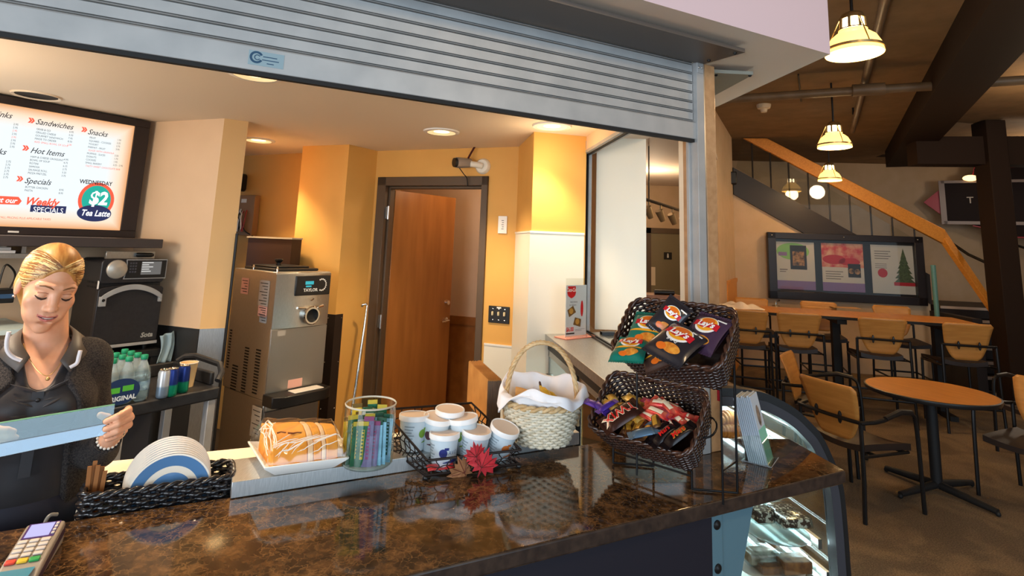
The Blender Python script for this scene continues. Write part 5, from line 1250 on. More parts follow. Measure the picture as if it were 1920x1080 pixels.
m_tub = M('tub_pale', (206, 218, 224), 0.35); m_tubp = M('tub_purple', (74, 66, 140), 0.4); m_tubn = M('tub_navy', (44, 52, 120), 0.4); m_lid = M('tub_lid', (244, 240, 236), 0.35); m_lidt = M('tub_lid_top', (226, 206, 190), 0.5)
m_green = M('tub_green', (120, 160, 60), 0.4); m_brownp = M('tub_plum', (90, 54, 66), 0.4); m_tang = M('tub_orange', (196, 110, 50), 0.4)
def tub(px, py, zl, tiltx, tilty, face, pal, label):
    p = gz(px, py, zl); top_ = p; R_ = RX(tiltx) @ RY(tilty)
    loc = top_ - (R_ @ Vector((0, 0, 0.108)))
    fa = math.degrees(math.atan2(-p.y, -p.x)) + face
    t = thing('yogurt_tub', label, 'yogurt tub', X=Matrix.Translation(loc) @ R_ @ RZ(fa), group='yogurt tubs in the wire tray')
    rad_ = lambda z: 0.0385 + (0.0465 - 0.0385) * z / 0.1
    MB().lathe([(0, 0.0), (0.036, 0.0), (0.0385, 0.003), (0.0465, 0.1)], 36).build('tub_wall', m_tub, t)
    MB().lathe([(0.0475, 0.092), (0.0500, 0.093), (0.0505, 0.106), (0.0490, 0.109), (0.0460, 0.1085), (0.0455, 0.1065)], 40).build('lid_rim', m_lid, t)
    MB().lathe([(0, 0.1062), (0.0457, 0.1066)], 40).build('lid_top', m_lidt, t)
    b = MB()
    def cyl(u_, v_): a = u_ / 0.043; r_ = rad_(v_) + 0.0005; return (r_ * math.cos(a), r_ * math.sin(a), v_)
    def patch(u0, v0, u1, v1, mt, n=8): b.grid(lambda s, q_: cyl(u0 + (u1 - u0) * s, v0 + (v1 - v0) * q_), n, 3, mt)
    def cdisc(u0, v0, r_, mt, n=20): vs = [cyl(u0 + r_ * math.cos(2 * math.pi * i / n), v0 + r_ * math.sin(2 * math.pi * i / n)) for i in range(n)]; b.add([cyl(u0, v0)] + vs, [(0, 1 + i, 1 + (i + 1) % n) for i in range(n)], mt)
    cdisc(-0.012, 0.055, 0.0135, 0); patch(-0.008, 0.064, 0.006, 0.072, 0, 4)
    tm = MB().text('AVO', 0, 0, 0.019, 0)
    for fce in tm.f: b.add([cyl(0.004 + tm.v[i][0] * 0.9, 0.05 + tm.v[i][1]) for i in fce], [tuple(range(len(fce)))], 1)
    b.grid(lambda s, q_: cyl(-0.012 + 0.06 * s, 0.026 + 0.014 * s * q_ + 0.002 * q_), 10, 3, 2)
    for k in range(6): patch(-0.075, 0.03 + 0.009 * k, -0.05 + 0.004 * (k % 3), 0.034 + 0.009 * k, 3, 5)
    patch(0.058, 0.012, 0.074, 0.088, 3, 4)
    b.build('tub_print', [pal, M('tub_letter', (120, 140, 170), 0.4) if 'tub_letter' not in bpy.data.materials else bpy.data.materials['tub_letter'], pal, M('tub_text', (150, 164, 172), 0.5) if 'tub_text' not in bpy.data.materials else bpy.data.materials['tub_text']], t, smooth=60)
    del t['group']
    return t
tub(834, 810, 1.134, -2, 0, 14, m_tubn, 'upright yogurt tub at the front left of the wire tray, navy emblem')
tub(894, 805, 1.138, 4, 6, 24, m_tubn, 'slightly tilted yogurt tub behind the red leaf in the wire tray')
tub(948, 800, 1.142, 10, 16, 40, m_tang, 'yogurt tub tipped to the right at the right end of the tray')
tub(777, 776, 1.174, -3, 0, 60, m_green, 'yogurt tub at the back left of the wire tray beside the jar')
tub(822, 780, 1.168, 4, 7, -20, m_brownp, 'yogurt tub with plum print in the middle of the back row')
tub(868, 781, 1.168, 0, -7, -10, m_green, 'yogurt tub with a lid tilted left, in front of the paper bags')
tub(844, 766, 1.184, 3, 3, 0, m_green, 'yogurt tub half hidden at the very back of the wire tray')
cloth_ = MB().grid(lambda a, c: (0.01 + 0.085 * a, 0.012 + 0.03 * c, 0.006 + 0.006 * math.sin(a * 8) * math.sin(c * 3)), 12, 6).build('red_packet', M('packet_red', (214, 52, 50), 0.4), X=WX, solid=0.003)
tag(cloth_, 'flat red packet lying at the front of the wire tray', 'packet')
# leaves clipped on the tray front
lf_ = [(0, -0.5), (0.03, -0.18), (0.22, -0.30), (0.20, -0.16), (0.42, -0.16), (0.36, -0.02), (0.50, 0.10), (0.34, 0.12), (0.36, 0.30), (0.20, 0.22), (0.16, 0.36), (0.08, 0.28), (0, 0.52)]
lf_ = lf_ + [(-x, y) for x, y in reversed(lf_[1:-1])]
ld = thing('leaf_decoration', 'red and tan cloth maple leaves clipped to the front of the wire tray', 'leaf decoration', X=WX @ T(Lt * 0.52, -0.012, 0.022))
m_lred = M('leaf_red', (206, 44, 52), 0.6, noise=30, col2=(170, 28, 40)); m_ltan = M('leaf_tan', (172, 118, 78), 0.7, noise=30, col2=(146, 96, 60)); m_vein = M('leaf_vein', (96, 30, 26), 0.6)
for (x, y, z, s, rz, rx, ry, m, lb) in ((-0.045, 0.004, -0.014, 0.105, 28, 84, 10, m_ltan, 'tan leaf'), (0.012, -0.012, 0.008, 0.105, -20, 80, -12, m_lred, 'red leaf'), (-0.012, -0.004, 0.038, 0.078, 12, 70, 6, m_lred, 'small red leaf')):
    X = T(x, y, z) @ RX(rx) @ RY(ry) @ RZ(rz); cn = 0.0
    b = MB(); n = len(lf_); vs = [(0, 0, 0)] + [(p[0] * s, p[1] * s, -0.12 * s * (abs(p[0]) * 2) ** 2) for p in lf_]
    b.add(vs, [(0, 1 + i, 1 + (i + 1) % n) for i in range(n)])
    lo = b.build('leaf', m, ld, X=X, solid=0.0015, smooth=0); lo['label'] = lb
    b = MB()
    for pt_ in ((0, 0.4), (0.36, 0.05), (-0.36, 0.05), (0.26, 0.24), (-0.26, 0.24), (0, -0.5)): b.tube([(0, -0.1 * s, 0.0012), (pt_[0] * s, pt_[1] * s, 0.0012 - 0.12 * s * (abs(pt_[0]) * 2) ** 2)], 0.0008, 4)
    b.build('vein', m_vein, lo, smooth=0)
# ---- stack of kraft bags standing on the ledge
Pb = gz(912, 801, 1.066); ab = -74.0
m_kraft = M('kraft_paper', (196, 140, 74), 0.7, noise=10, col2=(176, 120, 58)); m_kraftd = M('kraft_edge', (112, 92, 76), 0.8)
kb = lambda z: None
random.seed(2)
XB = frame(Pb, d2(ab + 180), (0, 0, 1))              # x towards the back left, y up, z away from the stack front
wB = (gv(881, 703, Pb, ab) - gv(919, 717, Pb, ab)).to_2d().length; hB = gv(919, 717, Pb, ab).z - 1.066
zdir = -1
def bag():
    t = thing('paper_bag', 'flat brown paper bag within the upright stack behind the tubs', 'paper bag', group='kraft bags in the stack')
    b = MB(); n = 8
    b.loft([[(x, 0.0, -0.0011), (x + 0.001 * math.sin(x * 50), hB, -0.0011), (x + 0.001 * math.sin(x * 50), hB, 0.0011), (x, 0.0, 0.0011)] for x in np.linspace(0, wB, n)])
    b.build('bag_sheet', m_kraft, t); MB().box((-0.0012, 0.0, -0.0013), (0.0002, hB - 0.004, 0.0013)).build('folded_edge', m_kraftd, t); b = MB()
    for k in range(18): x = wB * k / 18; b.add([(x, hB, 0.0), (x + wB / 18, hB, 0.0), (x + wB / 36, hB + 0.004, 0.0)], [(0, 1, 2)])
    b.build('serrated_top', m_kraft, t, solid=0.001, smooth=0)
    return t
b0 = bag()
for i in range(16):
    o = b0 if i == 0 else dup(b0)
    sgn = 1 if (XB.to_3x3() @ Vector((0, 0, 1))).dot(Vector((1, 0.4, 0))) > 0 else -1
    o.matrix_basis = XB @ T(0.002 * (random.random() - 0.5), 0.002 * random.random(), sgn * 0.0034 * i) @ RX(sgn * 0.25 * i * 0.0) @ RZ(0.5 * (random.random() - 0.5))
b0['label'] = 'front brown paper bag of the upright stack behind the tubs'; del b0['group']
# ---- pale wicker basket with a lining cloth and bananas
cw_ = gz(1013, 836, 1.0645) + Vector((0.0, 0.0, 0)); faceR = Vector((cw_.y, -cw_.x, 0)).normalized(); faceF = Vector((cw_.x, cw_.y, 0)).normalized()
cw_ += faceF * 0.05
hbk = thing('wicker_basket', 'pale wicker basket with tall arched handle lined with white cloth', 'basket', X=frame(cw_, faceR, faceF))
m_wp = M('pale_wicker', (226, 216, 194), 0.4, noise=50, col2=(204, 190, 162)); m_wpr = M('pale_wicker_rim', (220, 188, 140), 0.4, noise=50, col2=(190, 154, 104))
woven(hbk, 0.272, 0.24, 0.135, 0, 0.66, 15, 19, 0.0058, m_wp, m_wpr, 0.011, round_=True)
b = MB()
for ph in (0, 2.09, 4.19):
    pts = []
    for t in np.linspace(0, 1, 70):
        a = math.pi * (1 - t); x = 0.128 * math.cos(a) * (1 + 0.06 * math.sin(a)); z = 0.06 + 0.275 * (math.sin(a) ** 0.75 if math.sin(a) > 0 else 0); tw = ph + t * 60
        pts.append((x + 0.0045 * math.cos(tw), 0.0045 * math.sin(tw), z + 0.003 * math.sin(tw)))
    b.tube(pts, 0.0058, 6)
b.build('arched_handle', m_wpr, hbk, smooth=80)
def nap(a, c):
    th = 2 * math.pi * a; fx = 1 + 0.05 * math.sin(5 * th + 1) + 0.03 * math.sin(11 * th)
    drop = 0.006 + 0.055 * max(0, math.cos(th - math.pi * 1.02)) ** 8 + 0.012 * max(0, math.cos(th - 5.9)) ** 6 + 0.004 * math.sin(4 * th)
    over = 1.0
    if c < 0.35: r = 0.075 + 0.055 * (c / 0.35); z = 0.075 + (0.165 - 0.075) * (c / 0.35) ** 1.2
    elif c < 0.6: t = (c - 0.35) / 0.25; r = 0.132 + 0.021 * t; z = 0.167 + 0.012 * math.sin(math.pi * t) * (1 + math.sin(3 * th))
    else: t = (c - 0.6) / 0.4; r = 0.153 + 0.006 * t; z = 0.164 - drop * t
    z += 0.014 * math.sin(3 * th + 0.6) * c + 0.006 * math.sin(7 * th + c * 4)
    z += (0.035 * max(0, math.sin(th)) ** 2) * (1 if 0.2 < c else c * 5)
    return (r * fx * math.cos(th) * 1.0, r * fx * math.sin(th) * 0.9, z)
nk = tag(MB().grid(nap, 90, 26, wrap=True).build('lining_cloth', M('white_cotton', (244, 240, 240), 0.85), X=frame(cw_, faceR, faceF), solid=0.002), 'white cotton cloth lining the pale wicker basket', 'cloth')
b = MB(); b.disc((0, 0, 0.078), 0.082, 30)
o = b.build('cloth_floor', bpy.data.materials['white_cotton'], nk)
tf = MB().grid(lambda a, c: (-0.095 + 0.11 * a, -0.07 + 0.10 * c, 0.095 + 0.075 * c - 0.03 * a + 0.004 * math.sin(a * 6)), 10, 8).build('paper_sheet', M('tan_paper', (226, 176, 112), 0.7), X=frame(cw_, faceR, faceF), solid=0.0012)
tag(tf, 'folded tan paper tucked inside the cloth lined basket', 'paper')
for i in range(2):
    s = SDF((-0.05, -0.05, -0.02), (0.14, 0.06, 0.14), 0.0035)
    P = [(-0.02 + 0.13 * t, 0.0, 0.10 * (1 - (1 - t) ** 2) * 0 + 0.085 - 0.09 * t * t * 1.0) for t in np.linspace(0, 1, 7)]
    s.chain(P, [0.008, 0.014, 0.017, 0.0175, 0.017, 0.014, 0.007], 0.004); s.cap((-0.02, 0, 0.085), (-0.034, 0, 0.108), 0.0065, 0.0055, 0.004)
    bo_ = s.build('banana', [M('banana_yellow', (212, 170, 50), 0.5) if i == 0 else bpy.data.materials['banana_yellow'], M('banana_stem', (70, 40, 22), 0.6) if i == 0 else bpy.data.materials['banana_stem']], X=frame(cw_, faceR, faceF) @ T(0.006 + 0.012 * i, 0.035 + 0.012 * i, 0.090 - 0.012 * i) @ RZ(-62 + 30 * i) @ Matrix.Scale(0.86, 4), facemat=lambda c: (c[:, 2] > 0.098))
    tag(bo_, ['ripe yellow banana with a brown stem in the cloth lined basket, in front', 'second yellow banana behind the front one in the cloth lined basket'][i], 'banana')
# ------------------------------------------------------------------ two tier rack with dark wicker baskets
AR = -42.5; RD = d2(AR); RB = d2(AR + 90)
P1 = gz(1103, 803, 1.15); Q1 = gz(1287, 856, 1.15); C1 = (P1 + Q1) / 2
P2 = gz(1154, 658, 1.415); Q2 = gz(1338, 697, 1.415); C2_ = (P2 + Q2) / 2
TILT = 46
def tiltframe(c): return Matrix(((RD.x, RB.x * math.cos(rad(TILT)), -RB.x * math.sin(rad(TILT)) * -1 * -1, c.x), (RD.y, RB.y * math.cos(rad(TILT)), -RB.y * math.sin(rad(TILT)), c.y), (0, math.sin(rad(TILT)), math.cos(rad(TILT)), c.z), (0, 0, 0, 1)))
X1 = tiltframe(C1); X2 = tiltframe(C2_)               # origin at the middle of the front rim; x along it, y up the slope, z out of the basket
Lb, Wb, Hb = 0.362, 0.222, 0.122
bs1 = thing('snack_basket', 'lower dark brown wicker basket full of chocolate bars, tilted forward on the wire rack', 'basket', X=X1 @ T(0, Wb / 2, -Hb))
woven(bs1, Lb, Wb, Hb, 0.04, 0.84, 14, 26, 0.0045, m_wick, m_wickr, 0.009)
bs2 = thing('snack_basket', 'upper dark brown wicker basket full of crisp bags, tilted forward on the wire rack', 'basket', X=X2 @ T(0, Wb / 2, -Hb))
woven(bs2, Lb, Wb, Hb, 0.04, 0.84, 14, 26, 0.0045, m_wick, m_wickr, 0.009)
XR = frame(Vector((C1.x, C1.y, zc + 0.001)), RD, RB)
rk = thing('wire_rack', 'black wire two tier countertop rack holding the snack baskets', 'rack', X=XR)
iR = XR.inverted()
m_rack = M('rack_black', (20, 20, 22), 0.35, 0.5)
def inR(X, x, y, z): return iR @ (X @ Vector((x, y, z)))
for nm, X, zb_ in (('basket_hoop', X1, -Hb - 0.004), ('basket_hoop', X2, -Hb - 0.004)):
    MB().tube([inR(X, sx * 0.14, y, zb_) for sx, y in ((-1, 0.02), (1, 0.02), (1, 0.18), (-1, 0.18))], 0.004, 8, 0, True).build(nm, m_rack, rk)
for sx in (-1, 1):
    a1 = inR(X1, sx * 0.14, 0.02, -Hb - 0.004); b1 = inR(X1, sx * 0.14, 0.18, -Hb - 0.004); a2 = inR(X2, sx * 0.14, 0.02, -Hb - 0.004); b2 = inR(X2, sx * 0.14, 0.18, -Hb - 0.004)
    MB().tube([(a1.x, a1.y, 0.003), a1], 0.004, 8).build('front_leg', m_rack, rk)
    MB().tube([(b2.x, b2.y, 0.003), b2], 0.004, 8).build('rear_leg', m_rack, rk)
    MB().tube([(a1.x, a1.y, 0.004), (b2.x, b2.y, 0.004)], 0.0035, 8).build('side_runner', m_rack, rk)
    MB().tube([a2, (a2.x, a2.y, 0.004)], 0.0035, 8).build('middle_leg', m_rack, rk)
    MB().tube([(a2.x, a2.y, b1.z * 0.55), (b2.x, b2.y, b1.z * 0.55)], 0.003, 8).build('side_brace', m_rack, rk)
    h_ = inR(X1, sx * (Lb / 2 + 0.0), 0.13, -0.05)
    MB().tube([h_ + Vector((sx * 0.03 * math.sin(t), 0.028 * math.cos(t), 0.03 * math.cos(t) * 0.8)) for t in np.linspace(0, math.pi, 10)], 0.003, 6).build('scroll', m_rack, rk)
a1 = inR(X1, -0.14, 0.02, -Hb - 0.004); MB().tube([(-0.14, a1.y, 0.04), (0.14, a1.y, 0.04)], 0.0035, 8).build('front_rail', m_rack, rk)
b2 = inR(X2, -0.14, 0.18, -Hb - 0.004); MB().tube([(-0.14, b2.y, 0.10), (0.14, b2.y, 0.10)], 0.0035, 8).build('rear_rail', m_rack, rk)
# red tag hanging on the rack
tg = gz(1346, 690, 1.30); q_ = gd(1347, 692, 1.93)
tag(MB().box((-0.001, -0.008, -0.10), (0.001, 0.008, 0.0)).build('red_tag', M('tag_red', (178, 30, 44), 0.5), X=Matrix.Translation(q_) @ RZ(20)), 'narrow red tag hanging at the right side of the wire rack', 'tag')
# ---- crisp bags
def pil(a, c, t): return t * max(0.0, 1 - abs(2 * a - 1) ** 2.6) ** 0.55 * max(0.0, 1 - (abs(2 * c - 1) / 0.86) ** 3.0) ** 0.55 if abs(2 * c - 1) < 0.86 else 0.0
m_lred2 = M('crisp_red', (198, 26, 40), 0.3); m_lyel = M('crisp_sun', (244, 170, 40), 0.3); m_lora = M('crisp_orange', (226, 110, 30), 0.3); m_lwht = M('crisp_white', (248, 246, 240), 0.3)
m_crisp = M('crisp_photo', (232, 160, 60), 0.4, noise=60, col2=(200, 110, 30))
def crisp_bag(X, w, h, th, base, label, band=None, word='Lay\u2019s', sub='', pic=True, crumple=0.0):
    t = thing('crisp_bag', label, 'crisp bag', X=X, group=None)
    def sh(u_, v_): a, c = u_ / w + 0.5, v_ / h + 0.5; a = min(max(a, 0), 1); c = min(max(c, 0), 1); return pil(a, c, th) + crumple * 0.004 * math.sin(a * 9 + c * 5) * math.sin(c * 8)
    def sf(a, c): wv = 1 - 0.05 * math.sin(math.pi * c); x = (a - 0.5) * w * wv; y = (c - 0.5) * h; return (x, y, sh(x, y))
    b = MB(); b.grid(sf, 20, 28); b.grid(lambda a, c: (sf(1 - a, c)[0], sf(1 - a, c)[1], -sf(1 - a, c)[2] * 0.8 - 0.0005), 20, 28)
    b.build('bag_film', base, t, smooth=60)
    b = MB()
    for k in range(14): x0 = -w / 2 + w * k / 14; b.box((x0, h / 2 - 0.012, -0.001), (x0 + w / 28, h / 2 + 0.001, 0.0012)); b.box((x0, -h / 2 - 0.001, -0.001), (x0 + w / 28, -h / 2 + 0.012, 0.0012))
    o = b.build('crimped_seal', base, t, smooth=0); o['kind'] = 'stuff'
    b = MB(); E_ = 0.0012
    def dsk(cx, cy, rx, ry, mt, e, a0=0, a1=2 * math.pi, n=26):
        R_ = 4; vs = [(cx, cy, sh(cx, cy) + E_ + e)]
        for k in range(1, R_ + 1): vs += [(cx + rx * k / R_ * math.cos(a0 + (a1 - a0) * i / n), cy + ry * k / R_ * math.sin(a0 + (a1 - a0) * i / n), 0) for i in range(n + 1)]
        vs = [(v[0], v[1], sh(v[0], v[1]) + E_ + e) for v in vs]; m_ = n + 1
        fs = [(0, 1 + i, 2 + i) for i in range(n)] + [(1 + k * m_ + i, 1 + (k + 1) * m_ + i, 2 + (k + 1) * m_ + i, 2 + k * m_ + i) for k in range(R_ - 1) for i in range(n)]
        b.add(vs, fs, mt)
    cx, cy = 0.0, h * 0.12
    dsk(cx, cy, w * 0.30, w * 0.27, 3, 0); dsk(cx, cy + w * 0.02, w * 0.265, w * 0.225, 1, 0.0008); dsk(cx, cy + w * 0.12, w * 0.17, w * 0.10, 2, 0.0014)
    n = 16; vs = []
    for k, (lo_, hi_) in enumerate([(-0.10, 0.055)]):
        for i in range(n + 1):
            a = -0.34 + 0.68 * i / n; y0 = cy + w * (lo_ + 0.02 * math.sin(i * 0.7)); y1 = cy + w * (hi_ + 0.03 * math.sin(i * 0.5 + 1))
            for q_ in (0, 0.5, 1): yy = y0 + (y1 - y0) * q_; vs.append((w * a, yy, sh(w * a, yy) + E_ + 0.0022))
    b.add(vs, [(3 * i + j, 3 * i + 3 + j, 3 * i + 4 + j, 3 * i + 1 + j) for i in range(n) for j in (0, 1)], 0)
    b.text(word, cx, cy - w * 0.075, w * 0.23, E_ + 0.0034, 3, align='CENTER', bold=0.0012, shear=0.12, warp=sh)
    if sub: b.text(sub, cx, cy - w * 0.30, w * 0.11, E_ + 0.001, 3, align='CENTER', warp=sh)
    if pic:
        dsk(w * 0.10, -h * 0.26, w * 0.22, h * 0.10, 4, 0.0006); dsk(-w * 0.12, -h * 0.30, w * 0.12, h * 0.07, 2, 0.001)
    b.rect(w * 0.16, h * 0.30, w * 0.40, h * 0.335, 0, 3); 
    for i in range(len(b.v) - 4, len(b.v)): v = b.v[i]; b.v[i] = (v[0], v[1], sh(v[0], v[1]) + E_)
    if band: dsk(0, -h * 0.10, w * 0.46, h * 0.03, 5, 0.0003)
    b.build('bag_print', [m_lred2, m_lyel, m_lora, m_lwht, m_crisp, band or m_lwht], t, smooth=60)
    return t
m_cgreen = M('crisp_green', (10, 112, 96), 0.28, coat=0.4); m_cblack = M('crisp_charcoal', (36, 34, 40), 0.28, coat=0.4); m_cplum = M('crisp_plum', (64, 44, 66), 0.28, coat=0.4)
def inX2(x, y, z, rz=0, rx=0, ry=0): return X2 @ T(x * 0.95, y - 0.045, z - 0.012) @ RZ(rz) @ RX(rx - 12) @ RY(ry) @ Matrix.Scale(0.88, 4)
crisp_bag(inX2(-0.085, 0.145, 0.010, 8, 6, 8), 0.135, 0.18, 0.024, m_cgreen, 'green crisp bag leaning at the back left of the upper basket', m_lyel)
crisp_bag(inX2(-0.100, 0.050, 0.034, 14, -8, 6), 0.125, 0.155, 0.022, m_cgreen, 'green crisp bag at the front left of the upper basket', m_lyel, crumple=1)
crisp_bag(inX2(0.055, 0.085, 0.052, -16, -4, 4), 0.155, 0.185, 0.028, m_cblack, 'large charcoal crisp bag lying on top in the upper basket', None, sub='B\u00b7B\u00b7Q')
crisp_bag(inX2(0.112, 0.165, 0.012, -14, 8, -4), 0.14, 0.17, 0.022, m_cplum, 'plum coloured crisp bag at the back right of the upper basket', None)
crisp_bag(inX2(-0.015, 0.190, 0.030, -24, 20, 30), 0.10, 0.15, 0.020, m_cblack, 'dark crisp bag standing up at the back middle of the upper basket', None)
crisp_bag(inX2(-0.015, 0.062, 0.012, 36, 0, 0), 0.12, 0.15, 0.020, M('crisp_brown', (70, 48, 40), 0.3, coat=0.3), 'brown crisp bag tucked in front of the charcoal one', m_lyel, sub='BAKED')
# ---- chocolate bars in the lower basket
def bar_mesh(w, h, th, base, prints, nm='chocolate_bar'):
    b = MB(); sf = lambda a, c: ((a - 0.5) * w, (c - 0.5) * h, pil(a, c, th))
    b.grid(sf, 10, 16); b.grid(lambda a, c: (sf(1 - a, c)[0], sf(1 - a, c)[1], -sf(1 - a, c)[2] * 0.7 - 0.0004), 10, 16)
    o = b.build(nm, base, smooth=60)
    return o
m_gold = M('wrap_gold', (234, 170, 56), 0.22, 0.35, noise=40, col2=(250, 214, 130)); m_redw = M('wrap_red', (204, 30, 44), 0.25, 0.3, noise=25, col2=(236, 120, 90)); m_marsb = M('wrap_black', (28, 20, 22), 0.25, 0.3); m_pur = M('wrap_purple', (84, 52, 150), 0.25, 0.35); m_brn = M('wrap_brown', (74, 40, 24), 0.3, 0.3, noise=40, col2=(120, 84, 40)); m_pink = M('wrap_magenta', (170, 34, 84), 0.25, 0.3, noise=25, col2=(220, 110, 110)); m_silv = M('wrap_silver_blue', (96, 122, 146), 0.2, 0.5)
random.seed(9)
heap = lambda x, y: 0.000 - 0.26 * y + 0.012 * math.sin(x * 40)
def place(o, x, y, rz, dz=0.0, rx=-24, ry=0): o.matrix_basis = X1 @ T(x, y, heap(x, y) + dz) @ RX(rx) @ RZ(rz) @ RY(ry)
def barset(n, base, size, area_, ang, label, group, prt=None):
    for i in range(n):
        t = MB(); w_, h_, th_ = size
        o = thing('chocolate_bar', label, 'chocolate bar', group=group)
        if i == 0:
            m_ = bar_mesh(w_, h_, th_, base, None, 'wrapper'); m_.parent = o; first = m_
            second = [MB().box((-w_ / 2, s_ * h_ / 2 - 0.006, -0.0008), (w_ / 2, s_ * h_ / 2 + 0.006, 0.0008)).build('crimped_end', base, o, smooth=0) for s_ in (-1, 1)]
            pr_ = None
            if prt:
                bb = MB(); prt(bb, w_, h_, th_); pr_ = bb.build('wrapper_print', PRM, o, smooth=0)
            third = pr_
        else:
            for c_ in [first] + second + [third]:
                if c_ is not None: k_ = c_.copy(); COL.objects.link(k_); k_.parent = o
        x = random.uniform(area_[0], area_[1]); y = random.uniform(area_[2], area_[3])
        place(o, x, y, ang + random.uniform(-28, 28), random.uniform(0.0, 0.016), -24 + random.uniform(-12, 12), random.uniform(-18, 18))
PRM = [M('print_cream', (250, 226, 190), 0.3), M('print_scarlet', (214, 34, 30), 0.3), M('print_gold2', (214, 160, 60), 0.3, 0.4)]
wrp = lambda w_, h_, th_: (lambda x, y: pil(min(max(x / w_ + 0.5, 0), 1), min(max(y / h_ + 0.5, 0), 1), th_) + 0.001)
def band_print(mt): 
    def f(bb, w_, h_, th_):
        g = wrp(w_, h_, th_); bb.grid(lambda a, c: ((a - 0.5) * w_ * 0.5, (c - 0.5) * h_ * 0.55, g((a - 0.5) * w_ * 0.5, (c - 0.5) * h_ * 0.55)), 4, 10, mt)
    return f
barset(18, m_gold, (0.034, 0.058, 0.013), (-0.150, -0.01, 0.075, 0.155), 70, 'small gold wrapped chocolate in the heap at the left of the lower basket', 'gold wrapped chocolates', band_print(2))
barset(14, m_redw, (0.030, 0.095, 0.011), (0.01, 0.135, 0.085, 0.155), 72, 'red wrapped chocolate bar in the heap at the right of the lower basket', 'red wrapped bars', band_print(0))
barset(5, m_pink, (0.024, 0.078, 0.009), (0.0, 0.12, 0.09, 0.155), 78, 'magenta chocolate bar among the red ones in the lower basket', 'magenta bars')
barset(7, m_brn, (0.030, 0.070, 0.011), (-0.05, 0.06, 0.03, 0.08), 10, 'brown and gold chocolate bar at the front middle of the lower basket', 'brown and gold bars', band_print(2))
barset(4, m_marsb, (0.032, 0.085, 0.012), (0.03, 0.12, 0.03, 0.08), -22, 'black wrapped chocolate bar at the front right of the lower basket', 'black wrapped bars')
barset(3, m_silv, (0.028, 0.080, 0.010), (0.0, 0.12, 0.04, 0.085), -30, 'silvery blue chocolate bar among the dark ones', 'silver blue bars')
def big(base, w_, h_, th_, label, x, y, rz, dz, word=None, wm=1, out=0, rx=-24, sz=0.6, shear=0.0):
    o = thing('chocolate_bar', label, 'chocolate bar'); m_ = bar_mesh(w_, h_, th_, base, None, 'wrapper'); m_.parent = o
    for s_ in (-1, 1): MB().box((-w_ / 2, s_ * h_ / 2 - 0.007, -0.0008), (w_ / 2, s_ * h_ / 2 + 0.007, 0.0008)).build('crimped_end', base, o, smooth=0)
    if word:
        bb = MB(); g = wrp(w_, h_, th_)
        if out is not None: bb.text(word, 0, 0, w_ * sz, 0.0, out, bold=0.0022, warp=None, align='CENTER', shear=shear)
        n_ = len(bb.v); bb.text(word, 0, 0, w_ * sz, 0.0008, wm, bold=0.0004, align='CENTER', shear=shear)
        bb.v = [(-(v[1] - w_ * sz * 0.34), v[0], g(-(v[1] - w_ * sz * 0.34), v[0]) + v[2]) for v in bb.v]
        bb.build('wrapper_lettering', PRM, o, smooth=0)
    place(o, x, y, rz, dz, rx); return o
big(M('wrap_chocolate', (60, 32, 24), 0.25, 0.3), 0.074, 0.135, 0.018, 'brown and gold twin chocolate bar with red lettering in the lower basket', -0.070, 0.062, 148, 0.034, 'TWIX', 1, 0, -10, 0.62)
big(m_marsb, 0.038, 0.115, 0.013, 'black chocolate bar with large red lettering at the right front of the lower basket', 0.132, 0.055, -26, 0.030, 'Mars', 1, 2, -14, 0.66, 0.25)
big(m_marsb, 0.036, 0.105, 0.013, 'black chocolate bar with dim red lettering next to the red lettered one', 0.090, 0.045, -22, 0.024, 'Mars', 1, None, -14, 0.60, 0.25)
big(m_silv, 0.034, 0.085, 0.011, 'silver blue chocolate bar lying at the front edge of the lower basket', 0.035, 0.022, -48, 0.022, None)
big(m_pur, 0.030, 0.080, 0.011, 'purple chocolate bar near the left rim of the lower basket', -0.145, 0.070, 65, 0.030, None)
big(m_pur, 0.022, 0.075, 0.010, 'blue purple chocolate bar standing beside the brown twin bar', -0.118, 0.072, -18, 0.040, None)
big(m_pur, 0.030, 0.060, 0.008, 'purple wrapper sticking out over the left rim of the lower basket', -0.185, 0.078, 80, 0.046, None)
# ---- brochure holder
Ob = gz(1440, 876, zc); aB = -36.0
XBr = frame(Ob + Vector((0, 0, 0.001)), d2(aB), d2(aB + 90))
bh = thing('brochure_holder', 'clear acrylic brochure holder at the right end of the stone counter', 'brochure holder', X=XBr)
acr = M('acrylic_edge', (196, 204, 212), 0.1, trans=0.7, ior=1.15)
MB().box((-0.085, -0.005, 0.0), (0.012, 0.115, 0.003)).build('base_plate', m_glass, bh); b = MB(); b.tube([(-0.085, -0.005, 0.002), (0.012, -0.005, 0.002), (0.012, 0.115, 0.002)], 0.0018, 6); b.build('base_edge', acr, bh)
XTl = RY(-13)
MB().box((0.0, -0.004, 0.003), (0.0025, 0.112, 0.075), X=XTl).build('front_lip', m_glass, bh)
MB().box((-0.068, -0.004, 0.003), (-0.0655, 0.112, 0.17), X=XTl).build('back_plate', m_glass, bh)
b = MB(); b.box((-0.066, -0.0045, 0.003), (0.001, -0.002, 0.10), X=XTl); b.build('side_plate', m_glass, bh)
MB().tube([XTl @ Vector((0.002, -0.004, 0.003)), XTl @ Vector((0.002, -0.004, 0.075)), XTl @ Vector((0.002, 0.112, 0.075))], 0.0014, 6).build('lip_edge', acr, bh)
m_pap = M('brochure_paper', (196, 206, 216), 0.5); m_pape = M('brochure_edge', (150, 166, 184), 0.6); m_teal = M('brochure_mint', (140, 206, 180), 0.5)
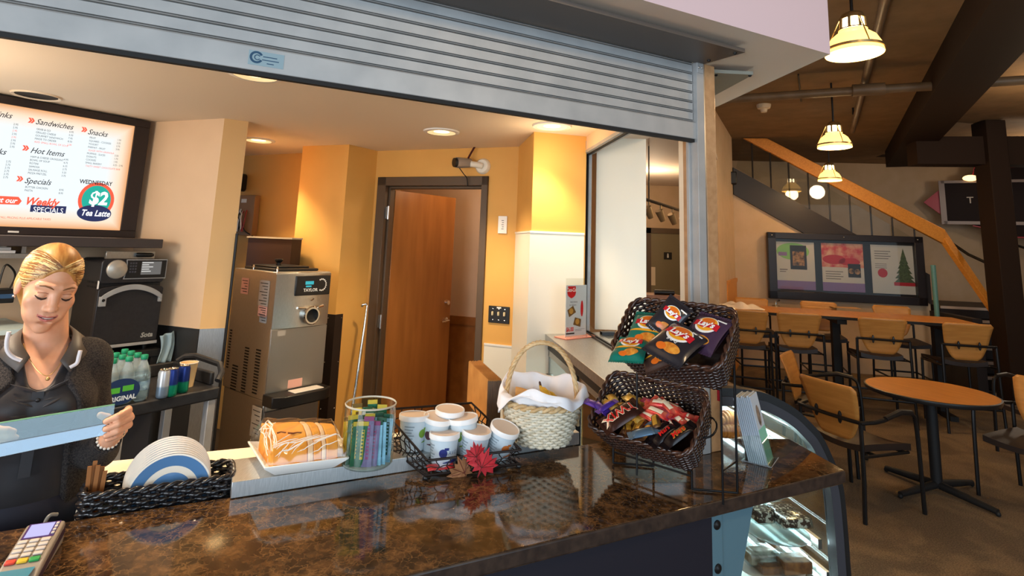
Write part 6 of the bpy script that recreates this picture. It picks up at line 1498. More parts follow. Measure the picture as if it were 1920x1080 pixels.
def brochure(i, lab, grp):
    t = thing('brochure', lab, 'brochure', X=XBr @ XTl @ T(-0.0045 - 0.0068 * i, 0.0, 0.0045 + 0.0) , group=grp)
    MB().box((-0.0028, 0.0, 0.0), (0.0028, 0.10, 0.222 + 0.004 * math.sin(i * 2.1))).build('pages', m_pap, t, bevel=0.0006)
    for k in (-0.0018, 0.0, 0.0018): MB().box((k - 0.0003, -0.0004, 0.001), (k + 0.0003, 0.0, 0.22)).build('fold_edge', m_pape, t)
    return t
for i in range(9):
    t = brochure(i, 'pale folded brochure in the middle of the clear holder', 'brochures in the holder')
    if i == 0:
        t['label'] = 'front brochure with a mint green cover in the clear holder'; del t['group']
        b = MB(); Xc = Matrix(((0, 0, 1, 0.003), (1, 0, 0, 0), (0, 1, 0, 0), (0, 0, 0, 1)))
        b.rect(0.001, 0.0, 0.099, 0.11, 0.0002, 0, Xc); b.rect(0.001, 0.11, 0.099, 0.221, 0.0002, 1, Xc); b.disc((0.05, 0.15, 0.0006), 0.022, 16, 2, Xc, r2=0.035); b.text('GUIDE', 0.05, 0.195, 0.016, 0.0006, 3, Xc, 'CENTER') if False else None
        b.build('cover_print', [m_teal, m_pap, M('cover_photo', (80, 70, 66), 0.5, noise=60, col2=(170, 150, 130))], t, smooth=0)
# ---- pastries inside the case
def inE(x, y, depth):                                # picture point at some depth behind the end glass
    P = Vector((Pc.x, Pc.y, 0)) + YD * depth
    return gv(x, y, P, EA)
m_crois = M('croissant_crust', (216, 146, 60), 0.45, noise=25, col2=(172, 92, 26), ramp=(0.35, 0.7))
def croissant(X, s_, label):
    S = SDF((-0.085, -0.05, -0.045), (0.085, 0.055, 0.05), 0.003)
    n = 9
    for i in range(n):
        t = (i / (n - 1) - 0.5) * 2; x = 0.066 * t; y = -0.022 * t * t + 0.008; r = 0.034 * (1 - 0.62 * t * t) + 0.003
        S.ell((x, y, 0), (0.0125 + 0.002 * (1 - abs(t)), r, r * 0.86), 0.0035, R=RZ(-38 * t))
    o = S.build('croissant', m_crois, X=X @ Matrix.Scale(s_, 4), smooth=1); return tag(o, label, 'croissant')
pA_ = inE(1366, 808, 0.14); croissant(Matrix.Translation(pA_) @ RZ(2), 1.0, 'lower golden croissant of the pair in the glass pastry case')
pB_ = inE(1368, 785, 0.16); croissant(Matrix.Translation(pB_) @ RZ(10) @ RX(10), 1.0, 'upper golden croissant of the pair in the glass pastry case')
tr0 = inE(1366, 823, 0.15)
ctray = thing('pastry_tray', 'white tray under the croissants in the pastry case', 'tray', (tr0.x, tr0.y, tr0.z - 0.004), rad(EA))
MB().prism(rr(0.26, 0.20, 0.02), 0.0, 0.004).build('tray_base', m_white, ctray); MB().tube([(p[0], p[1], 0.008) for p in rr(0.26, 0.20, 0.02)], 0.005, 6, 0, True).build('tray_rim', m_white, ctray)
m_brow = M('brownie_speckled', (52, 30, 20), 0.5, noise=70, col2=(232, 220, 200), ramp=(0.50, 0.58), detail=1); m_bag2 = glass('bag_film_clear', (240, 246, 246), 0.15, 0.8); m_cakeb = M('cake_slice_brown', (176, 112, 52), 0.6, noise=30, col2=(120, 66, 30))
def bagged(px, py, depth, size, m, nm, label, rz=0, lift=0.0):
    p = inE(px, py, depth); t = thing(nm, label, 'pastry', (p.x, p.y, p.z), rad(EA + rz))
    MB().box((-size[0] / 2, -size[1] / 2, 0.0), (size[0] / 2, size[1] / 2, size[2])).build('pastry_block', m, t, bevel=0.004)
    s = 1.18; random.seed(int(px))
    b = MB(); b.loft([[(x * s * k + 0.004 * random.uniform(-1, 1), y * s * k + 0.004 * random.uniform(-1, 1), z) for x, y in rr(size[0], size[1], 0.01, 2)] for z, k in ((0.0, 1.0), (size[2] * 0.6, 1.03), (size[2] * 1.15, 0.96), (size[2] * 1.4, 0.7))])
    b.build('clear_bag', m_bag2, t, smooth=30); return p
pq = bagged(1486, 983, 0.07, (0.115, 0.07, 0.032), m_brow, 'coconut_brownie', 'speckled chocolate slice in a clear bag nearest the curved glass')
bagged(1465, 966, 0.14, (0.105, 0.07, 0.030), m_brow, 'coconut_brownie', 'speckled chocolate slice lying behind the front one')
bagged(1427, 974, 0.12, (0.07, 0.07, 0.042), m_brow, 'coconut_brownie', 'speckled chocolate slice at the left on the glass dish')
dp = inE(1455, 996, 0.12)
dish = thing('glass_dish', 'clear oval glass dish under the speckled slices', 'dish', (dp.x, dp.y, dp.z - 0.012), rad(EA))
MB().lathe([(0, 0.0), (0.07, 0.0), (0.125, 0.012), (0.127, 0.016), (0.12, 0.014), (0.068, 0.003), (0, 0.003)], 40).build('dish_body', M('dish_glass', (206, 228, 230), 0.08, trans=0.5, ior=1.2), dish)
bagged(1487, 1068, 0.08, (0.12, 0.08, 0.045), m_cakeb, 'cake_slice', 'brown cake slice in a clear bag on the lower shelf near the curved glass')
bagged(1440, 1074, 0.10, (0.09, 0.08, 0.04), m_cakeb, 'cake_slice', 'brown cake slice in a clear bag at the left of the lower shelf')
bagged(1425, 1050, 0.14, (0.12, 0.08, 0.035), M('cake_pale', (214, 200, 176), 0.6, noise=40, col2=(150, 130, 104)), 'cake_slice', 'pale bagged slice at the back of the lower shelf')
dp = inE(1440, 1062, 0.12)
dish = thing('white_plate', 'white oval plate on the lower shelf of the pastry case', 'plate', (dp.x, dp.y, dp.z - 0.004), rad(EA))
MB().lathe([(0, 0.0), (0.08, 0.0), (0.135, 0.010), (0.137, 0.014), (0.13, 0.013), (0.078, 0.004), (0, 0.004)], 40).build('plate_body', m_white, dish)
# ------------------------------------------------------------------ hall: pendants, pipes, detector
m_shade = M('pendant_glass', (255, 224, 150), 0.3, emit=(255, 190, 96), es=2.0)
m_bulb = M('pendant_bulb', (255, 255, 240), 0.3, emit=(255, 236, 190), es=14.0)
m_brass = M('pendant_metal', (170, 142, 96), 0.3, 0.8)
def pendant(x, y, dy, R, label, pw):
    p = gd(x, y, dy); s = R / 0.2
    t = thing('pendant_lamp', label, 'pendant lamp', (p.x, p.y, p.z), group='pendant lamps over the hall')
    MB().lathe([(0.198 * s, 0.0), (0.200 * s, 0.006 * s), (0.185 * s, 0.07 * s), (0.155 * s, 0.13 * s), (0.115 * s, 0.165 * s), (0.098 * s, 0.175 * s), (0.096 * s, 0.195 * s)], 40).build('glass_shade', m_shade, t, solid=0.004)
    MB().lathe([(0.192 * s, 0.028 * s), (0.206 * s, 0.030 * s), (0.208 * s, 0.048 * s), (0.194 * s, 0.050 * s)], 40).build('hoop', m_brass, t)
    b = MB(); b.lathe([(0.102 * s, 0.195 * s), (0.102 * s, 0.205 * s), (0.088 * s, 0.205 * s)], 28); b.lathe([(0.0, 0.345 * s), (0.04 * s, 0.345 * s), (0.075 * s, 0.325 * s), (0.086 * s, 0.30 * s), (0.086 * s, 0.285 * s)], 28)
    for k in range(8):
        a = k * math.pi / 4; b.tube([(0.09 * s * math.cos(a), 0.09 * s * math.sin(a), 0.20 * s), (0.085 * s * math.cos(a), 0.085 * s * math.sin(a), 0.29 * s)], 0.012 * s, 6)
    b.build('lamp_cage', m_brass, t)
    MB().lathe([(0, 0.29 * s), (0.07 * s, 0.29 * s), (0.075 * s, 0.20 * s), (0.06 * s, 0.12 * s), (0, 0.10 * s)], 24).build('bulb', m_bulb, t)
    b = MB()
    for k in range(3): a = k * 2.09 + 0.5; b.tube([(0.086 * s * math.cos(a), 0.086 * s * math.sin(a), 0.30 * s), (0.20 * s * math.cos(a), 0.20 * s * math.sin(a), 0.04 * s)], 0.005 * s, 6)
    b.build('stay', m_brass, t)
    MB().tube([(0, 0, 0.34 * s), (0, 0, 3.62 - p.z)], 0.012 * s, 8).build('stem', m_dark, t)
    point('pendant_light', (p.x, p.y, p.z - 0.05), pw, (1.0, 0.70, 0.38), 0.1)
pendant(1602, 102, 3.44, 0.165, 'nearest and largest glass pendant lamp beside the white soffit corner', 18)
pendant(1565, 277, 5.95, 0.165, 'middle glass pendant lamp of the row', 24)
pendant(1556, 339, 8.1, 0.155, 'farthest and smallest glass pendant lamp in front of the stair rail', 12)
m_pipe = M('pipe_paint', (120, 96, 70), 0.5, noise=6, col2=(104, 82, 58))
a, c = gz(1380, 185, 3.42), gz(1925, 150, 3.42)
pp = thing('ceiling_pipe', 'long painted pipe crossing below the dark hall ceiling', 'pipe', (0, 0, 0))
MB().tube([a - (c - a) * 0.1, c + (c - a) * 0.3], 0.045, 14).build('pipe_run', m_pipe, pp)
j = gz(1628, 168, 3.42)
MB().tube([j + (a - c).normalized() * 0.14, j - (a - c).normalized() * 0.14], 0.062, 14).build('tee_fitting', m_pipe, pp)
for q in (0.02, 0.75): h = a.lerp(c, q); MB().tube([h, Vector((h.x, h.y, 3.62))], 0.012, 8).build('hanger', m_dark, pp)
a2, c2 = gz(1662, -10, 3.53), gz(1598, 246, 3.53)
pp2 = thing('sprinkler_pipe', 'thin pipe running away along the hall ceiling above the crossing pipe', 'pipe', (0, 0, 0))
MB().tube([a2 - (c2 - a2) * 0.3, c2], 0.035, 12).build('pipe_run', m_pipe, pp2)
e_ = gz(1600, 215, 3.53); MB().tube([e_, Vector((e_.x, e_.y, 3.62))], 0.012, 8).build('hanger', m_dark, pp2)
sd = gz(1432, 199, 3.60)
s_ = thing('smoke_detector', 'white smoke detector on the dark hall ceiling', 'smoke detector', (sd.x, sd.y, 3.62))
MB().lathe([(0, -0.10), (0.035, -0.10), (0.045, -0.06), (0.075, -0.05), (0.085, -0.02), (0.085, 0.0)], 24).build('detector_body', M('detector_ivory', (228, 206, 176), 0.5), s_)
# conduit and thin wires on the ceiling
for (x0, y0, x1, y1) in ((1497, 140, 1502, 190),):
    p0_, p1_ = gz(x0, y0, 3.61), gz(x1, y1, 3.61); tag(MB().tube([p0_, p1_], 0.008, 6).build('conduit', m_dark), 'thin dark conduit along the hall ceiling near the detector', 'conduit')
# black beams and post
def beam(name, A, B, w_, z0, z1, m=m_beam):
    d = (B - A); d.z = 0; d.normalize(); n = Vector((-d.y, d.x, 0)) * w_
    return struct(MB().prism([tuple(q[:2]) for q in (A, B, B + n, A + n)], z0, z1).build(name, m))
mA, mB_ = gz(1713, 282, 3.62), gz(1848, 112, 3.62); zbm = gd(1713, 312, mA.y).z
beam('trim_10', mA, mB_ + (mB_ - mA) * 1.2, -0.42, zbm, 3.619)
cA2 = gd(1655, 283, mA.y + 0.5); cB2 = gd(1715, 283, mA.y + 0.35)
beam('trim_9', Vector((cA2.x, cA2.y, 0)), Vector((cB2.x + 0.3, cB2.y, 0)), 0.3, cA2.z, 3.619)
PB_ = Vector((6.45, 7.35, 0)); 
pb = [gz(1868, 748, 0), gz(1925, 757, 0)]
cpos = gd(1842, 400, 7.3); cd = d2(20)
struct(MB().box((0.12, 0, 0.001), (0.36, 0.30, 3.61), X=Matrix.Translation((cpos.x + 0.03, cpos.y, 0)) @ RZ(-8)).build('trim_11', m_beam, bevel=0.01))
struct(MB().box((-1.0, 0.02, 3.02), (3.2, 0.30, 3.40), X=Matrix.Translation((cpos.x + 0.35, cpos.y, 0)) @ RZ(-12)).build('trim_12', m_beam))
# arched brace between post and cross beam
# ------------------------------------------------------------------ stair, rail, display board
tOn = lambda x, y: onw(x, y)
m_string = M('stair_black', (38, 28, 24), 0.5)
stp = thing('staircase', 'staircase rising behind the display board wall with dark stringer and oak handrail', 'staircase', X=XW)
u0 = onw(1385, 321); thick = u0[1] - sz(u0[0])
MB().prism([(0.0, sz(0) - 0.005), (xe, sz(xe) - 0.005), (xe, sz(xe) + thick), (0.0, sz(0) + thick)], 0.003, 0.05).build('stringer', m_string, stp)
h1, h2, h3, h4 = onw(1392, 259), onw(1436, 256), onw(1768, 431), onw(1768, 459); hC = onw(1822, 600)
h1 = (h1[0], min(h1[1], 3.6)); h2 = (h2[0], min(h2[1], 3.6))
hA, hB_ = h2, h3
MB().prism([h1, h4, h3, h2], 0.0, 0.07).build('handrail', m_oak, stp, bevel=0.008)
low0 = (hB_[0] - 0.07, hB_[1]); low1 = (hC[0] - 0.05, 0.88)
# lower flight handrail comes forward towards the viewer
MB().loft([[(low0[0] + q[0], low0[1] + q[1], 0.0) for q in ((0, 0), (0.10, 0.0), (0.10, -0.16), (0, -0.16))], [(low1[0] + q[0], low1[1] + q[1], 0.75) for q in ((0, 0.0), (0.09, 0.0), (0.09, -0.10), (0, -0.10))]]).build('lower_handrail', m_oak, stp, bevel=0.006)
for px in (1413, 1447, 1481, 1517, 1555, 1593, 1631, 1670, 1710):
    x_ = onw(px, 400)[0]; t_ = (x_ - h1[0]) / (h4[0] - h1[0]); zt_ = h1[1] + (h4[1] - h1[1]) * t_
    MB().tube([(x_, sz(x_) + thick, 0.025), (x_, zt_, 0.025)], 0.013, 8).build('baluster', m_string, stp)
MB().prism([(0.05, sz(0.05) + thick + 0.02), (xe - 0.05, sz(xe) + thick + 0.02), (xe - 0.05, h4[1]), (h1[0], h1[1])], 0.034, 0.04).build('glass_panel', m_glass, stp)
# lower flight: treads with pale nosings, seen end on beyond the newel
nx = xe + 0.10
m_nos = M('nosing_pale', (190, 168, 150), 0.5)
for k in range(7):
    zt_ = 1.06 - 0.165 * k; zd = 0.05 + 0.17 * k
    s1_ = MB().box((nx, zt_ - 0.155, -1.2), (nx + 1.5, zt_, zd)).build('step', m_string, stp)
    MB().box((nx, zt_ - 0.035, zd), (nx + 1.5, zt_ + 0.002, zd + 0.02)).build('nosing', m_nos, s1_)
MB().box((xe - 0.02, 0.001, 0.0), (nx, 0.98, 1.0)).build('newel_panel', m_string, stp)
MB().tube([(nx + 1.52, 1.5, 0.9), (nx + 1.50, 1.75, 0.5), (nx + 1.2, 2.05, -0.3)], 0.02, 8).build('wall_rail', m_dark, stp)
rl0, rl1 = gd(1783, 455, 8.6), gd(1850, 493, 8.1)
tag(MB().tube([rl0, rl0.lerp(rl1, 0.5) - Vector((0, 0, 0.03)), rl1], 0.022, 8).build('wall_handrail', m_dark), 'short black wall handrail left of the black post', 'handrail')
# teal post on the table end of the wall
t0, t1 = gv(1748, 497, WA - wn * 0.35, AW), gv(1757, 590, WA - wn * 0.35, AW)
tag(MB().tube([Vector((t1.x, t1.y, 0.001)), Vector((t1.x, t1.y, t0.z))], 0.032, 12).build('teal_pole', M('teal_paint', (96, 140, 128), 0.4)), 'slim pale teal pole standing at the wall end beside the display board', 'pole')
b0_, b1_, b2_, b3_ = onw(1435, 437), onw(1438, 557), onw(1722, 443), onw(1729, 573)
bx0, bx1, by0, by1 = (b0_[0] + b1_[0]) / 2, (b2_[0] + b3_[0]) / 2, (b1_[1] + b3_[1]) / 2, (b0_[1] + b2_[1]) / 2
db = thing('display_board', 'black framed display case with three posters on the hall wall', 'display board', X=XW @ T(0, 0, 0.055))
m_frm = M('board_black', (34, 26, 26), 0.35)
b = MB(); fw_ = 0.12
b.box((bx0, by0, 0.002), (bx1, by0 + fw_, 0.09)); b.box((bx0, by1 - fw_ * 0.8, 0.002), (bx1, by1, 0.09)); b.box((bx0, by0, 0.002), (bx0 + fw_, by1, 0.09)); b.box((bx1 - fw_, by0, 0.002), (bx1, by1, 0.09)); b.box((bx0, by0, 0.002), (bx1, by1, 0.015))
b.build('board_frame', m_frm, db, bevel=0.005)
for k, (xa, xb) in enumerate(((1452, 1525), (1538, 1616), (1630, 1714))):
    A_p = onw(xa, 500)[0]; B_p = onw(xb, 505)[0]; ya = by0 + 0.15; yb2 = by1 - 0.14
    W2 = B_p - A_p; H2 = yb2 - ya
    po = MB().box((A_p, ya, 0.016), (B_p, yb2, 0.018)).build('poster', M('poster_paper_%d' % k, (206, 196, 190), 0.5), db, smooth=0)
    b = MB(); R_ = lambda x0, y0, x1, y1, z, m: b.rect(A_p + W2 * x0, ya + H2 * y0, A_p + W2 * x1, ya + H2 * y1, z, m)
    if k == 0:
        b.disc((A_p + W2 * 0.45, ya + H2 * 0.80, 0.0185), W2 * 0.42, 20, 0, r2=H2 * 0.18); R_(0.38, 0.42, 0.80, 0.93, 0.019, 1); R_(0.44, 0.50, 0.74, 0.80, 0.0193, 2); R_(0.08, 0.70, 0.30, 0.78, 0.019, 3); R_(0.0, 0.0, 1, 0.18, 0.019, 3); R_(0.10, 0.40, 0.30, 0.42, 0.019, 4); R_(0.10, 0.36, 0.26, 0.375, 0.019, 4)
        ml_ = [M('poster_green', (138, 190, 110), 0.5), M('poster_ink', (40, 34, 34), 0.5), M('poster_gold', (196, 140, 90), 0.5, noise=20, col2=(70, 50, 40)), M('poster_violet', (140, 110, 160), 0.5), M('poster_grey', (110, 100, 100), 0.5)]
    elif k == 1:
        R_(0.0, 0.50, 1, 1, 0.0185, 0); b.disc((A_p + W2 * 0.30, ya + H2 * 0.66, 0.019), W2 * 0.28, 18, 1, r2=H2 * 0.10); b.disc((A_p + W2 * 0.66, ya + H2 * 0.62, 0.019), W2 * 0.26, 18, 1, r2=H2 * 0.08); R_(0.62, 0.30, 0.92, 0.58, 0.0195, 2); b.disc((A_p + W2 * 0.70, ya + H2 * 0.43, 0.02), W2 * 0.07, 12, 3); b.disc((A_p + W2 * 0.84, ya + H2 * 0.42, 0.02), W2 * 0.07, 12, 3); R_(0, 0, 1, 0.18, 0.019, 4)
        for i in range(4): R_(0.08, 0.40 - 0.05 * i, 0.50 - 0.06 * (i % 2), 0.415 - 0.05 * i, 0.019, 5)
        ml_ = [M('poster_rose', (226, 170, 140), 0.5, noise=9, col2=(196, 60, 70)), M('poster_red', (186, 36, 48), 0.5), bpy.data.materials['poster_ink'], bpy.data.materials['poster_gold'], bpy.data.materials['poster_violet'], bpy.data.materials['poster_grey']]
    else:
        cx_ = A_p + W2 * 0.72
        for i in range(6): yb3 = ya + H2 * (0.22 + 0.10 * i); wv = W2 * (0.25 - 0.037 * i); b.add([(cx_ - wv, yb3, 0.019 + 0.0001 * i), (cx_ + wv, yb3, 0.019 + 0.0001 * i), (cx_, yb3 + H2 * 0.22, 0.019 + 0.0001 * i)], [(0, 1, 2)], 0)
        R_(0.48, 0.17, 0.98, 0.24, 0.0197, 1); b.disc((A_p + W2 * 0.24, ya + H2 * 0.42, 0.019), W2 * 0.11, 14, 1)
        for i in range(4): R_(0.08, 0.86 - 0.05 * i, 0.44 - 0.05 * (i % 2), 0.875 - 0.05 * i, 0.019, 2)
        for i in range(3): R_(0.08, 0.60 - 0.04 * i, 0.34, 0.61 - 0.04 * i, 0.019, 2)
        ml_ = [M('poster_fir', (92, 104, 72), 0.5, noise=40, col2=(70, 80, 60)), bpy.data.materials['poster_red'], bpy.data.materials['poster_grey']]
    b.build('poster_print', ml_, po, smooth=0)
MB().box((bx0 + 0.06, by0 + 0.06, 0.080), (bx1 - 0.06, by1 - 0.05, 0.084)).build('glazing', m_glass, db)
for x_ in (bx0 + 0.06, (bx0 + bx1) / 2, bx1 - 0.08): MB().sphere((x_, by1 - 0.045, 0.092), 0.012, 10).build('lock', m_chrome, db)
# speaker on the pier end
q = gv(1371, 333, WA - wn * 0.16, AW)
sk = thing('corner_speaker', 'black speaker on the pier corner above the display board', 'speaker', (q.x, q.y, q.z), rad(-20))
MB().box((-0.10, -0.08, -0.11), (0.08, 0.08, 0.09)).build('speaker_box', m_blackp, sk, bevel=0.015); MB().tube([(0.0, 0.08, 0), (0.0, 0.14, 0)], 0.02, 8).build('bracket', m_dark, sk)
# ------------------------------------------------------------------ shop sign on the far wall
sg0, sg1 = gd(1766, 345, 10.8), gd(1772, 415, 10.8); sg2 = gd(1920, 338, 10.2)
sa = math.degrees(math.atan2(sg2.y - sg0.y, sg2.x - sg0.x)); XSg = frame(Vector((sg0.x, sg0.y, 0)), d2(sa))
sz0, sz1 = sg1.z, sg0.z; Ls = 3.0
sgn = thing('shop_sign', 'dark lettered shop sign with red diamond ends on the far hall wall', 'sign', X=XSg)
m_srd = M('sign_red', (170, 26, 40), 0.4); m_sdk = M('sign_dark', (40, 30, 28), 0.6, spec=0.1); m_sfr = M('sign_frame', (150, 130, 118), 0.4)
MB().box((0, sz0, 0.0), (Ls, sz1, 0.10)).build('sign_panel', m_sdk, sgn)
b = MB(); b.box((-0.03, sz0 - 0.06, 0.09), (Ls + 0.03, sz0, 0.12)); b.box((-0.03, sz1, 0.09), (Ls + 0.03, sz1 + 0.05, 0.12)); b.box((-0.07, sz0 - 0.06, 0.09), (0.02, sz1 + 0.05, 0.12)); b.build('sign_frame', m_sfr, sgn)
zm = (sz0 + sz1) / 2; hs = (sz1 - sz0)
MB().prism([(-0.05, zm - 0.25), (-0.05, zm + 0.25), (-0.32, zm)], 0.02, 0.08).build('diamond_end', m_srd, sgn)
MB().prism([(0.45, sz1 + 0.05), (0.50, sz1 + 0.28), (2.2, sz1 + 0.28), (2.25, sz1 + 0.05)], 0.0, 0.06).build('sign_crest', m_sdk, sgn)
MB().prism([(0.40, sz0 - 0.06), (0.70, sz0 - 0.14), (0.74, sz0 - 0.27), (2.3, sz0 - 0.27), (2.3, sz0 - 0.06)], 0.0, 0.06).build('sign_foot', m_sdk, sgn)
b = MB(); b.tube([(0.40, sz0 - 0.08, 0.07), (0.70, sz0 - 0.15, 0.07), (0.74, sz0 - 0.28, 0.07), (2.3, sz0 - 0.28, 0.07)], 0.014, 6); b.tube([(0.45, sz1 + 0.06, 0.07), (0.50, sz1 + 0.29, 0.07), (2.2, sz1 + 0.29, 0.07)], 0.014, 6); b.build('neon_line', m_srd, sgn)
b = MB()
for s_, x_ in (('T', 0.34), ('H', 0.62)): b.text(s_, x_, zm - 0.02, 0.17, 0.101, 0, bold=0.002)
b.text('SH', 0.56, zm - hs * 0.40, 0.19, 0.101, 0, bold=0.002); b.text('T', 1.72, zm, 0.18, 0.101, 0, bold=0.002)
b.build('sign_letters', M('sign_letter', (176, 160, 140), 0.4), sgn, smooth=0)
MB().sphere((0.42, sz1 + 0.09, 0.12), (0.12, 0.06, 0.08), 14).build('picture_light', M('picture_lamp', (255, 220, 160), 0.4, emit=(255, 206, 130), es=2.0), sgn)
# ------------------------------------------------------------------ bar table and stools
zb = 1.05
tf0, tf1 = gz(1340, 579, zb), gz(1852, 611, zb)
ta = math.degrees(math.atan2(tf1.y - tf0.y, tf1.x - tf0.x)); Lb_ = (tf1 - tf0).length
XBt = frame(Vector((tf0.x, tf0.y, 0)), d2(ta), d2(ta + 90))
btb = thing('bar_table', 'long high oak topped bar table below the display board', 'table', X=XBt)
sk_ = 0.80 / math.tan(rad(62 - ta)); MB().prism([(0.10, 0.0), (Lb_, 0.0), (Lb_, 0.80), (0.10 + sk_, 0.80)], zb - 0.035, zb).build('table_top', m_tab, btb, bevel=0.004)
MB().box((0.10, -0.006, zb - 0.034), (Lb_ + 0.006, 0.0, zb - 0.003)).build('edge_band', m_blackm, btb)
lx = (gv(1577, 620, tf0 + Vector((0, 0, 0)) + d2(ta + 90) * 0.10, ta) - tf0).dot(d2(ta))
for x_ in (lx, Lb_ - 0.35):
    MB().box((x_ - 0.04, 0.30, 0.001), (x_ + 0.04, 0.40, zb - 0.035)).build('leg', m_blackm, btb); MB().box((x_ - 0.05, 0.04, zb - 0.09), (x_ + 0.05, 0.76, zb - 0.035)).build('top_bracket', m_blackm, btb); MB().box((x_ - 0.04, 0.08, 0.001), (x_ + 0.04, 0.72, 0.05)).build('foot', m_blackm, btb)
def chair_parts(t, sh, arm=True, stool=False):
    # seat height sh; x sideways, y forwards, origin on the floor under the seat middle
    w_ = 0.235; d_ = 0.22
    b = MB(); rings = []
    for v in np.linspace(0, 1, 10):
        y = -d_ + 0.44 * v; k = 1 - 0.12 * (1 - v)
        rings.append([(x * k, y, sh - 0.012 + 0.028 * (x / 0.235) ** 2 - 0.02 * v * v) for x in np.linspace(-0.225, 0.225, 9)] + [(x * k, y, sh - 0.05 + 0.02 * (x / 0.235) ** 2 - 0.02 * v * v) for x in np.linspace(0.225, -0.225, 9)])
    b.loft(rings); b.build('seat', m_seat, t, smooth=60)
    hb0, hb1 = sh + 0.02, sh + 0.40
    def bk(a, c):
        z = hb0 + (hb1 - hb0) * c; wv = 0.20 * (0.50 + 0.50 * min(1, (c / 0.45)) ** 0.55) if c < 0.45 else 0.20 + 0.035 * (c - 0.45) / 0.55
        if c > 0.93: wv -= 0.03 * ((c - 0.93) / 0.07) ** 2
        x = (2 * a - 1) * wv; y = -0.235 - 0.10 * c + 0.32 * x * x + 0.02 * math.sin(c * 3)
        return (x, y, z)
    b = MB(); b.grid(bk, 13, 16); b.build('backrest', m_ply, t, solid=0.013, smooth=60)
    zr = sh + 0.175; yr = -0.315
    arc = [(x, yr + 0.30 * x * x, zr) for x in np.linspace(-0.25, 0.25, 13)]
    if arm:
        pl = [( -0.275, 0.24, 0.001), (-0.275, 0.22, sh + 0.10), (-0.278, 0.17, sh + 0.215), (-0.28, 0.05, sh + 0.225), (-0.28, -0.12, sh + 0.19)]
        pts = smoothpath(pl, 6) + [Vector((-0.272, -0.20, zr + 0.005))] + [Vector(p) for p in arc] + [Vector((0.272, -0.20, zr + 0.005))] + [Vector((-p.x, p.y, p.z)) for p in reversed(smoothpath(pl, 6))]
        rs = [0.013] * len(pts); MB().tube(pts, 0.014, 8).build('arm_frame', m_chf, t)
        for s in (-1, 1): MB().tube([(s * 0.279, 0.17, sh + 0.221), (s * 0.281, 0.05, sh + 0.233), (s * 0.281, -0.10, sh + 0.200)], [0.018, 0.021, 0.017], 8).build('arm_pad', m_blackp, t)
    else:
        MB().tube(arc, 0.013, 8).build('back_rail', m_chf, t)
        for s in (-1, 1): MB().tube([(s * 0.23, 0.21, 0.001), (s * 0.225, 0.20, sh - 0.05), (s * 0.215, 0.14, sh - 0.03), (s * 0.23, -0.14, sh - 0.035)], 0.014, 8).build('front_leg', m_chf, t)
    for s in (-1, 1):
        MB().tube([(s * 0.255, -0.32, 0.001), (s * 0.25, -0.30, sh * 0.6), (s * 0.245, yr + 0.02, zr)], 0.014, 8).build('rear_leg', m_chf, t)
        MB().lathe([(0.0, -0.012), (0.011, -0.009), (0.013, 0.0), (0.011, 0.009), (0, 0.012)], 10, X=T(s * 0.095, yr + 0.012, zr) @ RX(90) @ Matrix.Diagonal((1, 3.4, 1, 1))).build('back_clip', m_blackp, t)
    b = MB()
    b.tube([(-0.25, -0.16, sh - 0.045), (0.25, -0.16, sh - 0.045)], 0.011, 8); b.tube([(-0.24, 0.13, sh - 0.05), (0.24, 0.13, sh - 0.05)], 0.011, 8)
    for s in (-1, 1): b.tube([(s * 0.252, -0.30, sh - 0.04), (s * 0.245, 0.16, sh - 0.05)], 0.011, 8)
    b.build('seat_frame', m_chf, t)
    if stool:
        b = MB(); zz = 0.26
        b.tube([(-0.252, -0.31, zz), (0.252, -0.31, zz), (0.232, 0.20, zz), (-0.232, 0.20, zz)], 0.011, 8, 0, True); b.build('foot_ring', m_chf, t)
m_seat = M('seat_dark', (46, 34, 28), 0.45); m_chf = M('chair_black', (26, 24, 24), 0.35, 0.3)
st0 = thing('bar_stool', 'x', 'bar stool', group=None); chair_parts(st0, 0.70, False, True)
plc = d2(ta + 90)
for i, (px, lab) in enumerate(((1398, 'wooden backed bar stool farthest left, half behind the snack rack'), (1487, 'wooden backed bar stool, second from the snack rack'), (1641, 'wooden backed bar stool right of the bar table leg'), (1787, 'wooden backed bar stool at the right end of the bar table'))):
    base = tf0 - plc * 0.10; q = gv(px, 640, base, ta); o = st0 if i == 0 else dup(st0)
    o.location = (q.x, q.y, 0.0); o.rotation_euler = (0, 0, rad(ta + (-4, 2, -3, 3)[i])); o['label'] = lab; o['group'] = 'bar stools at the long table'
for i, (px, lab) in enumerate(((1418, 'bar stool on the far side of the bar table behind the leftmost stool'), (1545, 'bar stool on the far side of the bar table left of its leg'), (1692, 'bar stool on the far side of the bar table between the two right stools'))):
    base = tf0 + plc * 1.10; q = gv(px, 620, base, ta); o = dup(st0); o.location = (q.x, q.y, 0); o.rotation_euler = (0, 0, rad(ta + 180 + (3, -3, 2)[i])); o['label'] = lab; o['group'] = 'bar stools at the long table'
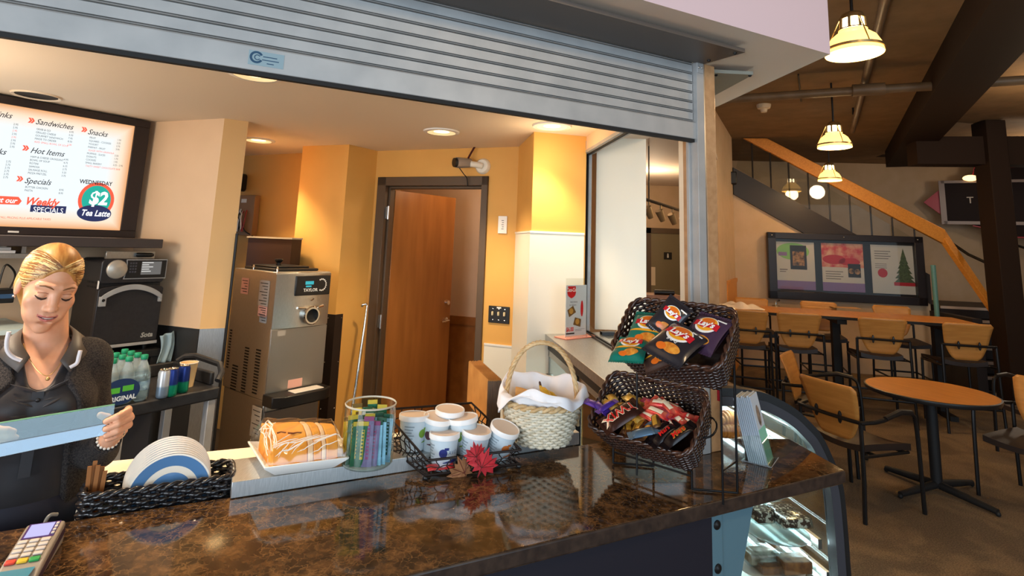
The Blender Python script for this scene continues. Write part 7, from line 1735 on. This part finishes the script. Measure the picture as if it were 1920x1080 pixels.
# tap fitting, crumpled cloth on the bar table
q = gz(1455, 574, zb); tp = thing('napkin_clip', 'small chrome clip stand on the bar table', 'clip stand', (q.x, q.y, zb))
MB().lathe([(0, 0.0), (0.05, 0.0), (0.05, 0.01), (0.012, 0.016)], 16).build('stand_base', m_brass, tp); MB().tube([(0, 0, 0.01), (0.0, 0, 0.06), (0.05, 0, 0.075)], 0.012, 8).build('clip_arm', m_chrome, tp)
q = gz(1386, 578, zb)
def crump(a, c): x = (a - 0.5) * 0.52; y = (c - 0.5) * 0.30; e = max(0, 1 - (abs(2 * a - 1) ** 3)) * max(0, 1 - abs(2 * c - 1) ** 3); return (x + 0.03 * math.sin(c * 7), y + 0.03 * math.sin(a * 9), 0.006 + e * (0.045 + 0.022 * math.sin(a * 14 + c * 3) + 0.016 * math.sin(c * 13 - a * 6)))
tag(MB().grid(crump, 34, 22).build('white_cloth', M('cloth_ivory', (240, 222, 200), 0.85), X=frame((q.x, q.y, zb), d2(ta), d2(ta + 90)), solid=0.003), 'crumpled white cloth on the left end of the bar table', 'cloth')
for (px, py, lab) in ((1585, 574, 'flat paper menu lying on the middle of the bar table'), (1530, 573, 'flat paper menu lying left of the middle of the bar table')):
    q = gz(px, py + 3, zb); tag(MB().box((-0.17, -0.10, 0.0005), (0.17, 0.10, 0.003)).build('table_card', m_tab if False else M('card_kraft', (206, 150, 80), 0.5) if 'card_kraft' not in bpy.data.materials else bpy.data.materials['card_kraft'], X=frame((q.x, q.y, zb), d2(ta), d2(ta + 90)) @ RZ(4)), lab, 'card')
# ------------------------------------------------------------------ round table with chairs
rt_ = gz(1743, 731, 0.74); tb_ = gz(1750, 925, 0); TR = 0.43
rtb = thing('round_table', 'round oak topped cafe table with black edge on a black pedestal', 'table', (rt_.x, rt_.y, 0), rad(20))
MB().lathe([(0, 0.74), (TR - 0.006, 0.74)], 64).build('table_top', m_tab, rtb); MB().lathe([(TR - 0.006, 0.7405), (TR + 0.006, 0.738), (TR + 0.008, 0.725), (TR, 0.708), (0.0, 0.708)], 64).build('edge_band', m_blackp, rtb)
MB().lathe([(0.038, 0.04), (0.038, 0.66), (0.12, 0.70), (0.12, 0.708)], 20).build('pedestal', m_blackm, rtb)
b = MB()
for a in (0, 90, 180, 270): c_, s__ = math.cos(rad(a)), math.sin(rad(a)); MB().tube([(0, 0, 0.06), (0.20 * c_, 0.20 * s__, 0.045), (0.40 * c_, 0.40 * s__, 0.030)], [0.03, 0.026, 0.02], 10).sphere((0.40 * c_, 0.40 * s__, 0.018), 0.018, 10).build('foot', m_blackm, rtb)
ch0 = thing('cafe_chair', 'x', 'chair'); chair_parts(ch0, 0.45, True, False)
A_, B2, C3 = gz(1637, 983, 0), gz(1735, 962, 0), gz(1605, 915, 0)
f_ = 21
mid = (A_ + B2) * 0.5 + d2(f_ + 90) * 0.265
chs = [((mid.x, mid.y), f_ - 90, 'wooden backed armchair nearest the pastry case, left of the round table'),
       ((3.98, 4.42), 205 - 90, 'armchair cut by the right frame edge beside the round table'),
       ((2.86, 5.16), -38 - 90, 'armchair behind the pastry case rim, seen edge on left of the round table'),
       ((4.95, 5.35), 190 - 90, 'armchair behind the round table at the right frame edge, beside the black post')]
for i, (p, rz, lab) in enumerate(chs):
    o = ch0 if i == 0 else dup(ch0); o.location = (p[0], p[1], 0); o.rotation_euler = (0, 0, rad(rz)); o['label'] = lab; o['group'] = 'chairs at the round table'
# ------------------------------------------------------------------ corridor end: washroom door and track lights
dA, dB = gd(1222, 437, 10.6), gd(1292, 437, 10.6); wxx = (dB.x - dA.x)
XWd = frame(Vector((dA.x, 10.6, 0)), (1, 0, 0))
struct(MB().box((-2.2, 0, -0.2), (1.6, 3.0, -0.12)).build('wall_corridor', m_dwall, X=XWd))
d2_ = struct(thing('door_2', None, None, X=XWd)); dh = dA.z
b = MB(); b.box((-0.10, 0, -0.12), (0.0, dh + 0.10, -0.05)); b.box((-0.10, dh, -0.12), (1.1, dh + 0.10, -0.05)); b.box((1.0, 0, -0.12), (1.1, dh + 0.10, -0.05)); b.build('door_frame', m_frame, d2_)
MB().box((0.0, 0.005, -0.12), (1.0, dh, -0.07)).build('door_leaf', M('door_olive', (124, 112, 84), 0.5), d2_)
sA, sB = gd(1248, 473, 10.55), gd(1263, 487, 10.55); sx_ = sA.x - dA.x
b = MB(); b.box((sx_, sB.z, -0.07), (sB.x - dA.x, sA.z, -0.06), 0); b.disc(((sx_ + sB.x - dA.x) / 2, sA.z - 0.035, -0.0595), 0.014, 12, 1); b.rect((sx_ + sB.x - dA.x) / 2 - 0.016, sB.z + 0.03, (sx_ + sB.x - dA.x) / 2 + 0.016, sA.z - 0.05, -0.0595, 1)
b.build('washroom_sign', [m_blackp, M('sign_white', (210, 205, 195), 0.5)], d2_, smooth=0)
n0, n1 = gd(1223, 501, 10.55), gd(1232, 536, 10.55); MB().rect(n0.x - dA.x, n1.z, n1.x - dA.x, n0.z, -0.068).build('door_notice', M('notice_cream', (214, 196, 168), 0.5), d2_, smooth=0)
k0, k1 = gd(1205, 372, 6.4), gd(1290, 399, 7.6)
tl = thing('track_light', 'black ceiling track with four small spotlights seen through the side opening', 'track light', (0, 0, 0))
MB().tube([k0, k1], 0.02, 8).build('track', m_dark, tl)
for q in (0.12, 0.95): h = k0.lerp(k1, q); MB().tube([h, Vector((h.x, h.y, 2.95))], 0.008, 6).build('hanger', m_dark, tl)
for q in (0.12, 0.36, 0.62, 0.9):
    h = k0.lerp(k1, q); hd_ = MB(); hd_.tube([h, h - Vector((0, 0, 0.10))], 0.012, 8); hd_.tube([h + Vector((-0.03, -0.02, -0.08)), h + Vector((0.03, 0.02, -0.20))], [0.05, 0.035], 12); hd_.build('spotlight', M('spot_brass', (176, 150, 110), 0.3, 0.6) if 'spot_brass' not in bpy.data.materials else bpy.data.materials['spot_brass'], tl)
point('corridor_lamp', (2.2, 8.6, 2.5), 32, (1.0, 0.76, 0.5), 0.1)
cA_ = gd(1216, 553, 7.0); co = thing('corridor_console', 'low brown console in the corridor beyond the side opening', 'console', (cA_.x, 7.0, 0))
MB().box((-0.3, 0, 0.0), (0.42, 0.4, cA_.z)).build('console_body', m_wood, co); MB().tube([(0.1, 0.1, cA_.z + 0.03), (0.34, 0.1, cA_.z + 0.03)], 0.03, 10).build('console_roll', m_blackp, co)
# ------------------------------------------------------------------ the woman behind the counter
WP0 = gv(86, 540, uv(0, 2.15), AU); WP0.z = 0
wf_ = -Vector((WP0.x, WP0.y, 0)).normalized(); wx_ = Vector((-wf_.y, wf_.x, 0))
XP = frame(WP0, wx_, -wf_)                            # x to her left as seen, y away from the viewer, z up
def o3(p): return (p[0], -p[1], p[2])                 # written as (x, towards the viewer, z)
m_skin = M('skin', (232, 172, 136), 0.42, sss=0.12, noise=25, col2=(224, 160, 124)); m_lip = M('lips', (206, 122, 110), 0.35, sss=0.1)
m_shirt = M('black_shirt', (40, 36, 38), 0.42, noise=9, col2=(32, 29, 31), sheen=0.3)
m_cardi = M('grey_knit', (72, 64, 60), 0.95, noise=260, col2=(36, 32, 32), bump=(420, 0.8), ramp=(0.4, 0.62))
m_collar = M('collar_grey', (74, 66, 60), 0.55); m_trim = M('white_trim', (222, 214, 214), 0.6); m_trous = M('navy_cloth', (30, 32, 48), 0.6)
HM = T(0.006, -0.030, 1.577) @ RZ(13) @ RX(17) @ RY(7)  # head frame: x right, y away, z up
def hp(x, f, z): return tuple(HM @ (Vector((x, -f, z)) * HK))
HR = np.array(HM.to_3x3())
body = SDF((-0.30, -0.34, 0.86), (0.30, 0.20, 1.73), 0.003)
def torso(S, g, k=0.035):
    for (z, cx, cf, rx, ry, rz) in ((0.93, 0.008, 0.0, 0.160, 0.112, 0.10), (1.03, 0.008, 0.0, 0.146, 0.104, 0.10), (1.12, 0.010, 0.006, 0.134, 0.100, 0.10), (1.21, 0.012, 0.012, 0.132, 0.104, 0.10), (1.285, 0.014, 0.010, 0.136, 0.100, 0.085), (1.335, 0.016, -0.005, 0.122, 0.078, 0.065)):
        S.ell(o3((cx, cf, z)), (rx + g, ry + g, rz + g), k)
    for s in (-1, 1): S.ell(o3((0.014 + 0.062 * s, 0.082, 1.245)), (0.060 + g, 0.050 + g, 0.056 + g), 0.03)
    S.cap(o3((-0.095, -0.012, 1.356)), o3((0.122, -0.012, 1.350)), 0.048 + g, 0.048 + g, 0.03)
ARM_R = [(0.128, -0.012, 1.340), (0.148, -0.035, 1.20), (0.166, -0.02, 1.085), (0.180, 0.09, 1.110), (0.192, 0.165, 1.158)]
ARM_L = [(-0.100, -0.012, 1.350), (-0.135, -0.03, 1.21), (-0.165, -0.01, 1.085), (-0.155, 0.09, 1.13), (-0.135, 0.168, 1.185)]
def arms(S, g, end=5):
    rs = [0.050 + g, 0.044 + g, 0.040 + g, 0.034 + g, 0.024 + g * 0.9]
    for A in (ARM_R, ARM_L): S.chain([o3(p) for p in A[:end]], rs[:end], 0.02)
torso(body, 0.0); arms(body, 0.0)
# neck and head
body.cap(o3((0.022, -0.025, 1.37)), o3((0.012, 0.002, 1.50)), 0.058, 0.050, 0.03)
body.ell(hp(0, -0.018, 0.038), (0.071, 0.090, 0.086), 0.01, HR); body.ell(hp(0, 0.028, -0.018), (0.0595, 0.062, 0.086), 0.02, HR)
body.ell(hp(0, 0.034, -0.070), (0.044, 0.052, 0.048), 0.022, HR); body.ell(hp(0, 0.074, -0.106), (0.020, 0.015, 0.016), 0.018, HR)
for s in (-1, 1):
    body.ell(hp(s * 0.042, 0.056, -0.026), (0.021, 0.021, 0.022), 0.018, HR); body.ell(hp(s * 0.030, 0.066, -0.060), (0.018, 0.018, 0.022), 0.02, HR)
    body.cap(hp(s * 0.010, 0.083, 0.026), hp(s * 0.046, 0.068, 0.024), 0.010, 0.008, 0.012)
    body.ell(hp(s * 0.031, 0.094, 0.001), (0.017, 0.014, 0.0105), 0.010, HR, 'sub'); body.ell(hp(s * 0.031, 0.0745, -0.001), (0.0155, 0.0125, 0.0115), 0.003, HR)
    body.ell(hp(s * 0.071, -0.012, -0.008), (0.0085, 0.018, 0.031), 0.006, HR)
body.cap(hp(0, 0.080, 0.018), hp(0, 0.104, -0.030), 0.0085, 0.0105, 0.010); body.ell(hp(0, 0.106, -0.033), (0.0125, 0.0115, 0.0105), 0.006, HR)
for s in (-1, 1): body.ell(hp(s * 0.0125, 0.095, -0.037), (0.0075, 0.010, 0.0075), 0.005, HR); body.ell(hp(s * 0.0065, 0.103, -0.0435), (0.0035, 0.005, 0.003), 0.002, HR, 'sub')
body.ell(hp(0, 0.078, -0.066), (0.032, 0.013, 0.020), 0.012, HR)
MQ = (-0.0255, -0.014, 0.0, 0.014, 0.0255); cz = lambda x, z: z + 8.5 * x * x; cf_ = lambda x, f: f - 13.0 * x * x
body.chain([hp(x, cf_(x, 0.0935), cz(x, -0.0605)) for x in MQ], [0.0022, 0.0044, 0.0046, 0.0044, 0.0022], 0.003); body.chain([hp(x, cf_(x, 0.0925), cz(x, -0.0715)) for x in MQ], [0.0022, 0.0046, 0.0055, 0.0046, 0.0022], 0.003)
body.chain([hp(x, cf_(x, 0.0985), cz(x, -0.0660)) for x in MQ], [0.0010, 0.0022, 0.0026, 0.0022, 0.0010], 0.001, 'sub')
body.ell(hp(0, 0.083, -0.083), (0.016, 0.006, 0.005), 0.006, HR, 'sub')
# her left hand (right in the picture): grips the edge of the clear guard, four fingers in front, thumb behind
body.chain([o3(p) for p in ((0.198, 0.165, 1.158), (0.207, 0.190, 1.185), (0.216, 0.212, 1.212))], [0.021, 0.022, 0.022], 0.012)
body.ell(o3((0.214, 0.206, 1.206)), (0.016, 0.028, 0.038), 0.012)
fg = [((0.226, 0.214, 1.246), (0.222, 0.252, 1.252), (0.196, 0.276, 1.246), (0.172, 0.272, 1.236)), ((0.231, 0.216, 1.229), (0.229, 0.256, 1.234), (0.200, 0.280, 1.228), (0.173, 0.275, 1.217)),
      ((0.230, 0.214, 1.212), (0.227, 0.253, 1.214), (0.200, 0.277, 1.208), (0.176, 0.273, 1.199)), ((0.224, 0.210, 1.196), (0.220, 0.242, 1.197), (0.200, 0.264, 1.192), (0.182, 0.265, 1.186))]
for i, c in enumerate(fg):
    r = (0.0102, 0.0100, 0.0092, 0.0078) if i < 3 else (0.0090, 0.0086, 0.0080, 0.0068)
    body.chain([o3(p) for p in c], r, 0.0025)
body.chain([o3(p) for p in ((0.207, 0.192, 1.188), (0.192, 0.222, 1.216), (0.176, 0.236, 1.236), (0.160, 0.238, 1.246))], [0.014, 0.0125, 0.0105, 0.009], 0.005)
# her right hand (left in the picture): flat behind the guard, fingers towards the right
body.chain([o3(p) for p in ((-0.133, 0.170, 1.186), (-0.118, 0.192, 1.203), (-0.102, 0.206, 1.214))], [0.021, 0.022, 0.021], 0.012); body.ell(o3((-0.104, 0.206, 1.214)), (0.028, 0.015, 0.036), 0.012)
for i, (dz, L_) in enumerate(((0.026, 0.066), (0.009, 0.072), (-0.008, 0.066), (-0.024, 0.052))):
    body.chain([o3(p) for p in ((-0.084, 0.212, 1.214 + dz * 1.05), (-0.084 + L_ * 0.5, 0.232, 1.216 + dz), (-0.084 + L_ * 0.8, 0.238, 1.214 + dz * 0.95), (-0.084 + L_, 0.237, 1.210 + dz * 0.9))], [0.0098, 0.0095, 0.0088, 0.0075], 0.0025)
body.chain([o3(p) for p in ((-0.112, 0.202, 1.226), (-0.100, 0.226, 1.248), (-0.080, 0.245, 1.262))], [0.013, 0.0115, 0.0095], 0.005)
HI = np.array((HM @ Matrix.Scale(HK, 4)).inverted())
def skinmat(c):
    h = c @ HI[:3, :3].T + HI[:3, 3]; f = -h[:, 1]
    zz = h[:, 2] - 8.5 * h[:, 0] ** 2
    return ((f > 0.080) & (np.abs(h[:, 0]) < 0.0265) & (zz < -0.0585 - 3.0 * h[:, 0] ** 2) & (zz > -0.0772 + 13.0 * h[:, 0] ** 2)).astype(np.int32)
person = body.build('person', [m_skin, m_lip], X=XP, smooth=2, facemat=skinmat)
tag(person, 'blonde woman in black shirt and grey cardigan looking down, holding a clear guard', 'person')
# brows, lashes, shade of the parted mouth
m_brow_ = M('brow_brown', (120, 78, 44), 0.7); m_lash = M('lash_dark', (58, 36, 28), 0.6); m_teeth = M('teeth', (214, 196, 190), 0.3)
for s in (-1, 1):
    MB().tube([hp(s * x, f, z) for x, f, z in ((0.011, 0.0925, 0.0225), (0.022, 0.092, 0.028), (0.034, 0.086, 0.0305), (0.044, 0.077, 0.027), (0.050, 0.069, 0.022))], [0.0012, 0.0024, 0.0024, 0.0018, 0.0008], 6).build('eyebrow', m_brow_, person)
    MB().tube([hp(s * x, f, z) for x, f, z in ((0.0165, 0.083, -0.0045), (0.023, 0.0865, -0.0085), (0.031, 0.0875, -0.0105), (0.039, 0.0845, -0.0085), (0.0475, 0.076, -0.003))], [0.0008, 0.0020, 0.0026, 0.0024, 0.0010], 6).build('eyelashes', m_lash, person)
    MB().tube([hp(s * x, f, z) for x, f, z in ((0.018, 0.0835, 0.0055), (0.026, 0.0850, 0.0088), (0.034, 0.0842, 0.0090), (0.044, 0.077, 0.0055))], 0.0007, 5).build('eyelid_crease', M('lid_shade', (176, 112, 84), 0.6) if s == -1 else bpy.data.materials['lid_shade'], person)
    MB().sphere(hp(s * 0.074, -0.004, -0.040), 0.0042, 10).build('earring', m_chrome, person)
mo = MB().tube([hp(x, cf_(x, 0.0978), cz(x, -0.0662)) for x in (-0.0235, -0.018, -0.009, 0.0, 0.009, 0.018, 0.0235)], [0.0006, 0.0016, 0.0024, 0.0026, 0.0024, 0.0016, 0.0006], 8).build('mouth', M('mouth_dark', (92, 40, 40), 0.5), person)
MB().tube([hp(x, cf_(x, 0.0988), cz(x, -0.0652)) for x in (-0.014, -0.007, 0.0, 0.007, 0.014)], [0.0008, 0.0016, 0.0018, 0.0016, 0.0008], 8).build('teeth', m_teeth, mo)
# hair: swept back from the forehead and tied low
hair = SDF((-0.13, -0.14, 1.42), (0.14, 0.18, 1.73), 0.003)
hair.ell(hp(0, -0.020, 0.040), (0.0755, 0.096, 0.0905), 0.0, HR)
hair.chain([hp(x, f, z) for x, f, z in ((0, -0.09, 0.03), (0.0, -0.10, -0.03), (0.02, -0.09, -0.09), (0.04, -0.075, -0.13))], [0.055, 0.05, 0.036, 0.022], 0.03)
hair.ell(hp(0.0, 0.092, -0.010), (0.054, 0.060, 0.090), 0.004, HR, 'sub'); hair.ell(hp(0.0, 0.06, -0.075), (0.062, 0.06, 0.06), 0.010, HR, 'sub')
m_hair = M('hair_blonde', (206, 152, 82), 0.42, noise=14, col2=(160, 104, 48), stretch=(6, 1, 1)); m_hair2 = M('hair_light', (240, 204, 136), 0.4); m_hair3 = M('hair_brown', (132, 84, 40), 0.45)
hb_ = hair.build('hair', m_hair, person, smooth=2)
random.seed(31)
for nm, mt, n in (('hair_strands', m_hair2, 170), ('hair_strands', m_hair3, 110), ('hair_strands', m_hair, 190)):
    b = MB()
    HL = [Vector(q) for q in ((0.003, 0.082, 0.094), (0.030, 0.080, 0.080), (0.054, 0.060, 0.050), (0.068, 0.034, 0.014), (0.0715, 0.012, -0.022))]
    for i in range(n):
        s = random.choice((-1, 1)); a0 = random.random() ** 0.9 * 3.98; k = int(a0); q = HL[k].lerp(HL[k + 1], a0 - k) + Vector((0.003 * random.uniform(-1, 1), 0, 0.004 * random.uniform(-1, 1)))
        E3 = (0.0755, 0.0960, 0.0905); C3 = Vector((0, -0.020, 0.040)); nv = lambda v: Vector((v.x / E3[0], v.y / E3[1], v.z / E3[2]))
        s0 = nv(Vector((q.x * s, q.y, q.z)) - C3).normalized(); e0 = Vector((s * random.uniform(0.15, 0.75), -0.85, -0.55 + 0.35 * random.random())).normalized(); mid = (s0 + e0 + Vector((s * (0.55 + 0.1 * k), 0, 0.55 - 0.30 * k))).normalized()
        pts = []; lift = random.uniform(1.0, 1.022)
        for t in np.linspace(0, 1, 11):
            v = (s0 * (1 - t) ** 2 + mid * 2 * t * (1 - t) + e0 * t * t).normalized() * (lift + 0.02 * math.sin(math.pi * min(1, t * 1.6)))
            pts.append(hp(v.x * E3[0] + C3.x, v.y * E3[1] + C3.y, v.z * E3[2] + C3.z))
        b.tube(pts, [0.0006] + [0.0017] * 9 + [0.0008], 5)
    o = b.build(nm, mt, hb_); o['kind'] = 'stuff'
# shirt
sh_ = SDF((-0.24, -0.24, 0.86), (0.25, 0.18, 1.46), 0.0035)
torso(sh_, 0.008)
sh_.chain([o3(p) for p in ((0.022, -0.02, 1.47), (0.024, 0.055, 1.40), (0.022, 0.115, 1.335), (0.022, 0.150, 1.29))], [0.060, 0.052, 0.034, 0.010], 0.004, 'sub')
so = sh_.build('shirt', m_shirt, person, smooth=3)
b = MB()
for k in range(11):                                  # folds pulled towards the placket
    z = 1.315 - 0.02 * k
    for s in (-1, 1):
        x1 = 0.022 + s * (0.05 + 0.045 * ((k * 7) % 5) / 5); bul = lambda x, zz: 0.012 + (0.102 + 0.012) * math.sqrt(max(0.02, 1 - ((x - 0.012) / 0.155) ** 2)) + 0.026 * math.exp(-((abs(x - 0.014) - 0.062) / 0.045) ** 2) * math.exp(-((zz - 1.245) / 0.05) ** 2)
        if 1.16 < z < 1.31: b.tube([o3((0.026 + (x1 - 0.022) * t, bul(0.026 + (x1 - 0.022) * t, z + 0.03 * t) - 0.004, z + 0.03 * t * (1 if k % 2 else 0.4))) for t in np.linspace(0.1, 1, 7)], [0.001, 0.003, 0.004, 0.004, 0.003, 0.002, 0.001], 6)
b.build('shirt_folds', m_shirt, so)
pk_ = MB().loft([[o3((0.020 + dx - 0.012 * (1.29 - z), 0.1195 + f0 - 0.0, z)) for dx, f0 in ((-0.013, 0.0), (0.013, 0.0), (0.013, 0.006), (-0.013, 0.006))] for z, f in ((1.30, 0), (1.24, 0), (1.16, 0), (1.08, 0))])
pk_.build('placket', m_shirt, so)
for z in (1.278, 1.236, 1.19):
    MB().sphere(o3((0.022 - 0.012 * (1.29 - z), 0.129, z)), (0.0055, 0.0025, 0.0055), 12).build('button', m_blackp, so)
inn = [(-0.010, 0.088, 1.388), (-0.036, 0.045, 1.428), (-0.030, -0.045, 1.455), (0.02, -0.085, 1.462), (0.072, -0.045, 1.450), (0.080, 0.045, 1.420), (0.058, 0.092, 1.372)]
out = [(-0.030, 0.112, 1.352), (-0.080, 0.050, 1.395), (-0.070, -0.055, 1.418), (0.02, -0.105, 1.424), (0.112, -0.055, 1.412), (0.120, 0.050, 1.385), (0.084, 0.112, 1.342)]
si, so2 = smoothpath([o3(p) for p in inn], 6), smoothpath([o3(p) for p in out], 6)
b = MB(); n = len(si); b.add([tuple(p) for p in si] + [tuple(p) for p in so2], [(i, i + 1, n + i + 1, n + i) for i in range(n - 1)]); b.build('shirt_collar', m_collar, person, solid=0.004)
# cardigan
cd_ = SDF((-0.32, -0.22, 0.86), (0.32, 0.18, 1.46), 0.0035)
torso(cd_, 0.019); arms(cd_, 0.013)
cd_.chain([o3(p) for p in ((0.022, -0.03, 1.50), (0.024, 0.06, 1.41), (0.022, 0.16, 1.34))], [0.078, 0.074, 0.068], 0.004, 'sub')
cd_.chain([o3(p) for p in ((0.022, 0.17, 1.36), (0.010, 0.19, 1.24), (0.0, 0.21, 1.10), (0.0, 0.21, 0.85))], [0.080, 0.118, 0.155, 0.170], 0.006, 'sub')
for A in (ARM_R, ARM_L):
    e = Vector(A[4]); d_ = (e - Vector(A[3])).normalized(); q = e + d_ * 0.040; cd_.ell(o3(tuple(q)), (0.050, 0.050, 0.050), 0.002, None, 'sub')
co = cd_.build('cardigan', m_cardi, person, smooth=3)
for pts in (((17, 622), (13, 640), (14, 657), (24, 669), (40, 676)), ((151, 657), (148, 668), (144, 681), (131, 689))):
    P_ = [gv(x, y, WP0 + wf_ * 0.125, math.degrees(math.atan2(wx_.y, wx_.x))) for x, y in pts]; iX = XP.inverted()
    MB().tube(smoothpath([iX @ p for p in P_], 5), 0.0052, 8).build('collar_trim', m_trim, co)
# trousers, shoes
tr = SDF((-0.24, -0.20, 0.05), (0.24, 0.18, 1.06), 0.007)
tr.ell(o3((0.008, 0, 0.955)), (0.172, 0.126, 0.11), 0.03)
for s in (-1, 1): tr.chain([o3((0.008 + s * 0.085, 0.0, 0.92)), o3((0.008 + s * 0.095, 0.015, 0.52)), o3((0.008 + s * 0.10, -0.01, 0.10))], [0.098, 0.068, 0.052], 0.03)
tr.build('trousers', m_trous, person, smooth=2)
for s in (-1, 1): MB().prism(rr(0.085, 0.25, 0.04, 5, 0.008 + s * 0.10, -0.045), 0.008, 0.075).build('shoe', m_blackp, person, bevel=0.015)
# necklace, ring, bracelet
b = MB(); b.tube(smoothpath([o3(p) for p in ((-0.030, 0.040, 1.418), (-0.012, 0.082, 1.385), (0.012, 0.104, 1.352), (0.036, 0.112, 1.338), (0.058, 0.098, 1.362), (0.072, 0.055, 1.405))], 6), 0.0012, 6); b.sphere(o3((0.036, 0.115, 1.330)), 0.0055, 10); b.build('necklace', M('necklace_gold', (200, 160, 100), 0.35, 0.7), person)
MB().tube([o3((0.219 + 0.0, 0.245 + 0.0105 * math.cos(t), 1.1975 + 0.0105 * math.sin(t))) for t in np.linspace(0, 2 * math.pi, 16)[:-1]], 0.0016, 6, 0, True).build('ring', m_chrome, person)
b = MB()
for t in np.linspace(0, 2 * math.pi, 18)[:-1]:
    d_ = (Vector(ARM_R[4]) - Vector(ARM_R[3])).normalized(); a_ = Vector((1, 0, 0)); c_ = d_.cross(a_).normalized(); a_ = c_.cross(d_)
    q = Vector(ARM_R[4]) + d_ * 0.004 + (a_ * math.cos(t) + c_ * math.sin(t)) * 0.026; b.sphere(o3(tuple(q)), 0.0042, 8)
b.build('bracelet', M('pearl', (236, 226, 210), 0.3), person)
# clear guard in her hands: a bent acrylic sheet
m_acr = glass('acrylic_clear', (226, 240, 240), 0.02, 0.3); m_acrb = glass('acrylic_blue_reflect', (150, 192, 216), 0.03, 1.2)  # lower sheet's blue tint stands for a window reflection
gd_ = thing('acrylic_guard', 'clear bent acrylic guard sheet held by the woman in front of her', 'guard', X=XP)
Xl = -0.30; tl, tr2 = 0.0, 0.0
def line(a, c, x): return a + (c - a) * (x - (-0.047)) / (0.171 + 0.047)
top_z = lambda x: 1.262 + (1.272 - 1.262) * (x + 0.047) / 0.218; mid_z = lambda x: 1.216 + (1.228 - 1.216) * (x + 0.041) / 0.20; bot_z = lambda x: 1.186 + (1.200 - 1.186) * (x + 0.037) / 0.196
xr1 = 0.188
b = MB(); b.loft([[o3((x, 0.255, top_z(x))), o3((x, 0.259, top_z(x))), o3((x, 0.268, mid_z(x))), o3((x, 0.264, mid_z(x)))] for x in (Xl, xr1)]); b.build('upper_sheet', m_acr, gd_, smooth=0)
b = MB(); b.loft([[o3((x, 0.264, mid_z(x))), o3((x, 0.268, mid_z(x))), o3((x - 0.006, 0.272, bot_z(x))), o3((x - 0.006, 0.268, bot_z(x)))] for x in (Xl, xr1 - 0.004)]); b.build('lower_sheet', m_acrb, gd_, smooth=0)
MB().tube([o3((x, 0.257, top_z(x) + 0.001)) for x in (Xl, xr1)], 0.0022, 6).build('polished_edge', M('edge_green', (150, 206, 160), 0.2, trans=0.3), gd_)
MB().tube([o3((x, 0.266, mid_z(x))) for x in (Xl, xr1)], 0.0018, 6).build('bend_line', M('bend_dark', (40, 52, 64), 0.3), gd_)
# things at the far left behind her
for (pts, lab, nm, col, cat) in (((0, 467, 0.34, 0.26), 'white papers on the dark shelf end at the far left behind the woman', 'paper_stack', (226, 218, 210), 'papers'),):
    q = onO(8, 474); o = thing(nm, lab, cat, X=XO @ T(q[0] - 0.10, q[1], -0.10))
    for k in range(3): MB().box((-0.12, -0.004 + 0.016 * k, -0.14), (0.16 - 0.02 * k, 0.010 + 0.016 * k, 0.04)).build('sheet_bundle', M('papers_%d' % k, (226 - 14 * k, 216 - 16 * k, 206 - 18 * k), 0.6), o)
    MB().box((-0.30, -0.03, -0.30), (0.22, -0.006, 0.06)).build('tray_shelf', m_steel, o); MB().box((-0.29, -0.006, -0.28), (-0.27, r_[1] - 0.035 - q[1], 0.0)).build('hanger', m_steel, o); MB().box((0.195, -0.006, -0.28), (0.215, r_[1] - 0.035 - q[1], 0.0)).build('hanger', m_steel, o)
q = onO(8, 557); o = thing('black_box', 'black and blue boxed device at the far left behind the woman', 'device', X=XO @ T(q[0], q[1], -0.05))
MB().box((-0.17, -0.03, -0.395), (-0.10, -0.01, -0.10)).build('wall_arm', m_dark, o); MB().box((-0.20, -0.035, -0.10), (0.05, 0.035, 0.02)).build('device_body', m_blackp, o, bevel=0.005); MB().box((-0.20, -0.01, 0.0205), (0.045, 0.012, 0.022)).build('blue_strip', M('device_blue', (52, 84, 120), 0.3), o)
q = onO(10, 620); o = thing('pale_board', 'pale blue wall ledge above the bench at the far left behind the woman', 'ledge', X=XO @ T(q[0], q[1], 0.02)); MB().box((-0.30, -0.012, -0.44), (0.10, 0.012, 0.05)).build('ledge_top', M('pale_board', (176, 196, 200), 0.4), o); MB().box((-0.2, -0.10, -0.46), (-0.17, -0.012, -0.2)).build('bracket', m_dark, o)
tag(MB().tube(smoothpath([XO @ Vector((onO(-6, 548)[0], onO(-6, 548)[1], 0.0)), XO @ Vector((onO(4, 535)[0], onO(4, 502)[1], -0.02)), XO @ Vector((onO(24, 500)[0], onO(24, 500)[1], -0.05)), XO @ Vector((onO(40, 520)[0], onO(40, 520)[1], -0.10)), XO @ Vector((onO(60, 560)[0], onO(60, 560)[1], -0.41))], 6), 0.005, 6).build('black_cable', m_blackp), 'thin black cable looping at the far left behind the woman', 'cable')
